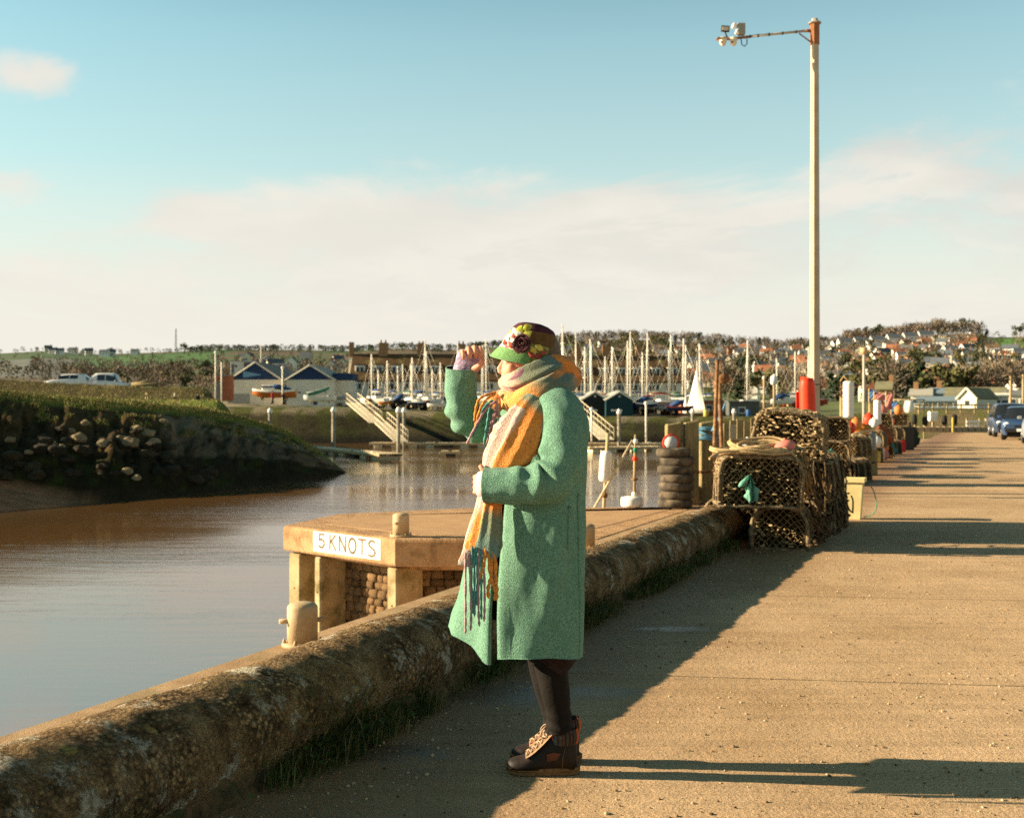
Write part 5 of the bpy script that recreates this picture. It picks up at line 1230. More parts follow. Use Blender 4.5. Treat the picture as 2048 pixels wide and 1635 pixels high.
# plank fence along the quay beyond the jetty
fn = thing('plank_fence', 'old timber plank fence on the quay edge behind the heap of traps', 'fence', V((at(1485, 900, 24).x, 24, 0)))
for i, (px, top, w) in enumerate(((1453, 846, 12), (1466, 840, 13), (1480, 838, 14), (1494, 841, 13), (1508, 836, 14), (1522, 840, 13), (1535, 843, 12))):
    Y = 24+i*.28; c = at(px, top, Y)-fn.location; h = c.z-ZL+.6; obj('plank', MB().rbox((c.x, c.y, c.z-h/2), (w/F*Y, .05, h), .008, jit=.004), TIM, fn)
for zz in (.55, -.1): obj('rail', MB().rbox(((at(1453, 840, 24).x+at(1535, 840, 25.7).x)/2-fn.location.x, .92, zz), (1.05, .06, .10), .008, rz=1.06), TIM, fn)
pp = at(1466, 870, 23.6); o = obj('notice_board', MB().rbox(pp, (.14, .015, .42), .004), mat('faded_board', (.42, .34, .22), rough=.8, scale=8)); tag(o, 'small faded board fixed to the plank fence', 'notice')

# ---- lamp post with camera arm
LPX, LPY = at(1629.5, 500, 18.6).x, 18.6
lp = thing('camera_post', 'tall octagonal post with a rusty collar and an arm of cameras', 'post', (LPX, LPY, 0))
PST = mat('post_paint', (.46, .37, .25), (.38, .29, .185), rough=.6, scale=4, bump=.15, bscale=20)
RC = mat('rust_collar', (.30, .125, .05), (.20, .08, .03), rough=.85, scale=8)
def zt(py): return CH-(py-817.5)/F*LPY
mb = MB(); rows = [(.088, 0), (.084, 1.0), (.062, zt(52))]; mb.lathe(rows, 8, sm=False, mx=Matrix.Rotation(pi/8, 3, 'Z')); obj('shaft', mb, PST, lp)
obj('collar', MB().lathe([(.072, zt(90)), (.074, zt(89)), (.074, zt(48)), (.07, zt(47))], 8, sm=False, mx=Matrix.Rotation(pi/8, 3, 'Z')), RC, lp)
obj('cap', MB().lathe([(.10, zt(48)), (.108, zt(46.5)), (.10, zt(45)), (.055, zt(44)), (.05, zt(38)), (.03, zt(37))], 8, sm=False), mat('cap_grey', (.40, .33, .26), rough=.6, scale=5), lp)
def q2(px, py, dy=0): return V(((px-1024)/F*LPY-LPX, dy, zt(py)))
obj('arm', MB().tube([q2(1622, 61), q2(1492, 74)], .020, 8), PST, lp); obj('arm', MB().tube([q2(1622, 61.8), q2(1610, 62)], .026, 8), RC, lp)
obj('stay', MB().tube([q2(1598, 67), q2(1621, 84)], .011, 6), RC, lp)
for px in (1500, 1516, 1538, 1565, 1592): obj('clip', MB().lathe([(.026, -.012), (.026, .012)], 10, c=q2(px, 74-(px-1492)*.1), mx=Matrix.Rotation(pi/2, 3, 'Y')), DKP, lp)
obj('crossbar', MB().tube([q2(1498, 74), q2(1436, 80)], .022, 8), RC, lp)
GRY = mat('camera_grey', (.30, .28, .22), (.24, .22, .17), rough=.55, scale=5)
obj('control_box', MB().rbox(q2(1482, 59), (.125, .10, .185), .01), GRY, lp)
def dome(px, py, m): obj('dome_camera', MB().lathe([(.062, .05), (.064, .02), (.06, 0), (.052, -.04), (.03, -.075), (.0, -.085)], 18, c=q2(px, py)), m, lp); obj('lens', MB().ico(q2(px-1.5, py+2)+V((-.02, -.052, -.02)), .016, 2), DKP, lp)
CW = mat('camera_cream', (.72, .60, .40), rough=.45, scale=4); dome(1446, 82, CW); dome(1467, 82, CW)
obj('sunshade', MB().rbox(q2(1442, 78), (.14, .14, .012), .004), RC, lp)
fd = lp; obj('floodlight', MB().rbox(q2(1450.5, 58), (.135, .03, .10), .006, mx=Matrix.Rotation(.08, 3, 'Y')), DKP, lp); obj('floodlight_glass', MB().rbox(q2(1450.5, 58)+V((0, -.018, 0)), (.10, .006, .062), .002, mx=Matrix.Rotation(.08, 3, 'Y')), mat('glass_pale', (.58, .50, .36), rough=.2, scale=3), lp)
obj('bracket', MB().tube([q2(1450, 65), q2(1455, 76)], .012, 6), DKP, lp)
obj('bullet_camera', MB().lathe([(.034, -.06), (.036, .05), (.02, .06)], 14, c=q2(1468, 52), mx=Matrix.Rotation(pi/2, 3, 'X')), WH, lp); obj('bullet_camera', MB().lathe([(.03, -.05), (.032, .04), (.02, .05)], 14, c=q2(1474, 64), mx=Matrix.Rotation(pi/2, 3, 'X')), WH, lp)
obj('cable', MB().tube([q2(1482, 78), q2(1483, 90, -.02), q2(1489, 93), q2(1494, 88), q2(1494, 78)], .008, 6), DKP, lp)
obj('strap', MB().lathe([(.083, -.008), (.083, .008)], 8, c=(0, 0, zt(769)), mx=Matrix.Rotation(pi/8, 3, 'Z')), DKP, lp)
# red lifebuoy case on its own stand before the post
lb = thing('lifebuoy_case', 'bright red moulded lifebuoy case standing beside the tall post', 'lifebuoy case', V((at(1616, 800, 17.8).x, 17.8, 0)))
mb = MB(); rows = []
for k in range(15):
    t = k/14; z = lerp(.92, 1.815, t); w = lerp(.112, .118, sin(pi*t))*(.80 if k == 14 else .93 if k in (0, 13) else 1)
    rows.append([(w*cos(a)*1.05+.006*sin(t*5), -.115*sin(a)*(.8 if k == 14 else 1)+.03, z-.02*(t > .95)*cos(a)) for a in [pi*j/18 for j in range(19)]]+[(-w*.98, .05, z), (w*.98, .05, z)])
mb.grid(rows, closed=True); n = len(rows[0]); mb.f += [tuple(range(n-1, -1, -1)), tuple(range(len(mb.v)-n, len(mb.v)))]; mb.m += [0, 0]; mb.s += [False, False]; obj('case', mb, RED, lb)
obj('back_board', MB().rbox((-.10, .07, 1.33), (.14, .03, .55), .008), mat('red_board', (.42, .04, .02), rough=.7, scale=5), lb); obj('post', MB().tube([(0, .085, ZL), (0, .085, 1.4)], .035, 8), WOODP, lb)
# ================================================================ GEAR FURTHER ALONG THE QUAY
def gp(px, Y, z=0): return V(((px-1024)/F*Y, Y, z))
def wf(px, top, bot, wpx, Y, lab):
    t = thing('pipe_fender', lab, 'fender', V((at(px, 800, Y).x, Y, 0)), 0)
    z0, z1 = at(px, bot, Y).z, at(px, top, Y).z; r = wpx/2/F*Y
    obj('fender_body', MB().lathe([(r*.6, z0), (r*.95, z0+.02), (r, z0+.06), (r, z1-.06), (r*.95, z1-.02), (r*.6, z1)], 18), WH, t)
    obj('hanger', MB().tube([(0, 0, z1), (-r*.8, .05, z1+.10), (-r*1.3, .10, z1)], .012, 6), ROPE_T, t); return t
for px, top, Y, lab in ((1686, 794, 22.6, 'slim timber post carrying the larger white fender'), (1742, 806, 30.5, 'slim timber post carrying the smaller white fender')):
    t = thing('timber_post', lab, 'post', V((at(px, 800, Y).x, Y, ZL))); obj('shaft', MB().rbox((0, 0, (at(px, top, Y).z-ZL)/2), (.11, .11, at(px, top, Y).z-ZL), .012), TIM, t); obj('cap_plate', MB().rbox((0, 0, at(px, top, Y).z-ZL+.012), (.12, .12, .02), .004), RU, t)
wf(1697, 762, 836, 21, 22.5, 'larger white pipe fender hanging on a post right of the red case'); wf(1755, 800, 848, 14.5, 30.3, 'smaller white pipe fender hanging on the further slim post')
for i, (px, Y, z, rz, lab) in enumerate(((1666, 20.5, ZL, .2, 'lobster trap low on the ledge behind the tall post'), (1664, 20.6, ZL+.41, .25, 'lobster trap stacked behind the tall post, second from the bottom'), (1668, 20.6, ZL+.82, .1, 'lobster trap stacked behind the tall post, third from the bottom'), (1664, 20.7, ZL+1.23, .2, 'topmost lobster trap of the stack behind the tall post'),
     (1722, 26.2, .0, .3, 'lobster trap under the orange tray'), (1716, 27.0, .41, .1, 'lobster trap between the two white fenders'), (1764, 31.5, .0, .2, 'lobster trap on the quay beyond the smaller fender, bottom of its stack'), (1762, 31.6, .41, .0, 'lobster trap beyond the smaller fender, middle of its stack'), (1764, 31.8, .82, .15, 'lobster trap beyond the smaller fender, top of its stack'), (1742, 29.5, .0, .1, 'lobster trap on the ground just before the smaller fender'), (1790, 38, .35, .2, 'lobster trap resting on the black bin'))):
    trap(TD if i % 2 else TB, lab, gp(px, Y, z), RZW+rz, group='lobster traps further along the quay')
OR_ = mat('net_orange', (.62, .24, .035), (.38, .13, .02), rough=.9, scale=18, bump=.8, bscale=30)
t = thing('net_tray', 'tilted tray heaped with orange net between the traps and the fenders', 'net tray', gp(1718, 25.2, .82), .35); t.rotation_euler.y = -.22
obj('tray', MB().rbox((0, 0, .03), (.62, .42, .06), .015), mat('tray_pale', (.55, .42, .25), rough=.7, scale=6), t); mb = MB(); mb.ico((0, 0, .06), 1, 3, (.29, .19, .14), jit=.35, fr=3); obj('net_heap', mb, OR_, t)
def can(px, Y, label, m, w=.26, d=.18, h=.36, rz=.2, z=0):
    t = thing('jerrycan', label, 'jerrycan', gp(px, Y, z), rz); obj('can_body', MB().rbox((0, 0, h*.43), (w, d, h*.86), .035), m, t); obj('spout', MB().lathe([(.03, h*.86), (.03, h*.97), (.036, h*.97), (.036, h)], 10, c=(w*.28, 0, 0)), DKP, t); obj('carry_grip', MB().tube([(-w*.35, 0, h*.86), (-w*.3, 0, h*.98), (w*.05, 0, h*.98), (w*.1, 0, h*.86)], .016, 6), m, t)
YEL = mat('yellow_plastic', (.60, .44, .10), rough=.6, scale=5); BLU = mat('blue_plastic', (.035, .10, .26), rough=.5, scale=5); ORP = mat('orange_plastic', (.62, .20, .05), rough=.55, scale=5)
can(1733, 26.6, 'white jerrycan at the road edge between the trap heap and the red crate', WH); can(1729, 25.6, 'blue jerrycan at the road edge just past the yellow tub', BLU, h=.42); can(1743, 27.8, 'orange jerrycan standing in front of the hanging buoys', ORP); can(1727, 23.8, 'cream plastic can on a wooden box past the trap heap', mat('tub_cream', (.62, .50, .28), rough=.6, scale=5), .30, .24, .30, z=.52)
bx = thing('wooden_box', 'brown wooden box under the yellow can, right of the trap heap', 'box', gp(1722, 23.7), .25)
for k, (c, d) in enumerate((((0, -.2, .13), (.5, .03, .23)), ((0, -.2, .385), (.5, .03, .23)), ((0, .2, .13), (.5, .03, .23)), ((0, .2, .385), (.5, .03, .23)), ((-.24, 0, .26), (.03, .36, .5)), ((.24, 0, .26), (.03, .36, .5)))): obj('board', MB().rbox(c, d, .006), TIM, bx)
obj('lid', MB().rbox((0, 0, .512), (.52, .45, .02), .005), TIM, bx)
ck = thing('plastic_drum', 'small grey drum among jerrycans in front of the orange tray', 'drum', gp(1738, 26.9, .36)); obj('drum_body', MB().lathe([(.15, 0), (.16, .03), (.16, .38), (.15, .42), (.05, .44)], 18), mat('drum_grey', (.26, .28, .27), rough=.6, scale=5), ck); obj('bung', MB().lathe([(.03, .43), (.03, .46)], 10, c=(.07, 0, 0)), DKP, ck)
for px, Y, z, r, m, lab in ((1752, 28.2, .55, .13, WH, 'round white buoy hanging beyond the jerrycans'), (1767, 31, .62, .13, PINK, 'pink buoy hanging above the orange one on the far traps'), (1768, 31.1, .30, .13, ORP, 'orange buoy hanging on the far stack of traps'), (1768, 30.6, .0+.13, .13, PINK, 'pink buoy on the ground before the red crate'), (1700, 22.0, .98, .11, RED, 'red buoy behind the larger white fender'), (1738, 30, 1.05, .16, RED, 'large red buoy lying on the traps under the smaller fender'), (1764, 31.9, 1.28, .15, PINK, 'pink buoy on top of the far trap stack')): float_('buoy', lab, gp(px, Y, z), r, (1, 1, 1.1), m)
tc_ = thing('plastic_crate', 'red plastic crate on the quay below the black bin', 'crate', gp(1791, 36.5), .25)
for nm, c, d in (('side_panel', (0, -.2, .17), (.46, .02, .34)), ('side_panel', (0, .2, .17), (.46, .02, .34)), ('end_panel', (-.23, 0, .17), (.02, .38, .34)), ('end_panel', (.23, 0, .17), (.02, .38, .34)), ('floor_panel', (0, 0, .01), (.44, .38, .02))): obj(nm, MB().rbox(c, d, .004), mat('crate_red', (.55, .02, .02), rough=.55, scale=5), tc_)
bb = thing('fish_bin', 'big black fish bin behind the red crate', 'bin', gp(1789, 38.2), .25)
for nm, c, d in (('side_panel', (0, -.4, .38), (.92, .04, .76)), ('side_panel', (0, .4, .38), (.92, .04, .76)), ('end_panel', (-.46, 0, .38), (.04, .76, .76)), ('end_panel', (.46, 0, .38), (.04, .76, .76))): obj(nm, MB().rbox(c, d, .01), DKP, bb)
mb = MB(); mb.ico((0, 0, .17), 1, 3, (.19, .17, .18), jit=.3, fr=2.5); o = obj('oilskin_bag', mb, mat('bag_yellow', (.55, .55, .05), rough=.6, scale=6), None, gp(1814, 43)); tag(o, 'crumpled yellow bag on the quay past the red crate', 'bag')
mb = MB(); mb.ico((0, 0, .30), 1, 4, (.55, .5, .5), jit=.35, fr=3, seed=3); o = obj('net_heap', mb, mat('net_dark', (.03, .035, .025), (.015, .02, .012), rough=.95, scale=20, bump=.8, bscale=30), None, gp(1806, 41)); tag(o, 'dark heap of fishing net behind the yellow bag', 'fishing net')
for i, (px, Y, z, k, lab) in enumerate(((1700, 21.6, .0, 0, 'lobster trap on the road edge between the trap heap and the wooden box'), (1748, 28.8, .41, 1, 'lobster trap behind the round white buoy'), (1776, 34.5, .0, 0, 'lobster trap just left of the red crate'), (1780, 35.2, .41, 1, 'lobster trap above the one left of the red crate'), (1800, 40, .76, 0, 'lobster trap topping the black fish bin'), (1812, 46, .0, 1, 'lobster trap on the quay beyond the yellow bag, bottom'), (1811, 46.3, .41, 0, 'lobster trap on the quay beyond the yellow bag, top'), (1706, 23.0, .41, 1, 'lobster trap stacked at the back of the wooden box'), (1680, 21.4, .0, 0, 'lobster trap at the foot of the larger fender post'))): trap(TB if k else TD, lab, gp(px, Y, z), RZW+R.uniform(-.4, .4), group='lobster traps further along the quay')
for px, Y, z, r, m, lab in ((1712, 24.6, 1.02, .12, ORP, 'orange buoy on the trap behind the wooden box'), (1748, 29.3, .98, .12, WH, 'white buoy on the trap behind the round white buoy'), (1780, 35, .98, .14, RED, 'red buoy on the traps left of the red crate'), (1797, 39.5, 1.30, .15, ORP, 'orange buoy on the trap topping the black bin'), (1811, 46, .95, .15, PINK, 'pink buoy on the farthest traps by the quay'), (1759, 30.2, .15, .14, ORP, 'orange buoy on the ground under the smaller fender')): float_('buoy', lab, gp(px, Y, z), r, (1, 1, 1.1), m)
can(1750, 29.0, 'yellow jerrycan on the ground below the round white buoy', YEL); can(1757, 29.8, 'white jerrycan beside the yellow one at the road edge', WH, h=.42); can(1772, 33.5, 'blue jerrycan near the ground buoys before the red crate', BLU)
mb = MB(); mb.ico((0, 0, .20), 1, 4, (.42, .36, .30), jit=.4, fr=3.5, seed=9); o = obj('net_heap', mb, mat('net_rust', (.34, .10, .04), (.16, .05, .02), rough=.95, scale=22, bump=.9, bscale=30), None, gp(1752, 31.0, .41)); tag(o, 'rust-red heap of net under the smaller fender', 'fishing net')
mb = MB(); mb.ico((0, 0, .16), 1, 4, (.36, .30, .26), jit=.4, fr=3.5, seed=12); o = obj('net_heap', mb, mat('net_teal', (.05, .20, .17), (.02, .09, .08), rough=.95, scale=22, bump=.9, bscale=30), None, gp(1766, 33.0, .0)); tag(o, 'teal heap of net on the quay left of the red crate', 'fishing net')
# dan flags
def flag(px, top, Y, label, m, w=.5, h=.45, z0=0):
    t = thing('flag_buoy', label, 'flag', V((at(px, 800, Y).x, Y, z0))); z1 = at(px, top, Y).z-z0
    obj('pole', MB().tube([(0, 0, 0), (0, 0, z1)], .018, 6), WOODP, t); mb = MB(); mb.grid([[(w*s, .08*sin(s*5+k), z1-.02-h*(k/5)*(1-.25*s)-.1*s*s) for s in [j/7 for j in range(8)]] for k in range(6)]); mb.grid([[(w*s, .006+.08*sin(s*5+k), z1-.02-h*(k/5)*(1-.25*s)-.1*s*s) for s in [j/7 for j in range(8)]] for k in range(6)], flip=True); obj('cloth', mb, m, t)
    obj('float_body', MB().ico((0, 0, z1*.5), .11, 2, (1, 1, 1.3)), ORP, t)
FP = mat('flag_pink', (.60, .22, .18), rough=.9, scale=8); FB = mat('flag_blue', (.10, .22, .42), rough=.9, scale=8)
flag(1738, 776, 34, 'blue flag on a dan pole above the gear on the quay', FB, .26, .36); flag(1748, 782, 33, 'pale pink flag on a dan pole next to the blue flag', FP, .30, .36); flag(1772, 782, 36, 'red flag hanging narrow on the rightmost dan pole', FP, .20, .6); flag(1782, 800, 40, 'dark blue flag low beside the narrow red one', FB, .25, .5)
# thin grey lamp column beyond the gear
t = thing('lamp_column', 'slim grey lamp column rising behind the gear right of the tall post', 'lamp post', V((at(1728, 800, 48).x, 48, 0)))
obj('shaft', MB().tube([(0, 0, 0), (0, 0, at(1728, 706, 48).z)], [.075, .06], 10), mat('column_grey', (.42, .38, .30), rough=.6, scale=4), t); obj('lantern', MB().ico((0, 0, at(1728, 702, 48).z), .16, 2, (1, 1, 1)), mat('lantern_amber', (.55, .35, .16), rough=.4, scale=4), t)
# quay end: kerb blocks, posts with rubber sleeves, board rails
KB = mat('kerb_concrete', (.42, .30, .18), (.30, .22, .13), rough=.9, scale=4)
Ye = 67.5
kb = thing('end_kerb', 'low concrete kerb of separate blocks along the end of the road', 'kerb', gp(1900, Ye))
for i in range(14):
    x = gp(1816+i*12.6, Ye).x-kb.location.x; obj('block', MB().rbox((x, .15*i*.0, .16), (.33, .3, .32), .03, rz=R.uniform(-.03, .03)), KB, kb)
for px, top, lab in ((1829, 828, 'first black-sleeved post at the road end, counted from the gear'), (1850, 832, 'second black-sleeved post at the road end, counted from the gear'), (1889, 830, 'black-sleeved post right of the white cabinet at the road end'), (1909, 828, 'black-sleeved post nearest the white rail boards')):
    t = thing('fender_post', lab, 'post', gp(px, Ye+.6)); h = at(px, top, Ye+.6).z
    obj('shaft', MB().rbox((.06, 0, h*.47), (.16, .16, h*.94), .015), TIM, t); obj('rubber_sleeve', MB().lathe([(.10, h*.42), (.15, h*.5), (.16, h*.75), (.13, h*.96), (.06, h)], 14), mat('black_rubber', (.018, .016, .014), rough=.7, scale=6), t)
t = thing('cabinet', 'white cabinet on a leg at the end of the road', 'cabinet', gp(1866, Ye+1)); obj('housing', MB().rbox((0, 0, at(1866, 832, Ye+1).z), (.5, .3, .56), .02), WH, t); obj('leg', MB().rbox((0, 0, .3), (.12, .12, .6), .01), KB, t); obj('door', MB().rbox((-.02, -.16, at(1866, 832, Ye+1).z), (.38, .02, .46), .006), WH, t)
for px0, px1, y0, y1, lab in ((1933, 1962, 841, 853, 'white rail board at the road end left of the blue cars'), (1971, 1990, 838, 849, 'white rail board partly behind the blue cars')):
    t = thing('board_rail', lab, 'barrier', gp((px0+px1)/2, Ye)); w = (px1-px0)/F*Ye
    for k in range(2): obj('board', MB().rbox((0, 0, at(0, lerp(y1-2, y0+2, k), Ye).z), (w, .04, .14), .008), WH, t)
    for s in (-1, 1): obj('post', MB().rbox((s*w*.45, .07, .4), (.10, .08, .8), .008), WOODP, t)
t = thing('mooring_post', 'slim pale post at the road end beside the water', 'post', gp(1906, Ye-.3)); obj('shaft', MB().rbox((0, 0, .42), (.1, .1, .85), .01), YEL, t); obj('cap_plate', MB().rbox((0, 0, .86), (.12, .12, .02), .004), RU, t)
# tall thin poles against the hill on the right
for px, top, Y, lab in ((2021, 752, 110, 'thin pole against the hill above the white rail boards'), (2046, 748, 120, 'thin pole against the hill at the far right')):
    t = thing('utility_pole', lab, 'pole', V((at(px, 800, Y).x, Y, .3))); h = at(px, top, Y).z-.3; obj('shaft', MB().tube([(0, 0, 0), (0, 0, h)], [.12, .09], 8), WOODP, t); obj('crossarm', MB().rbox((0, 0, h-.25), (1.0, .08, .08), .01), WOODP, t)

# ---- cars
def car(label, loc, rz, paint, group, L_=4.3, Wd=1.78, H=1.46, estate=False):
    t = thing('parked_car', label, 'car', loc, rz, group); t.scale = (1, 1, 1)
    GL = mat('car_glass', (.018, .022, .026), rough=.06, scale=3, spec=.6); BK = mat('car_black', (.02, .02, .02), rough=.6, scale=8)
    hl = L_/2   # nose at -x
    low = [(-hl, .38, .62), (-hl+.03, .24, .70), (-hl+.5, .20, .80), (-hl+1.05, .20, .90), (-.55, .20, .93), (.4, .20, .94), (1.2, .20, .95), (hl-.35, .22, .97), (hl-.06, .30, .93), (hl, .40, .80)]
    rows = []
    for x, z0, z1 in [tuple(q) for q in spline(low, 34)]:
        e = 1-.16*max(0, (abs(x)-hl+.7)/.7)**2; w = Wd/2*e; row = []
        for y, z in ((-w*.86, z0), (-w*.97, z0+.06), (-w, lerp(z0, z1, .45)), (-w*.985, lerp(z0, z1, .72)), (-w*.93, z1-.03), (-w*.85, z1), (0, z1+.025), (w*.85, z1), (w*.93, z1-.03), (w*.985, lerp(z0, z1, .72)), (w, lerp(z0, z1, .45)), (w*.97, z0+.06), (w*.86, z0)): row.append((x, y, z))
        rows.append(row)
    mb = MB(); mb.grid(rows); n = 13; mb.f += [tuple(range(n-1, -1, -1)), tuple(range(len(mb.v)-n, len(mb.v)))]; mb.m += [0, 0]; mb.s += [False, False]
    mb.f.append(tuple(range(0, len(mb.v), n))); mb.m.append(0); mb.s.append(False); mb.f.pop(); mb.m.pop(); mb.s.pop()
    obj('body', mb, paint, t)
    xr = hl-.25 if estate else hl-.55
    cab = [(-hl+1.05, .90, .90), (-.55, .93, H-.06), (-.2, .93, H), (.7, .94, H), (xr-.35, .95, H-.03), (xr, .95, H-.30), (xr+.22, .95, .96)]
    rows = []
    for x, z0, z1 in cab:
        w = Wd/2*.90; wt = lerp(w, Wd/2*.70, (z1-z0)/(H-.9)); rows.append([(x, -w, z0-.02), (x, -lerp(w, wt, .55), lerp(z0, z1, .55)), (x, -wt, z1-.035), (x, -wt*.82, z1), (x, 0, z1+.02), (x, wt*.82, z1), (x, wt, z1-.035), (x, lerp(w, wt, .55), lerp(z0, z1, .55)), (x, w, z0-.02)])
    mb = MB(); mb.grid(rows[1:-1]); obj('roof', mb, paint, t)
    def pane(nm, pts, out): 
        c = V(out)*.008; mb = MB(); mb.add([V(p)+c for p in pts], [tuple(range(len(pts)))]); obj(nm, mb, GL, t)
    mbw = MB(); mbw.grid(rows[:2]); obj('windscreen', mbw, GL, t); mbw = MB(); mbw.grid(rows[-2:]); obj('rear_window', mbw, GL, t)
    for s in (-1, 1):
        def sp_(x, f):
            for (xa, a0, a1), (xb, b0, b1) in zip(cab, cab[1:]):
                if x <= xb: q = (x-xa)/(xb-xa); z0, z1 = lerp(a0, b0, q), lerp(a1, b1, q); break
            w = Wd/2*.90; wt = lerp(w, Wd/2*.70, (z1-z0)/(H-.9)); return (x, s*(lerp(w, wt, f)+.006), lerp(z0, z1-.035, f))
        for xa, xb in ((-.62, .28), (.36, 1.15)): pane('side_window', [sp_(xa-(.25 if xa < 0 else 0), .1), sp_(xb, .1), sp_(xb, .86), sp_(xa, .86)][::s], (0, s, 0))
        obj('mirror', MB().rbox((-.75, s*(Wd/2+.06), 1.0), (.10, .18, .13), .03), paint, t)
        obj('headlight', MB().ico((-hl+.12, s*Wd*.36, .70), .15, 2, (.55, .95, .55)), mat('headlight_glass', (.72, .72, .70), rough=.1, scale=3), t); obj('tail_light', MB().rbox((hl-.06, s*Wd*.41, .80), (.08, .16, .20), .02), mat('tail_red', (.4, .01, .01), rough=.2, scale=3), t)
        for x in (-hl+.82, hl-.85):
            wv = obj('wheel', MB().lathe([(.20, -.10), (.30, -.10), (.325, -.07), (.325, .07), (.30, .10), (.20, .10)], 24, mx=M90), BK, t, (x, s*(Wd/2-.11), .325))
            obj('rim', MB().lathe([(.0, .0), (.06, .02), (.17, .03), (.205, .015), (.205, -.04)], 16, mx=Matrix.Rotation(-s*pi/2 if False else (pi/2 if s < 0 else -pi/2), 3, 'X'), c=(0, s*.085, 0), cap=False), mat('alloy', (.42, .42, .42), rough=.35, scale=4, metal=.7), wv)
    obj('bumper', MB().rbox((-hl+.02, 0, .42), (.10, Wd*.82, .20), .04), BK, t); obj('grille', MB().rbox((-hl+.01, 0, .60), (.06, Wd*.42, .10), .02), BK, t); obj('number_plate', MB().rbox((-hl-.035, 0, .44), (.012, .50, .11), .003), WH, t); obj('underbody', MB().rbox((0, 0, .30), (L_*.86, Wd*.80, .20), .04), BK, t)
    return t
BLUE1 = mat('car_blue', (.028, .06, .13), (.024, .052, .115), rough=.22, scale=3, spec=.6); BLUE2 = mat('car_navy', (.022, .035, .07), (.02, .032, .062), rough=.25, scale=3, spec=.6)
SILV = mat('car_silver', (.26, .27, .27), (.24, .25, .25), rough=.28, scale=3, metal=.3); WCAR = mat('car_white', (.72, .70, .66), (.70, .68, .64), rough=.25, scale=3)
G_ = 'cars parked at the end of the quay'
car('blue hatchback with its nose towards the camera, parked at the right', gp(2047, 51.5), radians(66), BLUE1, G_)
car('navy car half hidden behind the blue hatchback', gp(2020, 57), radians(72), BLUE2, G_, H=1.62, estate=True)
car('silver car cut by the right edge of the picture, nearest of the parked cars', gp(2092, 46.5), radians(66), SILV, G_)
# ================================================================ BOATYARD, HOUSES, TREES
def gz(px, Y): return zground(px, Y)
def bank_z(px, Y): return max(ztop(px)+.03, gz(px, Y))
# ---- piles with white caps
PIL = mat('pile_steel', (.34, .29, .20), (.20, .17, .12), rough=.8, scale=3, bump=.2, c3=(.05, .045, .03), s3=.8, lo3=.5, hi3=.65)
for px, top, Y, r, lab in ((540, 817, 112, .20, 'white-capped pile showing just above the grassy bank tip'), (667, 815, 111, .22, 'white-capped pile left of the zigzag gangway'), (797, 815, 99, .20, 'thicker white-capped pile at the foot of the gangway'), (808, 816, 114, .20, 'thinner white-capped pile just behind the gangway foot'), (1238, 819, 112, .19, 'white-capped pile right of the person and the right gangway'), (1385, 818, 118, .19, 'white-capped pile behind the timber piles, left of the rusty hoist'), (1468, 818, 120, .19, 'white-capped pile behind the plank fence')):
    z1 = at(px, top, Y).z; t = thing('mooring_pile', lab, 'pile', V((at(px, 800, Y).x, Y, ZW)), 0, 'white-capped mooring piles')
    obj('shaft', MB().tube([(0, 0, -1.5), (0, 0, z1-ZW-.3)], r*.85, 14), PIL, t); obj('cap', MB().lathe([(r*1.15, z1-ZW-.42), (r*1.15, z1-ZW-.22), (r*.9, z1-ZW-.05), (r*.4, z1-ZW+.06), (0, z1-ZW+.09)], 16), WH, t)
# ---- pontoons
PLK = mat('pontoon_planks', (.66, .50, .30), (.52, .38, .21), rough=.9, scale=5, rand=.15)
FLT = mat('pontoon_float', (.62, .50, .32), (.5, .38, .22), rough=.8, scale=3)
def pontoon(label, p0, p1, w, nf, dark=()):
    p0, p1 = V(p0), V(p1); d = (p1-p0); L_ = d.length; rz = atan2(d.y, d.x); t = thing('pontoon', label, 'pontoon', (p0.x, p0.y, ZW), rz)
    npl = int(L_/.6); me = MB().rbox((0, 0, .42), (.55, w, .05), .008).mesh('plank', [PLK])
    for k in range(npl): obj('plank', me, None, t, (L_*(k+.5)/npl, 0, R.uniform(-.006, .006)))
    for s in (-1, 1): obj('side_beam', MB().rbox((L_/2, s*w*.47, .31), (L_, .10, .16), .01), WOODP, t)
    for k in range(nf):
        x = L_*(k+.5)/nf; obj('float_block', MB().rbox((x, 0, .06), (L_/nf*.48, w*.9, .36), .03), DKP if k in dark else FLT, t)
    for k in range(int(L_/4)): obj('cleat', MB().rbox((L_*(k+.6)/int(L_/4), -w*.42, .50), (.35, .12, .10), .03), PIL if k % 2 else WH, t)
    return t
pontoon('wooden pontoon reaching from the grassy bank tip towards the gangway foot', (at(600, 800, 106).x, 106, 0), (at(782, 800, 86).x, 86, 0), 1.9, 9, (6,))
pontoon('far wooden pontoon running behind the person from the gangway', (at(742, 800, 115).x, 115, 0), (at(1332, 800, 113).x, 113, 0), 1.7, 17, (4, 9))
pontoon('small dark-floated finger pontoon left of the person', (at(880, 800, 92).x, 92, 0), (at(922, 800, 92).x, 92, 0), 1.0, 1, (0,))
pontoon('middle pontoon on the water behind the white float marker', (at(1170, 800, 101).x, 101, 0), (at(1318, 800, 104).x, 104, 0), 1.5, 5, (2,))
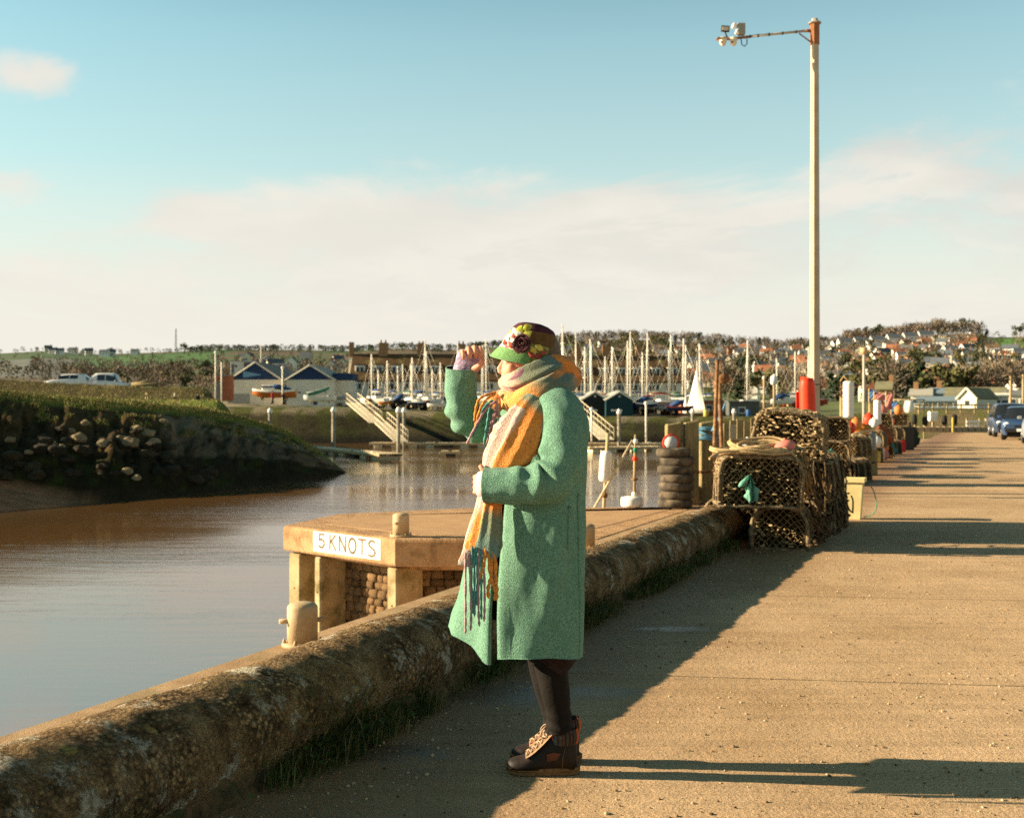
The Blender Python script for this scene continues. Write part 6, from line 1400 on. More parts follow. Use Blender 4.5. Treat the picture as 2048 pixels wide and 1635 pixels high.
# ---- gangways
GW = mat('gangway_paint', (.66, .55, .38), (.55, .44, .28), rough=.7, scale=4)
def gangway(label, p0, p1, w=1.3, h=1.15, n=12):
    p0, p1 = V(p0), V(p1); d = p1-p0; side = V((-d.y, d.x, 0)).normalized()*w/2; t = thing('gangway', label, 'gangway', p0)
    o = lambda f, s, z: d*f+side*s+V((0, 0, z))
    obj('deck', _deck(o), GW, t)
    for s in (-1, 1):
        obj('handrail', MB().tube([o(0, s, h), o(1, s, h)], .04, 6), GW, t); obj('bottom_chord', MB().tube([o(0, s, .05), o(1, s, .05)], .05, 6), GW, t); obj('middle_rail', MB().tube([o(0, s, h*.52), o(1, s, h*.52)], .03, 6), GW, t)
        for k in range(n+1): obj('upright', MB().tube([o(k/n, s, 0), o(k/n, s, h)], .022, 6), GW, t)
def _deck(o):
    mb = MB(); mb.add([o(0, -1, 0), o(0, 1, 0), o(1, 1, 0), o(1, -1, 0), o(0, -1, .08), o(0, 1, .08), o(1, 1, .08), o(1, -1, .08)], [(0, 1, 2, 3), (7, 6, 5, 4), (0, 4, 5, 1), (1, 5, 6, 2), (2, 6, 7, 3), (3, 7, 4, 0)]); return mb
gangway('upper pale gangway sloping down the bank from the boatyard', at(704, 806, 135), at(752, 846, 120)); gangway('lower pale gangway ramp landing on the pontoon left of the person', at(762, 846, 119), at(803, 884, 112), n=9)
gangway('pale gangway right of the person, going down to the middle pontoon', at(1150, 822, 128), at(1214, 880, 108), n=9)
# ---- clubhouses with blue gables
def tri_house(name, label, cat, px0, px1, pyb, pye, pya, Y, depth, wall, gable, roof, rz=0, over=.3, mark=None):
    a, b = at(px0, pyb, Y), at(px1, pyb, Y); w = b.x-a.x; zb = min(a.z, gz((px0+px1)/2, Y)-.2); ze = at(0, pye, Y).z; za = at(0, pya, Y).z; t = thing(name, label, cat, ((a.x+b.x)/2, Y, zb), rz); he, ha = ze-zb, za-zb
    mb = MB(); mb.prism([(-w/2, 0), (w/2, 0), (w/2, depth), (-w/2, depth)], 0, he); obj('wall', mb, wall, t)
    mb = MB(); mb.add([(-w/2, .0, he), (w/2, .0, he), (0, .0, ha), (-w/2, depth, he), (w/2, depth, he), (0, depth, ha)], [(0, 1, 2), (5, 4, 3), (0, 3, 4, 1)]); obj('gable', mb, gable, t)
    for s in (-1, 1):
        q = V((s*w/2, 0, he))-V((0, 0, ha)); e = q.normalized(); nn = V((-e.z*s, 0, e.x*s)) if s > 0 else V((e.z, 0, -e.x)); nn = V((abs(e.z)*s, 0, abs(e.x)))
        p0, p1 = V((0, 0, ha+.02)), V((0, 0, ha+.02))+q+e*over; mb = MB(); y0, y1 = -over, depth+over
        mb.add([p0+V((0, y0, 0)), p1+V((0, y0, 0)), p1+V((0, y1, 0)), p0+V((0, y1, 0))]+[v+nn*.14 for v in (p0+V((0, y0, 0)), p1+V((0, y0, 0)), p1+V((0, y1, 0)), p0+V((0, y1, 0)))], [(0, 1, 2, 3), (7, 6, 5, 4), (0, 4, 5, 1), (1, 5, 6, 2), (2, 6, 7, 3), (3, 7, 4, 0)]); obj('roof_slope', mb, roof, t)
        mb = MB(); mb.tube([p0+V((0, y0-.03, .0)), p1+V((0, y0-.03, .0))], [(.05, .12)]*2, 4, sm=False, up=(0, 1, 0)); obj('bargeboard', mb, WHW, t)
    return t, w, he, ha
WHW = mat('white_render', (.72, .66, .54), (.62, .55, .42), rough=.9, scale=1.2); NVY = mat('navy_boards', (.022, .045, .105), (.018, .035, .085), rough=.7, scale=6, stretch=(.2, .2, 6), bump=.4); SLT = mat('roof_grey', (.19, .19, .17), (.13, .13, .12), rough=.8, scale=3); SLL = mat('roof_pale', (.40, .37, .30), (.32, .29, .23), rough=.8, scale=3)
t, w, he, ha = tri_house('clubhouse', 'white clubhouse with a navy gable bearing a pale pennant', 'clubhouse', 459, 563, 797, 759, 724, 178, 24, WHW, NVY, SLT)
mb = MB(); mb.add([(-1.9, -.05, he+1.35), (1.0, -.05, he+.75), (-1.9, -.05, he+.28), (-1.9, -.01, he+1.35), (1.0, -.01, he+.75), (-1.9, -.01, he+.28)], [(0, 2, 1), (3, 4, 5), (0, 1, 4, 3), (1, 2, 5, 4), (2, 0, 3, 5)]); obj('pennant_emblem', mb, mat('pennant_blue', (.16, .32, .46), rough=.7, scale=5), t)
obj('flagstaff', MB().tube([(.4, 2, ha-.3), (.4, 2, ha+2.7)], .10, 6), WHW, t); obj('yardarm', MB().tube([(.4, 2, ha+.5), (2.2, 2, ha+1.5)], .05, 6), WHW, t); obj('gate', MB().rbox((-2.6, -.06, .9), (3.4, .06, 1.8), .01), mat('gate_grey', (.35, .35, .30), rough=.8, scale=3, stretch=(6, 1, 1)), t)
t, w, he, ha = tri_house('clubhouse', 'white clubhouse with a plain navy gable and a small dark door', 'clubhouse', 573, 668, 800, 759, 730, 172, 18, WHW, NVY, SLL)
obj('door', MB().rbox((.75, -.05, 1.05), (.62, .06, 1.3), .01), NVY, t); obj('wall_lamp', MB().rbox((-1.6, -.1, 2.2), (.4, .2, .2), .03), DKP, t)
t = thing('boat_store', 'flat-roofed white store with a navy band between clubhouse and terrace', 'store', V((at(685, 800, 174).x, 174, 2.2))); w_ = 36/F*174
obj('wall', MB().rbox((0, 3, at(0, 760, 174).z/2-1.1), (w_, 6, at(0, 760, 174).z-2.2), .02), WHW, t); obj('fascia', MB().rbox((.0, 2.98, at(0, 753, 174).z-2.2), (w_+.3, 6.3, 14/F*174), .03), NVY, t)
# ---- brown-roofed terraces
RBR = mat('roof_brown_tiles', (.125, .070, .030), (.07, .04, .018), rough=.9, scale=1.6, bump=.8, bscale=9, stretch=(1, 1, 3), bdist=.05, c3=(.16, .12, .04), s3=.5); CHB = mat('chimney_brick', (.34, .19, .09), (.24, .13, .06), rough=.9, scale=5); WIN = mat('window_dark', (.05, .055, .06), rough=.15, scale=2); WFR = mat('window_frame', (.74, .70, .60), rough=.6, scale=2)
def terrace(label, px0, px1, Y, ytop, yeave, dorm, chim, depth=9):
    a, b = at(px0, 800, Y), at(px1, 800, Y); w = b.x-a.x; zb = 2.0; t = thing('terrace', label, 'terrace', ((a.x+b.x)/2, Y, zb)); he = at(0, yeave, Y).z-zb; hr = at(0, ytop, Y).z-zb
    X = lambda px: at(px, 800, Y).x-(a.x+b.x)/2
    mb = MB(); mb.prism([(-w/2, 0), (w/2, 0), (w/2, depth), (-w/2, depth)], 0, he); mb.add([(-w/2, 0, he), (-w/2, depth, he), (-w/2, depth/2, hr-.2), (w/2, 0, he), (w/2, depth, he), (w/2, depth/2, hr-.2)], [(0, 2, 1), (3, 4, 5)]); obj('wall', mb, WHW, t)
    for s in (0, 1):
        y0 = -.5 if s == 0 else depth+.5; mb = MB(); sl = (hr-he)/(depth/2); vs = [(-w/2-.2, y0, he-.5*sl), (w/2+.2, y0, he-.5*sl), (w/2+.2, depth/2, hr), (-w/2-.2, depth/2, hr)]; vs += [(x, y, z+.25) for x, y, z in vs]; mb.add(vs, [(3, 2, 1, 0), (4, 5, 6, 7), (0, 1, 5, 4), (1, 2, 6, 5), (2, 3, 7, 6), (3, 0, 4, 7)]); obj('roof_slope', mb, RBR, t)
    def window(x, y, z, ww, hh, npn=2):
        f = obj('window', MB().rbox((x, y, z), (ww, .14, hh), .02), WFR, t)
        for k in range(npn): obj('pane', MB().rbox((x+ww*((k+.5)/npn-.5), y-.075, z), (ww/npn*.74, .02, hh*.76), .004), WIN, f)
    for px in dorm:
        zc = at(0, ytop+30, Y).z-zb; yc = (zc-he)/sl
        d = obj('dormer', MB().rbox((X(px), yc+.4, zc), (1.75, 1.9, 1.5), .02), WHW, t); window(X(px), yc-.62, zc-.02, 1.35, 1.1, 2); obj('dormer_roof', MB().rbox((X(px), yc+.35, zc+.82), (2.0, 2.2, .16), .02), RBR, t)
        window(X(px)-.2, -.05, he-1.3, 1.3, 1.25, 2); window(X(px)+1.9, -.05, he-1.3, .8, 1.1, 1); window(X(px), -.05, he-4.0, 1.5, 1.2, 2)
    for px, hh, ww in chim: c = obj('chimney', MB().rbox((X(px), depth/2, hr+hh/2-.6), (ww, .9, hh+1.2), .02), CHB, t); [obj('chimney_pot', MB().lathe([(.14, 0), (.11, .5)], 10, c=(X(px)+q*ww*.26, depth/2, hr+hh)), RBR, c) for q in (-1, 1)]
    return t, X, hr, he
t, X, hr, he = terrace('long brown-roofed terrace with white dormers left of the person', 701, 1000, 198, 708, 757, (718, 755, 791, 829, 869, 906, 945, 982), ((761, 2.2, 1.5), (838, 2.0, 1.3), (920, 2.0, 1.3)))
mb = MB(); mb.add([(X(688), 4.2, 0), (X(701), 4.2, 0), (X(699), 4.2, hr+1.9), (X(692), 4.2, hr+1.9), (X(688), 5.4, 0), (X(701), 5.4, 0), (X(699), 5.4, hr+1.9), (X(692), 5.4, hr+1.9)], [(0, 1, 2, 3), (7, 6, 5, 4), (0, 4, 5, 1), (1, 5, 6, 2), (2, 6, 7, 3), (3, 7, 4, 0)]); obj('chimney_breast', mb, WHW, t); obj('chimney', MB().rbox((X(695.5), 4.8, hr+1.0), (.75, 1.3, 2.6), .02), CHB, t)
terrace('brown-roofed terrace behind the masts right of the person', 1120, 1366, 202, 712, 760, (1136, 1174, 1209, 1245, 1278, 1314, 1347), ((1217, 2.0, 1.5), (1284, 1.9, 1.3), (1160, 1.9, 1.2)))
# ---- dark boat sheds on the bank
DKB = mat('shed_boards_black', (.022, .026, .026), rough=.8, scale=4); DTB = mat('shed_boards_teal', (.012, .045, .050), rough=.8, scale=4); SLS = mat('shed_roof', (.36, .36, .31), (.28, .28, .24), rough=.8, scale=2)
for px0, px1, m, Y, lab in ((1163, 1217, DKB, 143, 'black gabled boat shed right of the person'), (1212, 1266, DTB, 141, 'dark teal gabled boat shed beside the black one')):
    t, w, he, ha = tri_house('boat_shed', lab, 'shed', px0, px1, 831, 799, 783, Y, 11, m, m, SLS, over=.15); obj('wall_plate', MB().rbox((-w*.1, -.04, he*.42), (1.3, .05, .22), .01), WFR, t); obj('vent', MB().lathe([(.13, -.03), (.13, .03)], 10, c=(0, -.05, ha-.55), mx=M90), WFR, t)
t, w, he, ha = tri_house('boat_shed', 'grey-roofed boat shed directly behind the raised arm', 'shed', 985, 1055, 830, 792, 764, 145, 12, DKB, DKB, SLS, over=.2); obj('door', MB().rbox((0, -.05, 1), (1.2, .06, 2), .01), NVY, t)
# ---- yachts standing ashore
HULLS = {'white': mat('hull_white', (.78, .74, .66), (.72, .67, .58), rough=.4, scale=2), 'navy': mat('hull_navy', (.02, .035, .09), rough=.35, scale=2), 'orange': mat('hull_orange', (.50, .14, .025), rough=.5, scale=2), 'red': mat('hull_red', (.35, .05, .03), rough=.5, scale=2), 'cream': mat('hull_cream', (.70, .58, .38), rough=.45, scale=2), 'black': mat('hull_black', (.02, .02, .022), rough=.5, scale=2), 'green': mat('hull_green', (.05, .26, .19), rough=.5, scale=2), 'grey': mat('hull_grey', (.36, .40, .41), rough=.5, scale=2)}
SPAR = mat('spar_alloy', (.82, .74, .60), (.74, .66, .52), rough=.45, scale=3); COV = {'blue': mat('cover_blue', (.03, .07, .17), rough=.8, scale=5), 'cream': mat('cover_cream', (.62, .52, .36), rough=.85, scale=5), 'green': mat('cover_green', (.04, .14, .10), rough=.85, scale=5), 'red': mat('cover_red', (.34, .06, .04), rough=.85, scale=5)}
def hull_mb(L_, B, D, z0, strip=False, lo=0.0, hi=1.0):
    rows = []
    for i in range(15):
        t = i/14; x = (t-.5)*L_; b = B/2*(sin(pi*min(1, .12+t*.80))**.75 if t < .98 else .04); shr = z0+D*(1+.22*(2*t-1)**2+.10*t); row = []
        for j in range(9):
            s = j/8*2-1; q = abs(s); y = math.copysign(b*(q**.7), s); zz = z0+(shr-z0)*lerp(lo, hi, q**2.4)+ (.5*D*sm((t-.78)/.22)*(1-q)); row.append((x, y, zz))
        rows.append(row)
    mb = MB(); mb.grid(rows, flip=True); n = 9; mb.f.append(tuple(range(n))); mb.m.append(0); mb.s.append(False); return mb, rows
def deck_mb(rows):
    mb = MB(); mb.add([r[0] for r in rows]+[r[-1] for r in rows[::-1]], [tuple(range(2*len(rows)))[::-1]]); return mb
def yacht(label, px, Y, ytop, hull='white', cover='blue', rz=0, L_=None, lean=0, cat='sailing boat', group='sailing boats laid up ashore', small=False):
    zg = bank_z(px, Y); zt_ = at(px, ytop, Y).z; H = zt_-zg; L_ = L_ or max(4.5, min(9.5, H*.72)); B = L_*.32; D = L_*.13; z0 = .35+L_*.05
    t = thing('sailing_boat', label, cat, (at(px, 800, Y).x, Y, zg), rz, group)
    mb, rows = hull_mb(L_, B, D, z0); obj('hull', mb, HULLS[hull], t); obj('deck', deck_mb(rows), HULLS['cream'], t)
    obj('cabin', MB().rbox((.02*L_, 0, z0+D+.18), (L_*.36, B*.52, .42), .10), HULLS['white'], t)
    obj('keel', MB().rbox((0, 0, z0*.55), (L_*.22, .14, z0*1.15), .03), HULLS['black'], t)
    for s in (-1, 1): obj('prop', MB().tube([(0, s*B*.55, 0), (0, s*B*.36, z0+D*.5)], .05, 5), WOODP, t)
    mx_ = .08*L_; lx_ = lean*H; obj('mast', MB().tube([(mx_, 0, z0+D*.9), (mx_+lx_, 0, H)], [.10, .085], 7), SPAR, t)
    obj('boom', MB().tube([(mx_, 0, z0+D+.95), (mx_-L_*.40, 0, z0+D+1.0)], .055, 6), SPAR, t); obj('sail_cover', MB().tube([(mx_-.1, 0, z0+D+1.08), (mx_-L_*.2, 0, z0+D+1.14), (mx_-L_*.38, 0, z0+D+1.08)], [.10, .15, .06], 8), COV[cover], t)
    top = V((mx_+lx_, 0, H*.98)); mb = MB()
    for q in ((L_*.49, 0, z0+D*1.25), (-L_*.48, 0, z0+D*1.2), (mx_, B*.45, z0+D), (mx_, -B*.45, z0+D)): mb.tube([q, top], .014, 4)
    obj('rigging', mb, SPAR, t)
    for k, f in enumerate((.55, .78)): obj('spreader', MB().tube([V((mx_+lx_*f, -B*.22, H*f)), V((mx_+lx_*f, B*.22, H*f))], .03, 5), SPAR, t)
    return t
masts = [(748, 708), (779, 721), (791, 732), (812, 728), (821, 715), (828, 727), (847, 703), (856, 678), (885, 725), (924, 687), (966, 680), (972, 690), (1118, 684), (1132, 648), (1144, 665), (1164, 693), (1174, 690), (1189, 677), (1219, 693), (1230, 695), (1248, 681), (1268, 664), (1302, 666), (1332, 669), (1357, 677), (1377, 690), (1407, 687), (1502, 680), (1597, 703), (1610, 693), (762, 740), (869, 738), (1206, 712), (1290, 705), (1345, 700), (1560, 716)]
hk = ['white', 'navy', 'white', 'cream', 'white', 'red', 'white', 'grey']; ck_ = ['blue', 'cream', 'green', 'blue', 'red']
rm = random.Random(31)
bymast = {}
for i, (px, yt) in enumerate(masts):
    h = hk[i % 8]; cv = ck_[(i*3) % 5]; left = px < 1000
    hw = {'white': 'white', 'navy': 'navy', 'cream': 'cream', 'red': 'dark red', 'grey': 'grey'}[h]
    lab = f'{hw}-hulled sailing boat with a {cv} sail cover ashore ' + ('left of the person' if left else 'right of the person' if px < 1500 else 'beyond the trap heap')
    yacht(lab, px, rm.uniform(147, 172) if px < 1450 else rm.uniform(150, 185), yt, h, cv, rm.uniform(-.9, .9)+(pi if rm.random() < .5 else 0), lean=rm.uniform(-.015, .015), group=lab[:60])
# a small sail set on a dinghy, bleached sail bags
t = thing('dinghy', 'dinghy ashore with a tall white triangular sail set', 'dinghy', V((at(1393, 800, 143).x, 143, bank_z(1393, 143))), -.65); mb, rows = hull_mb(3.6, 1.4, .5, .25); obj('hull', mb, HULLS['white'], t); obj('deck', deck_mb(rows), HULLS['cream'], t)
SAIL = mat('sailcloth', (.82, .76, .64), (.76, .69, .56), rough=.85, scale=1.5)
def sail(p, t, nm='sail'):
    a, b, c = p; rows = [[V(a).lerp(V(b), i/8).lerp(V(c).lerp(V(b), i/8), j/6)+V((0, -.22*sin(pi*j/6)*sin(pi*min(1, .15+i/8*.85)), 0)) for j in range(7)] for i in range(9)]; mb = MB(); mb.grid(rows); mb.grid([[q+V((0, .02, 0)) for q in r] for r in rows], flip=True); obj(nm, mb, SAIL, t)
zb = t.location.z; yt_ = at(0, 736, 143).z-zb; sail([(-1.35, 0, .9), (.05, 0, yt_), (1.25, 0, .5)], t); obj('mast', MB().tube([(.05, .03, .5), (.05, .03, yt_+.9)], .06, 6), SPAR, t); sail([(-1.9, .1, .9), (-1.55, .1, yt_*.48), (-.95, .1, .6)], t, 'jib')
# motor boats and dinghies
def boat(label, px0, px1, py, Y, hull, top=None, cabin=None, rz=0, D=None, cat='boat', tilt=0, strake=None):
    L_ = (px1-px0)/F*Y/max(.5, abs(cos(rz))); px = (px0+px1)/2; t = thing('small_boat', label, cat, (at(px, 800, Y).x, Y, at(px, py, Y).z), rz); D = D or L_*.16
    mb, rows = hull_mb(L_, L_*.36, D, .25, hi=1.0); o = obj('hull', mb, HULLS[hull], t); obj('deck', deck_mb([[(x*.96, y*.94, z-.02) for x, y, z in r] for r in rows]), HULLS['cream'], t)
    if strake: 
        m2 = MB(); 
        for s in (0, -1): m2.grid([[V(r[s])+V((0, (.012 if s else -.012), 0)), V(r[s])*1+V((0, (.03 if s else -.03), -D*.28))] for r in rows])
        obj('topside_band', m2, HULLS[strake], t)
    if cabin: obj('cabin', MB().rbox((L_*.12, 0, .25+D+.35), (L_*.30, L_*.22, .8), .12, ), HULLS['white'], t); obj('cabin_window', MB().rbox((L_*.12, 0, .25+D+.52), (L_*.302, L_*.224, .26), .03), WIN, t)
    if top: obj('canopy', MB().tube([(-L_*.38, 0, .25+D+.15), (-L_*.1, 0, .25+D+.5), (L_*.1, 0, .25+D+.62)], [(.2, .4), (.36, .75), (.2, .6)], 10, up=(0, 0, 1)), COV[top], t)
    for s in (-1, 1): obj('trestle', MB().rbox((s*L_*.28, 0, .12), (.15, L_*.3, .26), .02), WOODP, t)
    if tilt: t.rotation_euler.y = tilt
    return t
boat('white motor boat with an orange lower hull and a dark canopy before the clubhouse', 505, 592, 799, 152, 'orange', 'blue', True, pi, strake='white')
boat('low white boat on the path in front of the second clubhouse', 608, 672, 807, 149, 'white', None, False, pi+.15); boat('pale sailing dinghy hull resting beside the low white boat', 655, 702, 803, 152, 'grey', None, False, .2)
boat('white and green boat tilted bow-up behind the low white boat', 616, 662, 790, 154, 'green', None, False, .1, tilt=-.28, strake='white')
boat('orange boat among the yachts left of the person', 730, 770, 808, 147, 'orange', None, True, .3); boat('black upturned-looking boat near the bank top left of the person', 785, 822, 811, 143, 'black', 'blue', False, .1); boat('white dinghy on the bank edge below the raised sleeve', 855, 896, 818, 140, 'white', None, False, -.15); boat('blue boat with a white band near the bank edge', 815, 852, 814, 142, 'navy', None, False, .2, strake='white')
boat('pale motor boat beside the dark teal shed', 1268, 1316, 818, 142, 'navy', 'blue', True, .25, strake='white'); boat('long navy boat behind the timber piles', 1334, 1388, 826, 141, 'navy', 'blue', False, .1, strake='red'); boat('small white boat behind the plank fence', 1540, 1590, 812, 150, 'white', 'blue', True, .3); boat('white motor boat left of the red case', 1556, 1604, 806, 165, 'white', None, True, -.2)
boat('grey skiff lying on the yard left of the long navy boat', 1316, 1342, 822, 145, 'grey', None, False, .5); boat('orange hulled skiff beneath the yachts left of the person', 757, 785, 812, 144, 'orange', None, False, -.3)
# sheds and containers near the hoist
def cabin(label, px0, px1, pyt, pyb, Y, m, cat='shed', rm_=None, win=()):
    a, b = at(px0, pyb, Y), at(px1, pyb, Y); w = b.x-a.x; h = at(0, pyt, Y).z-a.z; t = thing('site_cabin', label, cat, ((a.x+b.x)/2, Y, a.z-.3)); obj('wall', MB().rbox((0, 1.5, (h+.3)/2), (w, 3, h+.3), .03), m, t); obj('roof', MB().rbox((0, 1.5, h+.36), (w+.3, 3.3, .12), .02), rm_ or SLT, t)
    for x in win: f = obj('window', MB().rbox((x*w, -.03, h*.66), (.9, .08, .8), .01), WFR, t); obj('pane', MB().rbox((x*w, -.075, h*.66), (.7, .02, .6), .005), WIN, f)
    obj('door', MB().rbox((-.3*w, -.03, h*.45), (.8, .08, h*.8), .01), rm_ or SLT, t)
RST = mat('rust_red_boards', (.34, .12, .06), (.24, .08, .04), rough=.9, scale=3); GRB = mat('grey_boards', (.10, .10, .085), rough=.85, scale=3)
cabin('long rust-red shed behind the hoist', 1362, 1456, 801, 829, 146, RST, rm_=SLL, win=(.1, .35)); cabin('dark grey cabin with a white window behind the plank fence', 1458, 1519, 803, 838, 140, GRB, 'cabin', win=(-.08,)); cabin('brown shed left of the pennant clubhouse', 432, 458, 752, 797, 168, RST); cabin('white block building above the pennant clubhouse', 461, 483, 722, 745, 330, WHW, 'building', win=(0,))
for px, py, Y, m, lab in ((1497, 834, 139, BLU, 'blue barrel in front of the grey cabin'), (1440, 832, 139, YEL, 'yellow barrel behind the hoist'), (1412, 834, 139, YEL, 'yellow drum between the timber piles and the hoist')):
    t = thing('barrel', lab, 'barrel', at(px, py, Y)); obj('drum_body', MB().lathe([(.27, 0), (.30, .05), (.30, .85), (.27, .9)], 14), m, t); obj('lid', MB().lathe([(.26, .9), (.26, .95)], 14), DKP, t)
# ---- light columns, poles and mast on the skyline
for px, top, bot, Y, lab in ((565, 735, 800, 148, 'slim lamp column between the two clubhouses'), (431, 704, 790, 165, 'left lamp column by the brown shed'), (443, 722, 795, 160, 'short dark pole by the brown shed'), (1183, 818, 872, 110, 'thin post at the foot of the right gangway'), (1292, 806, 876, 113, 'thin leaning post on the far pontoon'), (1528, 755, 826, 135, 'thick pale post behind the topmost trap'), (1548, 760, 822, 138, 'post with a white pointed board behind the topmost trap')):
    a, b = at(px, bot, Y), at(px, top, Y); t = thing('thin_post', lab, 'post', a); obj('shaft', MB().tube([(0, 0, -.5), (0, 0, b.z-a.z)], .13 if px in (1528, 1548) else .09, 7), WOODP if px > 1500 else SPAR, t)
    obj('head', MB().ico((0, 0, b.z-a.z), .22 if px != 1548 else .5, 1, (1, .6, 1.6 if px == 1548 else 1)), WH if px != 443 else DKP, t)
t = thing('radio_mast', 'thin lattice radio mast on the far left skyline', 'mast', V((at(352, 700, 1400).x, 1400, at(352, 697, 1400).z)))
for s in ((-1, -1), (1, -1), (0, 1)): obj('leg', MB().tube([(s[0]*1.2, s[1]*1.2, -3), (s[0]*.3, s[1]*.3, 24)], .28, 4), GRB, t)
obj('cross_bracing', MB().tube([((-1)**k*1.0*(1-k/22), 0, k*1.3) for k in range(18)], .2, 4), GRB, t)
# ---- picnic table and people, cars on the berm
pt = thing('picnic_table', 'weathered picnic table on the grassy river bank', 'picnic table', V((at(311, 800, 84.5).x, 84.5, at(311, 802, 84.5).z-.02)), .12)
for k in range(4): obj('tabletop_plank', MB().rbox((0, -.27+k*.18, .74), (1.75, .165, .045), .006), WOODP, pt)
for s in (-1, 1): obj('seat', MB().rbox((0, s*.68, .45), (1.75, .26, .045), .006), WOODP, pt)
for x in (-.6, .6):
    for s in (-1, 1): obj('leg', MB().tube([(x, s*.58, -.05), (x, s*.15, .72)], .045, 5), WOODP, pt)
    obj('crossbeam', MB().rbox((x, 0, .40), (.07, 1.5, .09), .006), WOODP, pt)
def walker(label, px, py, Y, coat, trou, h=1.68, rz=0, sit=False):
    p = at(px, py, Y); t = thing('person', label, 'person', p, rz); mb = MB(); k = h/1.7
    def T(pts, rr, n=10): mb.tube([V(q)*k for q in pts], [r*k for r in rr], n)
    mb.ico(V((0, -.02, 1.57))*k, .105*k, 2, (.85, 1, 1.15)); mb.ico(V((0, -.115, 1.56))*k, .022*k, 1); T([(0, 0, 1.5), (0, 0, 1.38)], (.05, .06))
    mb.ico(V((0, 0, 1.2))*k, .19*k, 2, (1, .65, 1.25)); mb.ico(V((0, 0, .95))*k, .17*k, 2, (1, .7, 1))
    for s in (-1, 1):
        T([(s*.09, 0, .92), (s*.10, s*.10-.03, .5), (s*.10, s*.2, .06)], (.09, .065, .045)); T([(s*.10, s*.2, .05), (s*.10, s*.2-.16, .03)], (.045, .03)); T([(s*.19, 0, 1.36), (s*.25, .03*s, 1.08), (s*.24, -.08, .82)], (.055, .048, .035)); mb.ico(V((s*.24, -.10, .77))*k, .045*k, 1)
    obj('body', remesh(mb, .022, 2), None, t)
    mb = MB(); mb.lathe([(.20*k, .72*k), (.22*k, .8*k), (.20*k, 1.0*k), (.22*k, 1.3*k), (.15*k, 1.42*k), (.07*k, 1.47*k)], 16, mx=Matrix.Diagonal((1, .72, 1))); 
    for s in (-1, 1): mb2 = MB(); mb2.tube([V(q)*k for q in ((s*.17, 0, 1.38), (s*.255, .03*s, 1.08), (s*.245, -.08, .84))], [.07*k, .06*k, .05*k], 10); obj('sleeve', mb2, coat, t)
    obj('coat', mb, coat, t); 
    for s in (-1, 1): obj('trouser_leg', MB().tube([V(q)*k for q in ((s*.09, 0, .95), (s*.10, s*.10-.03, .5), (s*.10, s*.2, .05))], [.11*k, .08*k, .065*k], 10), trou, t)
    obj('hair', MB().ico(V((0, .012, 1.61))*k, .112*k, 2, (.9, .95, 1)), mat('hair_dark', (.03, .02, .015), rough=.7, scale=30), t)
walker('walker in a red coat on the path before the orange-hulled boat', 545, 808.5, 142, mat('coat_red', (.50, .05, .05), rough=.9, scale=6), TR, rz=1.2); walker('walker in dark clothes behind the red-coated one', 567, 809.5, 143, mat('coat_dark', (.03, .03, .045), rough=.9, scale=6), TR, rz=1.0)
walker('person in dark clothes standing on the bank right of the picnic table', 396, 812, 92, MATS['coat_dark'], TR, h=1.0, rz=.5); walker('small figure in pale clothes beside the picnic table', 350, 801, 95, mat('coat_pale', (.45, .40, .32), rough=.9, scale=6), TR, h=.75, rz=-.4)
def berm_z(px): return CH-(pl([(-600, 745), (0, 758), (100, 765), (250, 771), (350, 781), (430, 793)], px)-817.5)/F*108+.12
car('white estate car on the grassy berm at the far left', at(137, 0, 117).xy.to_3d()+V((0, 0, berm_z(140)-.44)), .06, WCAR, 'white cars on the berm', L_=4.4, estate=True)
car('white van-like car behind the white estate on the berm', at(221, 0, 121).xy.to_3d()+V((0, 0, berm_z(221)-.42)), pi+.05, WCAR, 'white cars on the berm', L_=3.9, H=1.8, estate=True)
# driftwood and rubble on the berm
for px, py, Y, L_, rz, lab in ((300, 771, 110, 3.2, .2, 'bleached driftwood trunk lying on the berm right of the white cars'), (282, 768, 111, 2.0, -.3, 'shorter driftwood log near the white cars')):
    p = at(px, py, Y); t = thing('driftwood', lab, 'driftwood', p, rz); obj('trunk', MB().tube([(-L_/2, 0, 0), (0, .05, .1), (L_/2, -.1, .25)], [.16, .14, .05], 8), TIM, t); obj('branch', MB().tube([(.2, 0, .1), (.8, .3, .55)], [.06, .02], 6), TIM, t)

# ---- boulders on the near river bank
BOU = mat('boulder', (.28, .21, .115), (.17, .12, .06), rough=.95, scale=2.5, bump=.8, bscale=8, bdist=.06, rand=.2); BOD = mat('boulder_dark', (.045, .032, .015), (.02, .015, .008), rough=.95, scale=2.5, bump=.8, bscale=8, bdist=.06, rand=.3)
bms = []
for k in range(6):
    mb = MB(); mb.ico((0, 0, 0), 1, 3, jit=.35, fr=1.3, seed=k+4, sm=False); bms.append(mb)
bml = [[m.mesh('boulder', [mt]) for m in bms] for mt in (BOU, BOD)]
rb = random.Random(77)
def bank_pt(px, ri):
    ci = min(range(len(BPX)), key=lambda i: abs(BPX[i]-px)); return V(BROWS[ri][ci])
def bank_at(px, py):
    ci = min(range(len(BPX)), key=lambda i: abs(BPX[i]-px)); best = min(range(7, 28), key=lambda r: abs(817.5-(BROWS[r][ci][2]-CH)/BROWS[r][ci][1]*F-py)); return V(BROWS[best][ci])
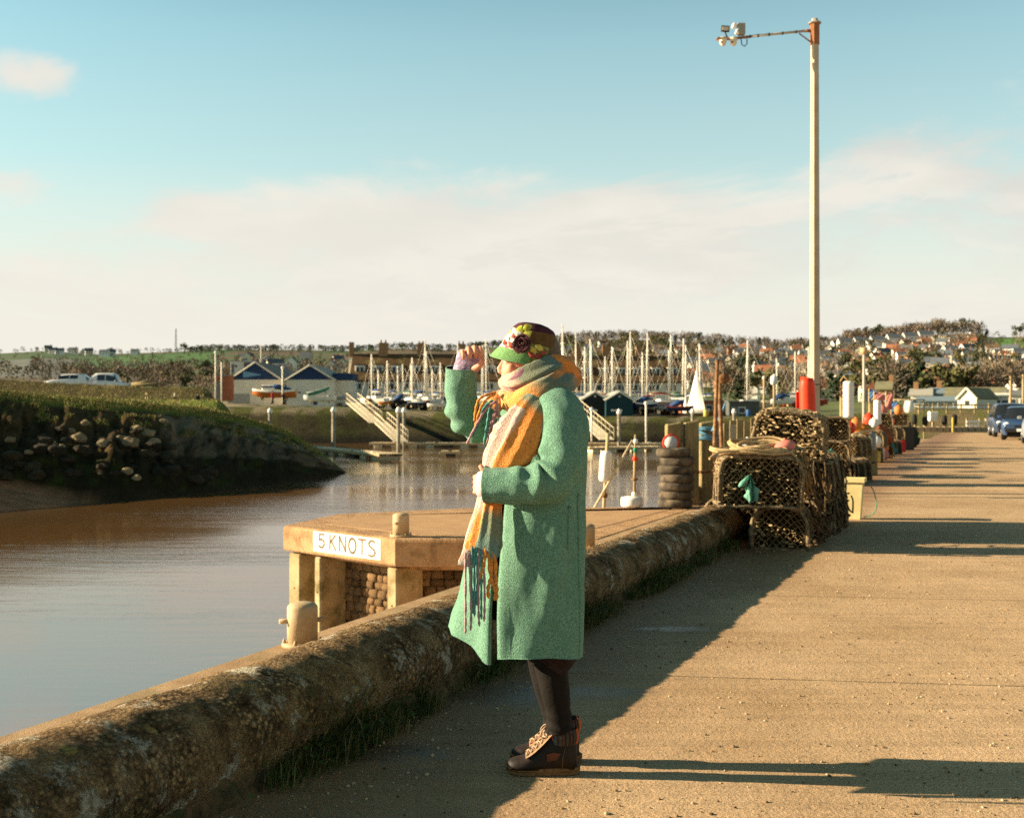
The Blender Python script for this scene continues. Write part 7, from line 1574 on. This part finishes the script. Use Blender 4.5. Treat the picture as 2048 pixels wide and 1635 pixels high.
for px, py, w in ((172, 851, 20), (128, 877, 16), (108, 885, 16), (122, 893, 14), (208, 888, 26), (245, 882, 26), (264, 892, 34), (297, 874, 26), (310, 886, 24), (60, 905, 16), (140, 862, 18), (160, 878, 30), (275, 862, 22), (255, 940, 22), (275, 955, 18), (20, 885, 20), (330, 845, 16)):
    p = bank_at(px, py); s = w/2/F*p.y; o = obj('boulder', rb.choice(bml[0]), None, None, p+V((0, -s*.3, s*.2)), rb.uniform(0, 6)); o.scale = (s*1.1, s, s*.72); tag(o, 'pale limestone boulder on the dark slope of the near river bank', 'boulder', 'pale boulders on the river bank')
for k in range(70):
    px = rb.uniform(-40, 420) if k < 80 else rb.uniform(400, 640); p = bank_at(px, rb.gauss(905, 28) if px < 350 else rb.uniform(930, 965)); s = rb.uniform(.12, .42); o = obj('boulder', rb.choice(bml[1]), None, None, p+V((0, -s*.05, -s*.15)), rb.uniform(0, 6)); o.scale = (s*1.2, s, s*.7); w_ = 'at the tip of the near river bank' if px > 400 else 'below the picnic table on the near bank' if px > 210 else 'among the pale ones at the left of the bank' if px > 80 else 'at the far left edge of the near bank'; tag(o, 'dark weedy boulder '+w_, 'boulder', 'dark boulders '+w_)

# ---- huts across the marsh on the right
def hut(label, px0, px1, pyb, pye, pya, Y, wall, roof, rz=0, chim=None, dep=7):
    t, w, he, ha = tri_house('hut', label, 'house', px0, px1, pyb, pye, pya, Y, dep, wall, wall, roof, rz, over=.2); obj('window', MB().rbox((0, -.04, he*.6), (w*.22, .06, he*.4), .01), WIN, t)
    if chim: obj('chimney', MB().rbox((0, 2, ha+.3), (.7, .7, 1.4), .02), CHB, t)
BLG = mat('roof_blue_grey', (.20, .25, .27), (.16, .20, .22), rough=.8, scale=2); GRL = mat('roof_lichen', (.24, .22, .12), (.17, .15, .09), rough=.9, scale=1)
hut('tall white gabled hut on the green bank above the road end', 1915, 1953, 806, 796, 776, 150, WHW, GRL, -.75); 
def long_house(label, px0, px1, pyb, pye, pyr, Y, wall, roof, chim=(), wins=0):
    a, b = at(px0, pyb, Y), at(px1, pyb, Y); w = b.x-a.x; zb = min(a.z, gz((px0+px1)/2, Y)-.2); t = thing('long_house', label, 'house', ((a.x+b.x)/2, Y, zb), -.35); he, hr = at(0, pye, Y).z-zb, at(0, pyr, Y).z-zb; dep = 7
    mb = MB(); mb.prism([(-w/2, 0), (w/2, 0), (w/2, dep), (-w/2, dep)], 0, he); mb.add([(-w/2, 0, he), (-w/2, dep, he), (-w/2, dep/2, hr), (w/2, 0, he), (w/2, dep, he), (w/2, dep/2, hr)], [(0, 2, 1), (3, 4, 5)]); obj('wall', mb, wall, t)
    for y0 in (-.3, dep+.3):
        mb = MB(); vs = [(-w/2-.2, y0, he-.1), (w/2+.2, y0, he-.1), (w/2+.2, dep/2, hr+.05), (-w/2-.2, dep/2, hr+.05)]; vs += [(x, y, z+.18) for x, y, z in vs]; mb.add(vs, [(3, 2, 1, 0), (4, 5, 6, 7), (0, 1, 5, 4), (1, 2, 6, 5), (2, 3, 7, 6), (3, 0, 4, 7)]); obj('roof_slope', mb, roof, t)
    for c in chim: obj('chimney', MB().rbox((c*w, dep/2, hr+.5), (.7, .7, 1.5), .02), CHB, t)
    for k in range(wins): f = obj('window', MB().rbox((w*((k+.5)/wins-.5), -.04, he*.55), (.95, .07, he*.42), .01), WFR, t); obj('pane', MB().rbox((w*((k+.5)/wins-.5), -.08, he*.55), (.72, .02, he*.32), .004), WIN, f)
long_house('low blue-grey shed right of the white hanging bags', 1838, 1926, 812, 801, 795, 158, BLG, BLG, wins=3); long_house('white bungalow with red chimneys beyond the gear', 1822, 1862, 800, 790, 779, 175, WHW, SLL, (-.25,), 2); long_house('small pale blue house beside the white bungalow', 1860, 1886, 800, 786, 777, 176, BLG, BLG, (.2,), 1); long_house('cream house with a dark window at the far right', 1988, 2016, 803, 792, 788, 155, WHW, WHW, (), 2); long_house('long lichen-roofed barn on the right behind the white hut', 1886, 2010, 800, 793, 776, 185, GRB, GRL); long_house('white house with grey roof cut by the right edge', 2018, 2075, 801, 790, 782, 170, WHW, SLT, (.1,), 3); long_house('grey-roofed house above the gear right of the tall post', 1752, 1782, 792, 778, 764, 190, CHB, GRL, (.45,), 1)
# white canvas bags hung on a rail past the gear
t = thing('canvas_rack', 'three big white canvas bags hanging from a rail past the gear', 'rack', V((at(1818, 800, 74).x, 74, -.6)))
obj('rail', MB().tube([(-1.0, 0, at(0, 799, 74).z+.6), (1.0, 0, at(0, 799, 74).z+.6)], .04, 6), WOODP, t)
for x, w in ((-.72, .26), (-.12, .32), (.48, .22)): obj('bag', MB().lathe([(w*.55, at(0, 826, 74).z+.6), (w*.9, at(0, 822, 74).z+.6), (w, at(0, 812, 74).z+.6), (w*.75, at(0, 801, 74).z+.6)], 14), SAIL, t)
for x in (-.95, .95): obj('leg', MB().tube([(x, 0, -.2), (x, 0, at(0, 799, 74).z+.6)], .05, 6), WOODP, t)
# timber railing along the marsh bank
rl = thing('timber_railing', 'long timber railing along the green bank beyond the road end', 'railing', V((at(1940, 800, 120).x, 120, .6)))
for k in range(9): obj('post', MB().rbox((at(1838+k*28, 800, 120).x-rl.location.x, 0, .6), (.14, .14, 1.4), .01), WOODP, rl)
for z in (.75, 1.15): obj('rail', MB().rbox((at(1950, 800, 120).x-rl.location.x, -.09, z), (12.5, .05, .14), .01), WOODP, rl)
# ================================================================ THE TOWN ON THE HILL AND ITS TREES
rt = random.Random(99)
HW = {'cream': mat('house_cream', (.68, .58, .42), (.60, .50, .36), rough=.9, scale=.5), 'white': mat('house_white', (.78, .73, .64), (.72, .66, .56), rough=.9, scale=.5), 'brick': mat('house_brick', (.36, .19, .11), (.30, .15, .09), rough=.9, scale=.5), 'pink': mat('house_pink', (.60, .36, .27), rough=.9, scale=.5)}
HRF = {'slate': mat('town_slate', (.12, .135, .14), (.09, .10, .11), rough=.8, scale=.6), 'red': mat('town_red_tile', (.34, .14, .07), (.26, .10, .05), rough=.9, scale=.6), 'brown': mat('town_brown_tile', (.17, .11, .065), rough=.9, scale=.6)}
def proto(w, d, he, hr, wall, roof, chim):
    t = thing('house', 'x', 'house', (0, -500, 0)); mb = MB(); mb.prism([(-w/2, -d/2), (w/2, -d/2), (w/2, d/2), (-w/2, d/2)], -2.5, he); mb.add([(-w/2, -d/2, he), (-w/2, d/2, he), (-w/2, 0, hr), (w/2, -d/2, he), (w/2, d/2, he), (w/2, 0, hr)], [(0, 2, 1), (3, 4, 5)]); obj('wall', mb, HW[wall], t)
    mb = MB()
    for s in (-1, 1): vs = [(-w/2-.3, s*(d/2+.4), he-.25), (w/2+.3, s*(d/2+.4), he-.25), (w/2+.3, 0, hr+.1), (-w/2-.3, 0, hr+.1)]; o = mb.add(vs, [(0, 1, 2, 3) if s < 0 else (3, 2, 1, 0)])
    vs2 = [mb.v[0], mb.v[1], mb.v[2], mb.v[3], mb.v[4], mb.v[5]]; obj('roof', mb, HRF[roof], t)
    if chim: obj('chimney', MB().box((w*.33, 0, hr+.4), (.8, .8, 1.8)), HW['brick'], t)
    mb = MB()
    for s in (-1, 1):
        for k in range(3): mb.box((w*(k-1)*.3, s*(d/2+.02), he*.62), (1.1, .08, 1.1))
        mb.box((s*(w/2+.02), 0, he*.62), (.08, 1.2, 1.1))
    o = obj('windows', mb, WIN, t); o['kind'] = 'stuff'; return t
PRO = {}
def house(px, Y, wall, roof, sc, rz, where):
    k = (wall, roof); 
    if k not in PRO: PRO[k] = proto(rt.uniform(8, 11), 7, rt.uniform(4.2, 5.6), rt.uniform(7.2, 8.6), wall, roof, True)
    lab = f'{wall} house with a {roof} roof ' + where; side = 'left of the tall post' if px < 1620 else 'left of the lamp column' if px < 1735 else 'right of the lamp column' if px < 1890 else 'at the far right'; hgt = 'high' if Y > .66*pl(RID, px) else 'midway up' if Y > .45*pl(RID, px) else 'low'
    if where == 'T': where = f'{hgt} on the town hill, {side}'; lab = f'{wall} {roof}-roofed house {where}'
    h = dup(PRO[k], (at(px, 0, Y).x, Y, gz(px, Y)), rz, lab, f'{wall} {roof}-roofed houses '+where, sc); return h
WK = [('white', 'slate')]*8+[('cream', 'slate')]*8+[('cream', 'red')]*3+[('white', 'red')]*2+[('brick', 'red')]*1+[('pink', 'brown')]*2+[('white', 'brown')]*3
cnt = 0; occupied = []
while cnt < 270:
    px = rt.uniform(1380, 2110) if rt.random() < .86 else rt.uniform(1120, 1420); yr = pl(RID, px); Y = rt.uniform(.30, .93)*yr if px > 1500 else rt.uniform(.38, .9)*yr
    if px < 1600 and rt.random() < .45: continue
    if px > 1960 and Y > .72*yr: continue
    if any(abs(px-a)*Y/F < 9 and abs(Y-b) < 12 for a, b in occupied): continue
    occupied.append((px, Y)); w, r = rt.choice(WK); 
    if Y < 480 and rt.random() < .28: w, r = rt.choice([('brick', 'red'), ('cream', 'red'), ('white', 'red')])
    house(px, Y, w, r, rt.uniform(.5, .78), rt.choice((0, 0, -.5, .3, -.3, 1.2)), 'T'); cnt += 1
for k in range(26):
    px = rt.uniform(430, 700) if k < 16 else rt.uniform(30, 300); yr = pl(RID, px); Y = rt.uniform(.36, .62)*yr if k < 16 else rt.uniform(.88, .98)*yr
    w, r = rt.choice(WK[:14]); house(px, Y, w, r, rt.uniform(.8, 1.1), rt.choice((0, pi/2, .4)), 'among trees on the hill at the left')
for i, (px, py_) in enumerate(((1690, 0), (1722, 0), (1755, 0), (1788, 0), (1820, 0), (1850, 0))): house(px, 845, 'white', 'slate', .95, .05, 'in the row below the hilltop wood')
for p in PRO.values():
    for ch in list(p.children): bpy.data.objects.remove(ch)
    bpy.data.objects.remove(p)
# ---- trees
LF = {'bare': mat('twigs_bare', (.22, .165, .11), (.14, .105, .07), rough=.95, scale=.3, rand=.22), 'olive': mat('leaves_olive', (.14, .125, .045), (.075, .07, .025), rough=.95, scale=.3, rand=.25), 'dark': mat('needles_dark', (.035, .05, .022), (.02, .03, .014), rough=.95, scale=.3, rand=.25), 'green': mat('leaves_green', (.075, .085, .035), (.045, .055, .022), rough=.95, scale=.3, rand=.22)}
BRK = mat('bark', (.12, .09, .06), rough=.95, scale=2)
def crown(kind, seed, n, size):
    rnd = random.Random(seed); mb = MB(); blobs = []
    for k in range(9):
        a = rnd.uniform(0, 6.3); r = rnd.uniform(.05, .62); z = rnd.uniform(.30, .92); blobs.append((V((cos(a)*r*(1-abs(z-.6)*.8), sin(a)*r*(1-abs(z-.6)*.8), z)), rnd.uniform(.16, .30)))
    if kind == 'dark': blobs = [(V((rnd.gauss(0, .08), rnd.gauss(0, .08), .12+.095*k)), .36*(1-k/11)) for k in range(9)]
    for k in range(n):
        c, r = rnd.choice(blobs); d = V((rnd.gauss(0, 1), rnd.gauss(0, 1), rnd.gauss(0, 1))).normalized(); p = c+d*r*rnd.random()**.4; s = size*rnd.uniform(.6, 1.4)
        u = V((rnd.gauss(0, 1), rnd.gauss(0, 1), rnd.gauss(0, 1))).normalized(); w = u.cross(d).normalized() if kind != 'bare' else u.orthogonal().normalized()
        if kind == 'bare': mb.add([p-w*s*.30, p+w*s*.30, p+(d+V((0, 0, .8))).normalized()*s*1.9], [(0, 1, 2)])
        else: mb.add([p-u*s, p+w*s*.8, p+u*s, p-w*s*.8], [(0, 1, 2, 3)])
    return mb.mesh('crown', [LF[kind]])
def trunk(kind, seed):
    rnd = random.Random(seed); mb = MB(); mb.tube([(0, 0, -.15), (rnd.uniform(-.02, .02), 0, .3), (rnd.uniform(-.03, .03), rnd.uniform(-.03, .03), .75)], [.035, .028, .008], 6)
    if kind != 'dark':
        for k in range(6): a = rnd.uniform(0, 6.3); z = rnd.uniform(.22, .5); mb.tube([(0, 0, z), (cos(a)*.25, sin(a)*.25, z+.22), (cos(a)*.42, sin(a)*.42, z+.42)], [.018, .010, .003], 4)
    return mb.mesh('trunk', [BRK])
CM = {k: [(crown(k, i, {'bare': 620, 'olive': 330, 'dark': 300, 'green': 330}[k], {'bare': .055, 'olive': .062, 'dark': .06, 'green': .062}[k]), trunk(k, i)) for i in range(4)] for k in LF}
TLAB = {'bare': 'bare brown winter tree', 'olive': 'olive-brown rounded tree', 'dark': 'dark evergreen tree', 'green': 'green bushy tree'}
def tree(px, Y, kind, h, where, wd=1.0, z=None):
    t = thing('tree', TLAB[kind]+' '+where, 'tree', (at(px, 0, Y).x, Y, (gz(px, Y) if z is None else z)-.2), rt.uniform(0, 6.3), TLAB[kind]+'s '+where); c, tk = rt.choice(CM[kind]); t.scale = (h*wd, h*wd, h)
    obj('crown', c, None, t); obj('trunk', tk, None, t)
# big bushes low on the right
for px, Y, k, h in ((1812, 260, 'dark', 9), (1855, 270, 'dark', 9.5), (1880, 265, 'olive', 8.5), (1905, 275, 'dark', 9), (1930, 262, 'olive', 8), (1958, 270, 'bare', 10), (1990, 265, 'bare', 9.5), (2020, 260, 'bare', 10), (2045, 258, 'bare', 9), (1790, 255, 'bare', 9), (1765, 262, 'olive', 8), (1700, 270, 'olive', 8), (1672, 262, 'dark', 7), (1640, 275, 'bare', 9), (1590, 280, 'bare', 8), (1540, 285, 'olive', 8), (1480, 290, 'dark', 8), (1440, 285, 'bare', 9), (1830, 300, 'olive', 10), (1975, 310, 'dark', 9)): tree(px, Y, k, h, 'near the marsh huts on the right', 1.05)
n = 0
while n < 150:      # among the town
    px = rt.uniform(1100, 2120); yr = pl(RID, px); Y = rt.uniform(.30, .97)*yr
    if px > 1965 and Y > .74*yr and rt.random() < .93: continue
    tree(px, Y, rt.choice(('bare', 'bare', 'bare', 'olive', 'olive', 'dark', 'green')), rt.uniform(5, 9), ('high' if Y > .66*yr else 'midway' if Y > .45*yr else 'low')+' among the town houses, '+('left of the tall post' if px < 1620 else 'left of the lamp column' if px < 1735 else 'right of the lamp column' if px < 1890 else 'at the far right')); n += 1
n = 0
while n < 65:      # left hill lower slopes
    px = rt.uniform(120, 1000); yr = pl(RID, px); Y = rt.uniform(300, 620); tree(px, Y, rt.choice(('bare', 'bare', 'olive', 'bare', 'bare', 'green')), rt.uniform(5, 9), 'on the lower slope behind the boatyard', 1.1); n += 1
for k in range(52):      # crest of the hill
    px = 1160+k*17+rt.uniform(-6, 6); 
    if px > 1975: px = 1700+rt.uniform(0, 250)
    tree(px, pl(RID, px)*rt.uniform(.97, 1.0), rt.choice(('bare', 'bare', 'bare', 'green', 'dark')), rt.uniform(6, 9)*(1.5 if 1700 < px < 1940 else 1), 'along the hilltop skyline '+('left of the tall post' if px < 1620 else 'right of the tall post'))
for px in (370, 2040): tree(px, pl(RID, px)*.995, 'green', 11, 'standing alone on the skyline')
# woods too dense to count
def wood(name, n, pick, kinds):
    for kind in kinds:
        mb = MB(); rnd = random.Random(hash(name+kind) % 1000 if False else len(name)*7+len(kind))
        for i in range(n):
            px, Y, h = pick(rnd); z = zground(px, Y); X = (px-1024)/F*Y
            for q in range(34):
                a = rnd.uniform(0, 6.3); zz = rnd.random()**.7; r = h*.42*sqrt(max(0, 1-(zz*1.2-.5)**2))*rnd.random()**.5; p = V((X+cos(a)*r, Y+sin(a)*r, z+h*(.12+.88*zz))); s = h*.085*rnd.uniform(.6, 1.4)
                u = V((rnd.gauss(0, 1), rnd.gauss(0, .6), rnd.gauss(0, 1))).normalized(); w = u.orthogonal().normalized()
                if kind == 'bare': mb.add([p-w*s*.5, p+w*s*.5, p+V((u.x*.6, u.y, abs(u.z)+.5))*s*2.0], [(0, 1, 2)])
                else: mb.add([p-u*s, p+w*s, p+u*s, p-w*s], [(0, 1, 2, 3)])
        o = obj(name, mb, LF[kind]); o['kind'] = 'stuff'
wood('distant_wood', 420, lambda r: (lambda px: (px, pl(RID, px)*(r.uniform(.55, .97) if px > 1100 else r.choice((r.uniform(.25, .5), r.uniform(.93, .99)))), r.uniform(4, 7)))(r.uniform(-80, 2130) if r.random() < .55 else r.uniform(1100, 1980)), ('bare', 'olive'))
wood('distant_wood', 360, lambda r: (lambda px: (px, pl(RID, px)*r.uniform(.90, 1.0), r.uniform(4.5, 7.5)))(r.uniform(380, 1150)), ('green',))
wood('distant_wood', 170, lambda r: (lambda px: (px, pl(RID, px)*r.uniform(.96, 1.0), r.uniform(7, 11)))(r.uniform(1690, 1965)), ('bare',))
wood('distant_wood', 260, lambda r: (lambda px: (px, pl(RID, px)*r.uniform(.93, 1.0), r.uniform(5, 8.5)))(r.uniform(1120, 1720)), ('bare',))
wood('distant_wood', 260, lambda r: (lambda px: (px, pl(RID, px)*r.uniform(.28, .62), r.uniform(4, 8)))(r.uniform(60, 760)), ('bare',))
wood('hedgerow', 130, lambda r: (lambda px, k: (px, pl(RID, px)*(.58+.10*k+.012*sin(px*.02)), r.uniform(2.5, 5)))(r.uniform(-50, 760), r.randrange(5)), ('green',))
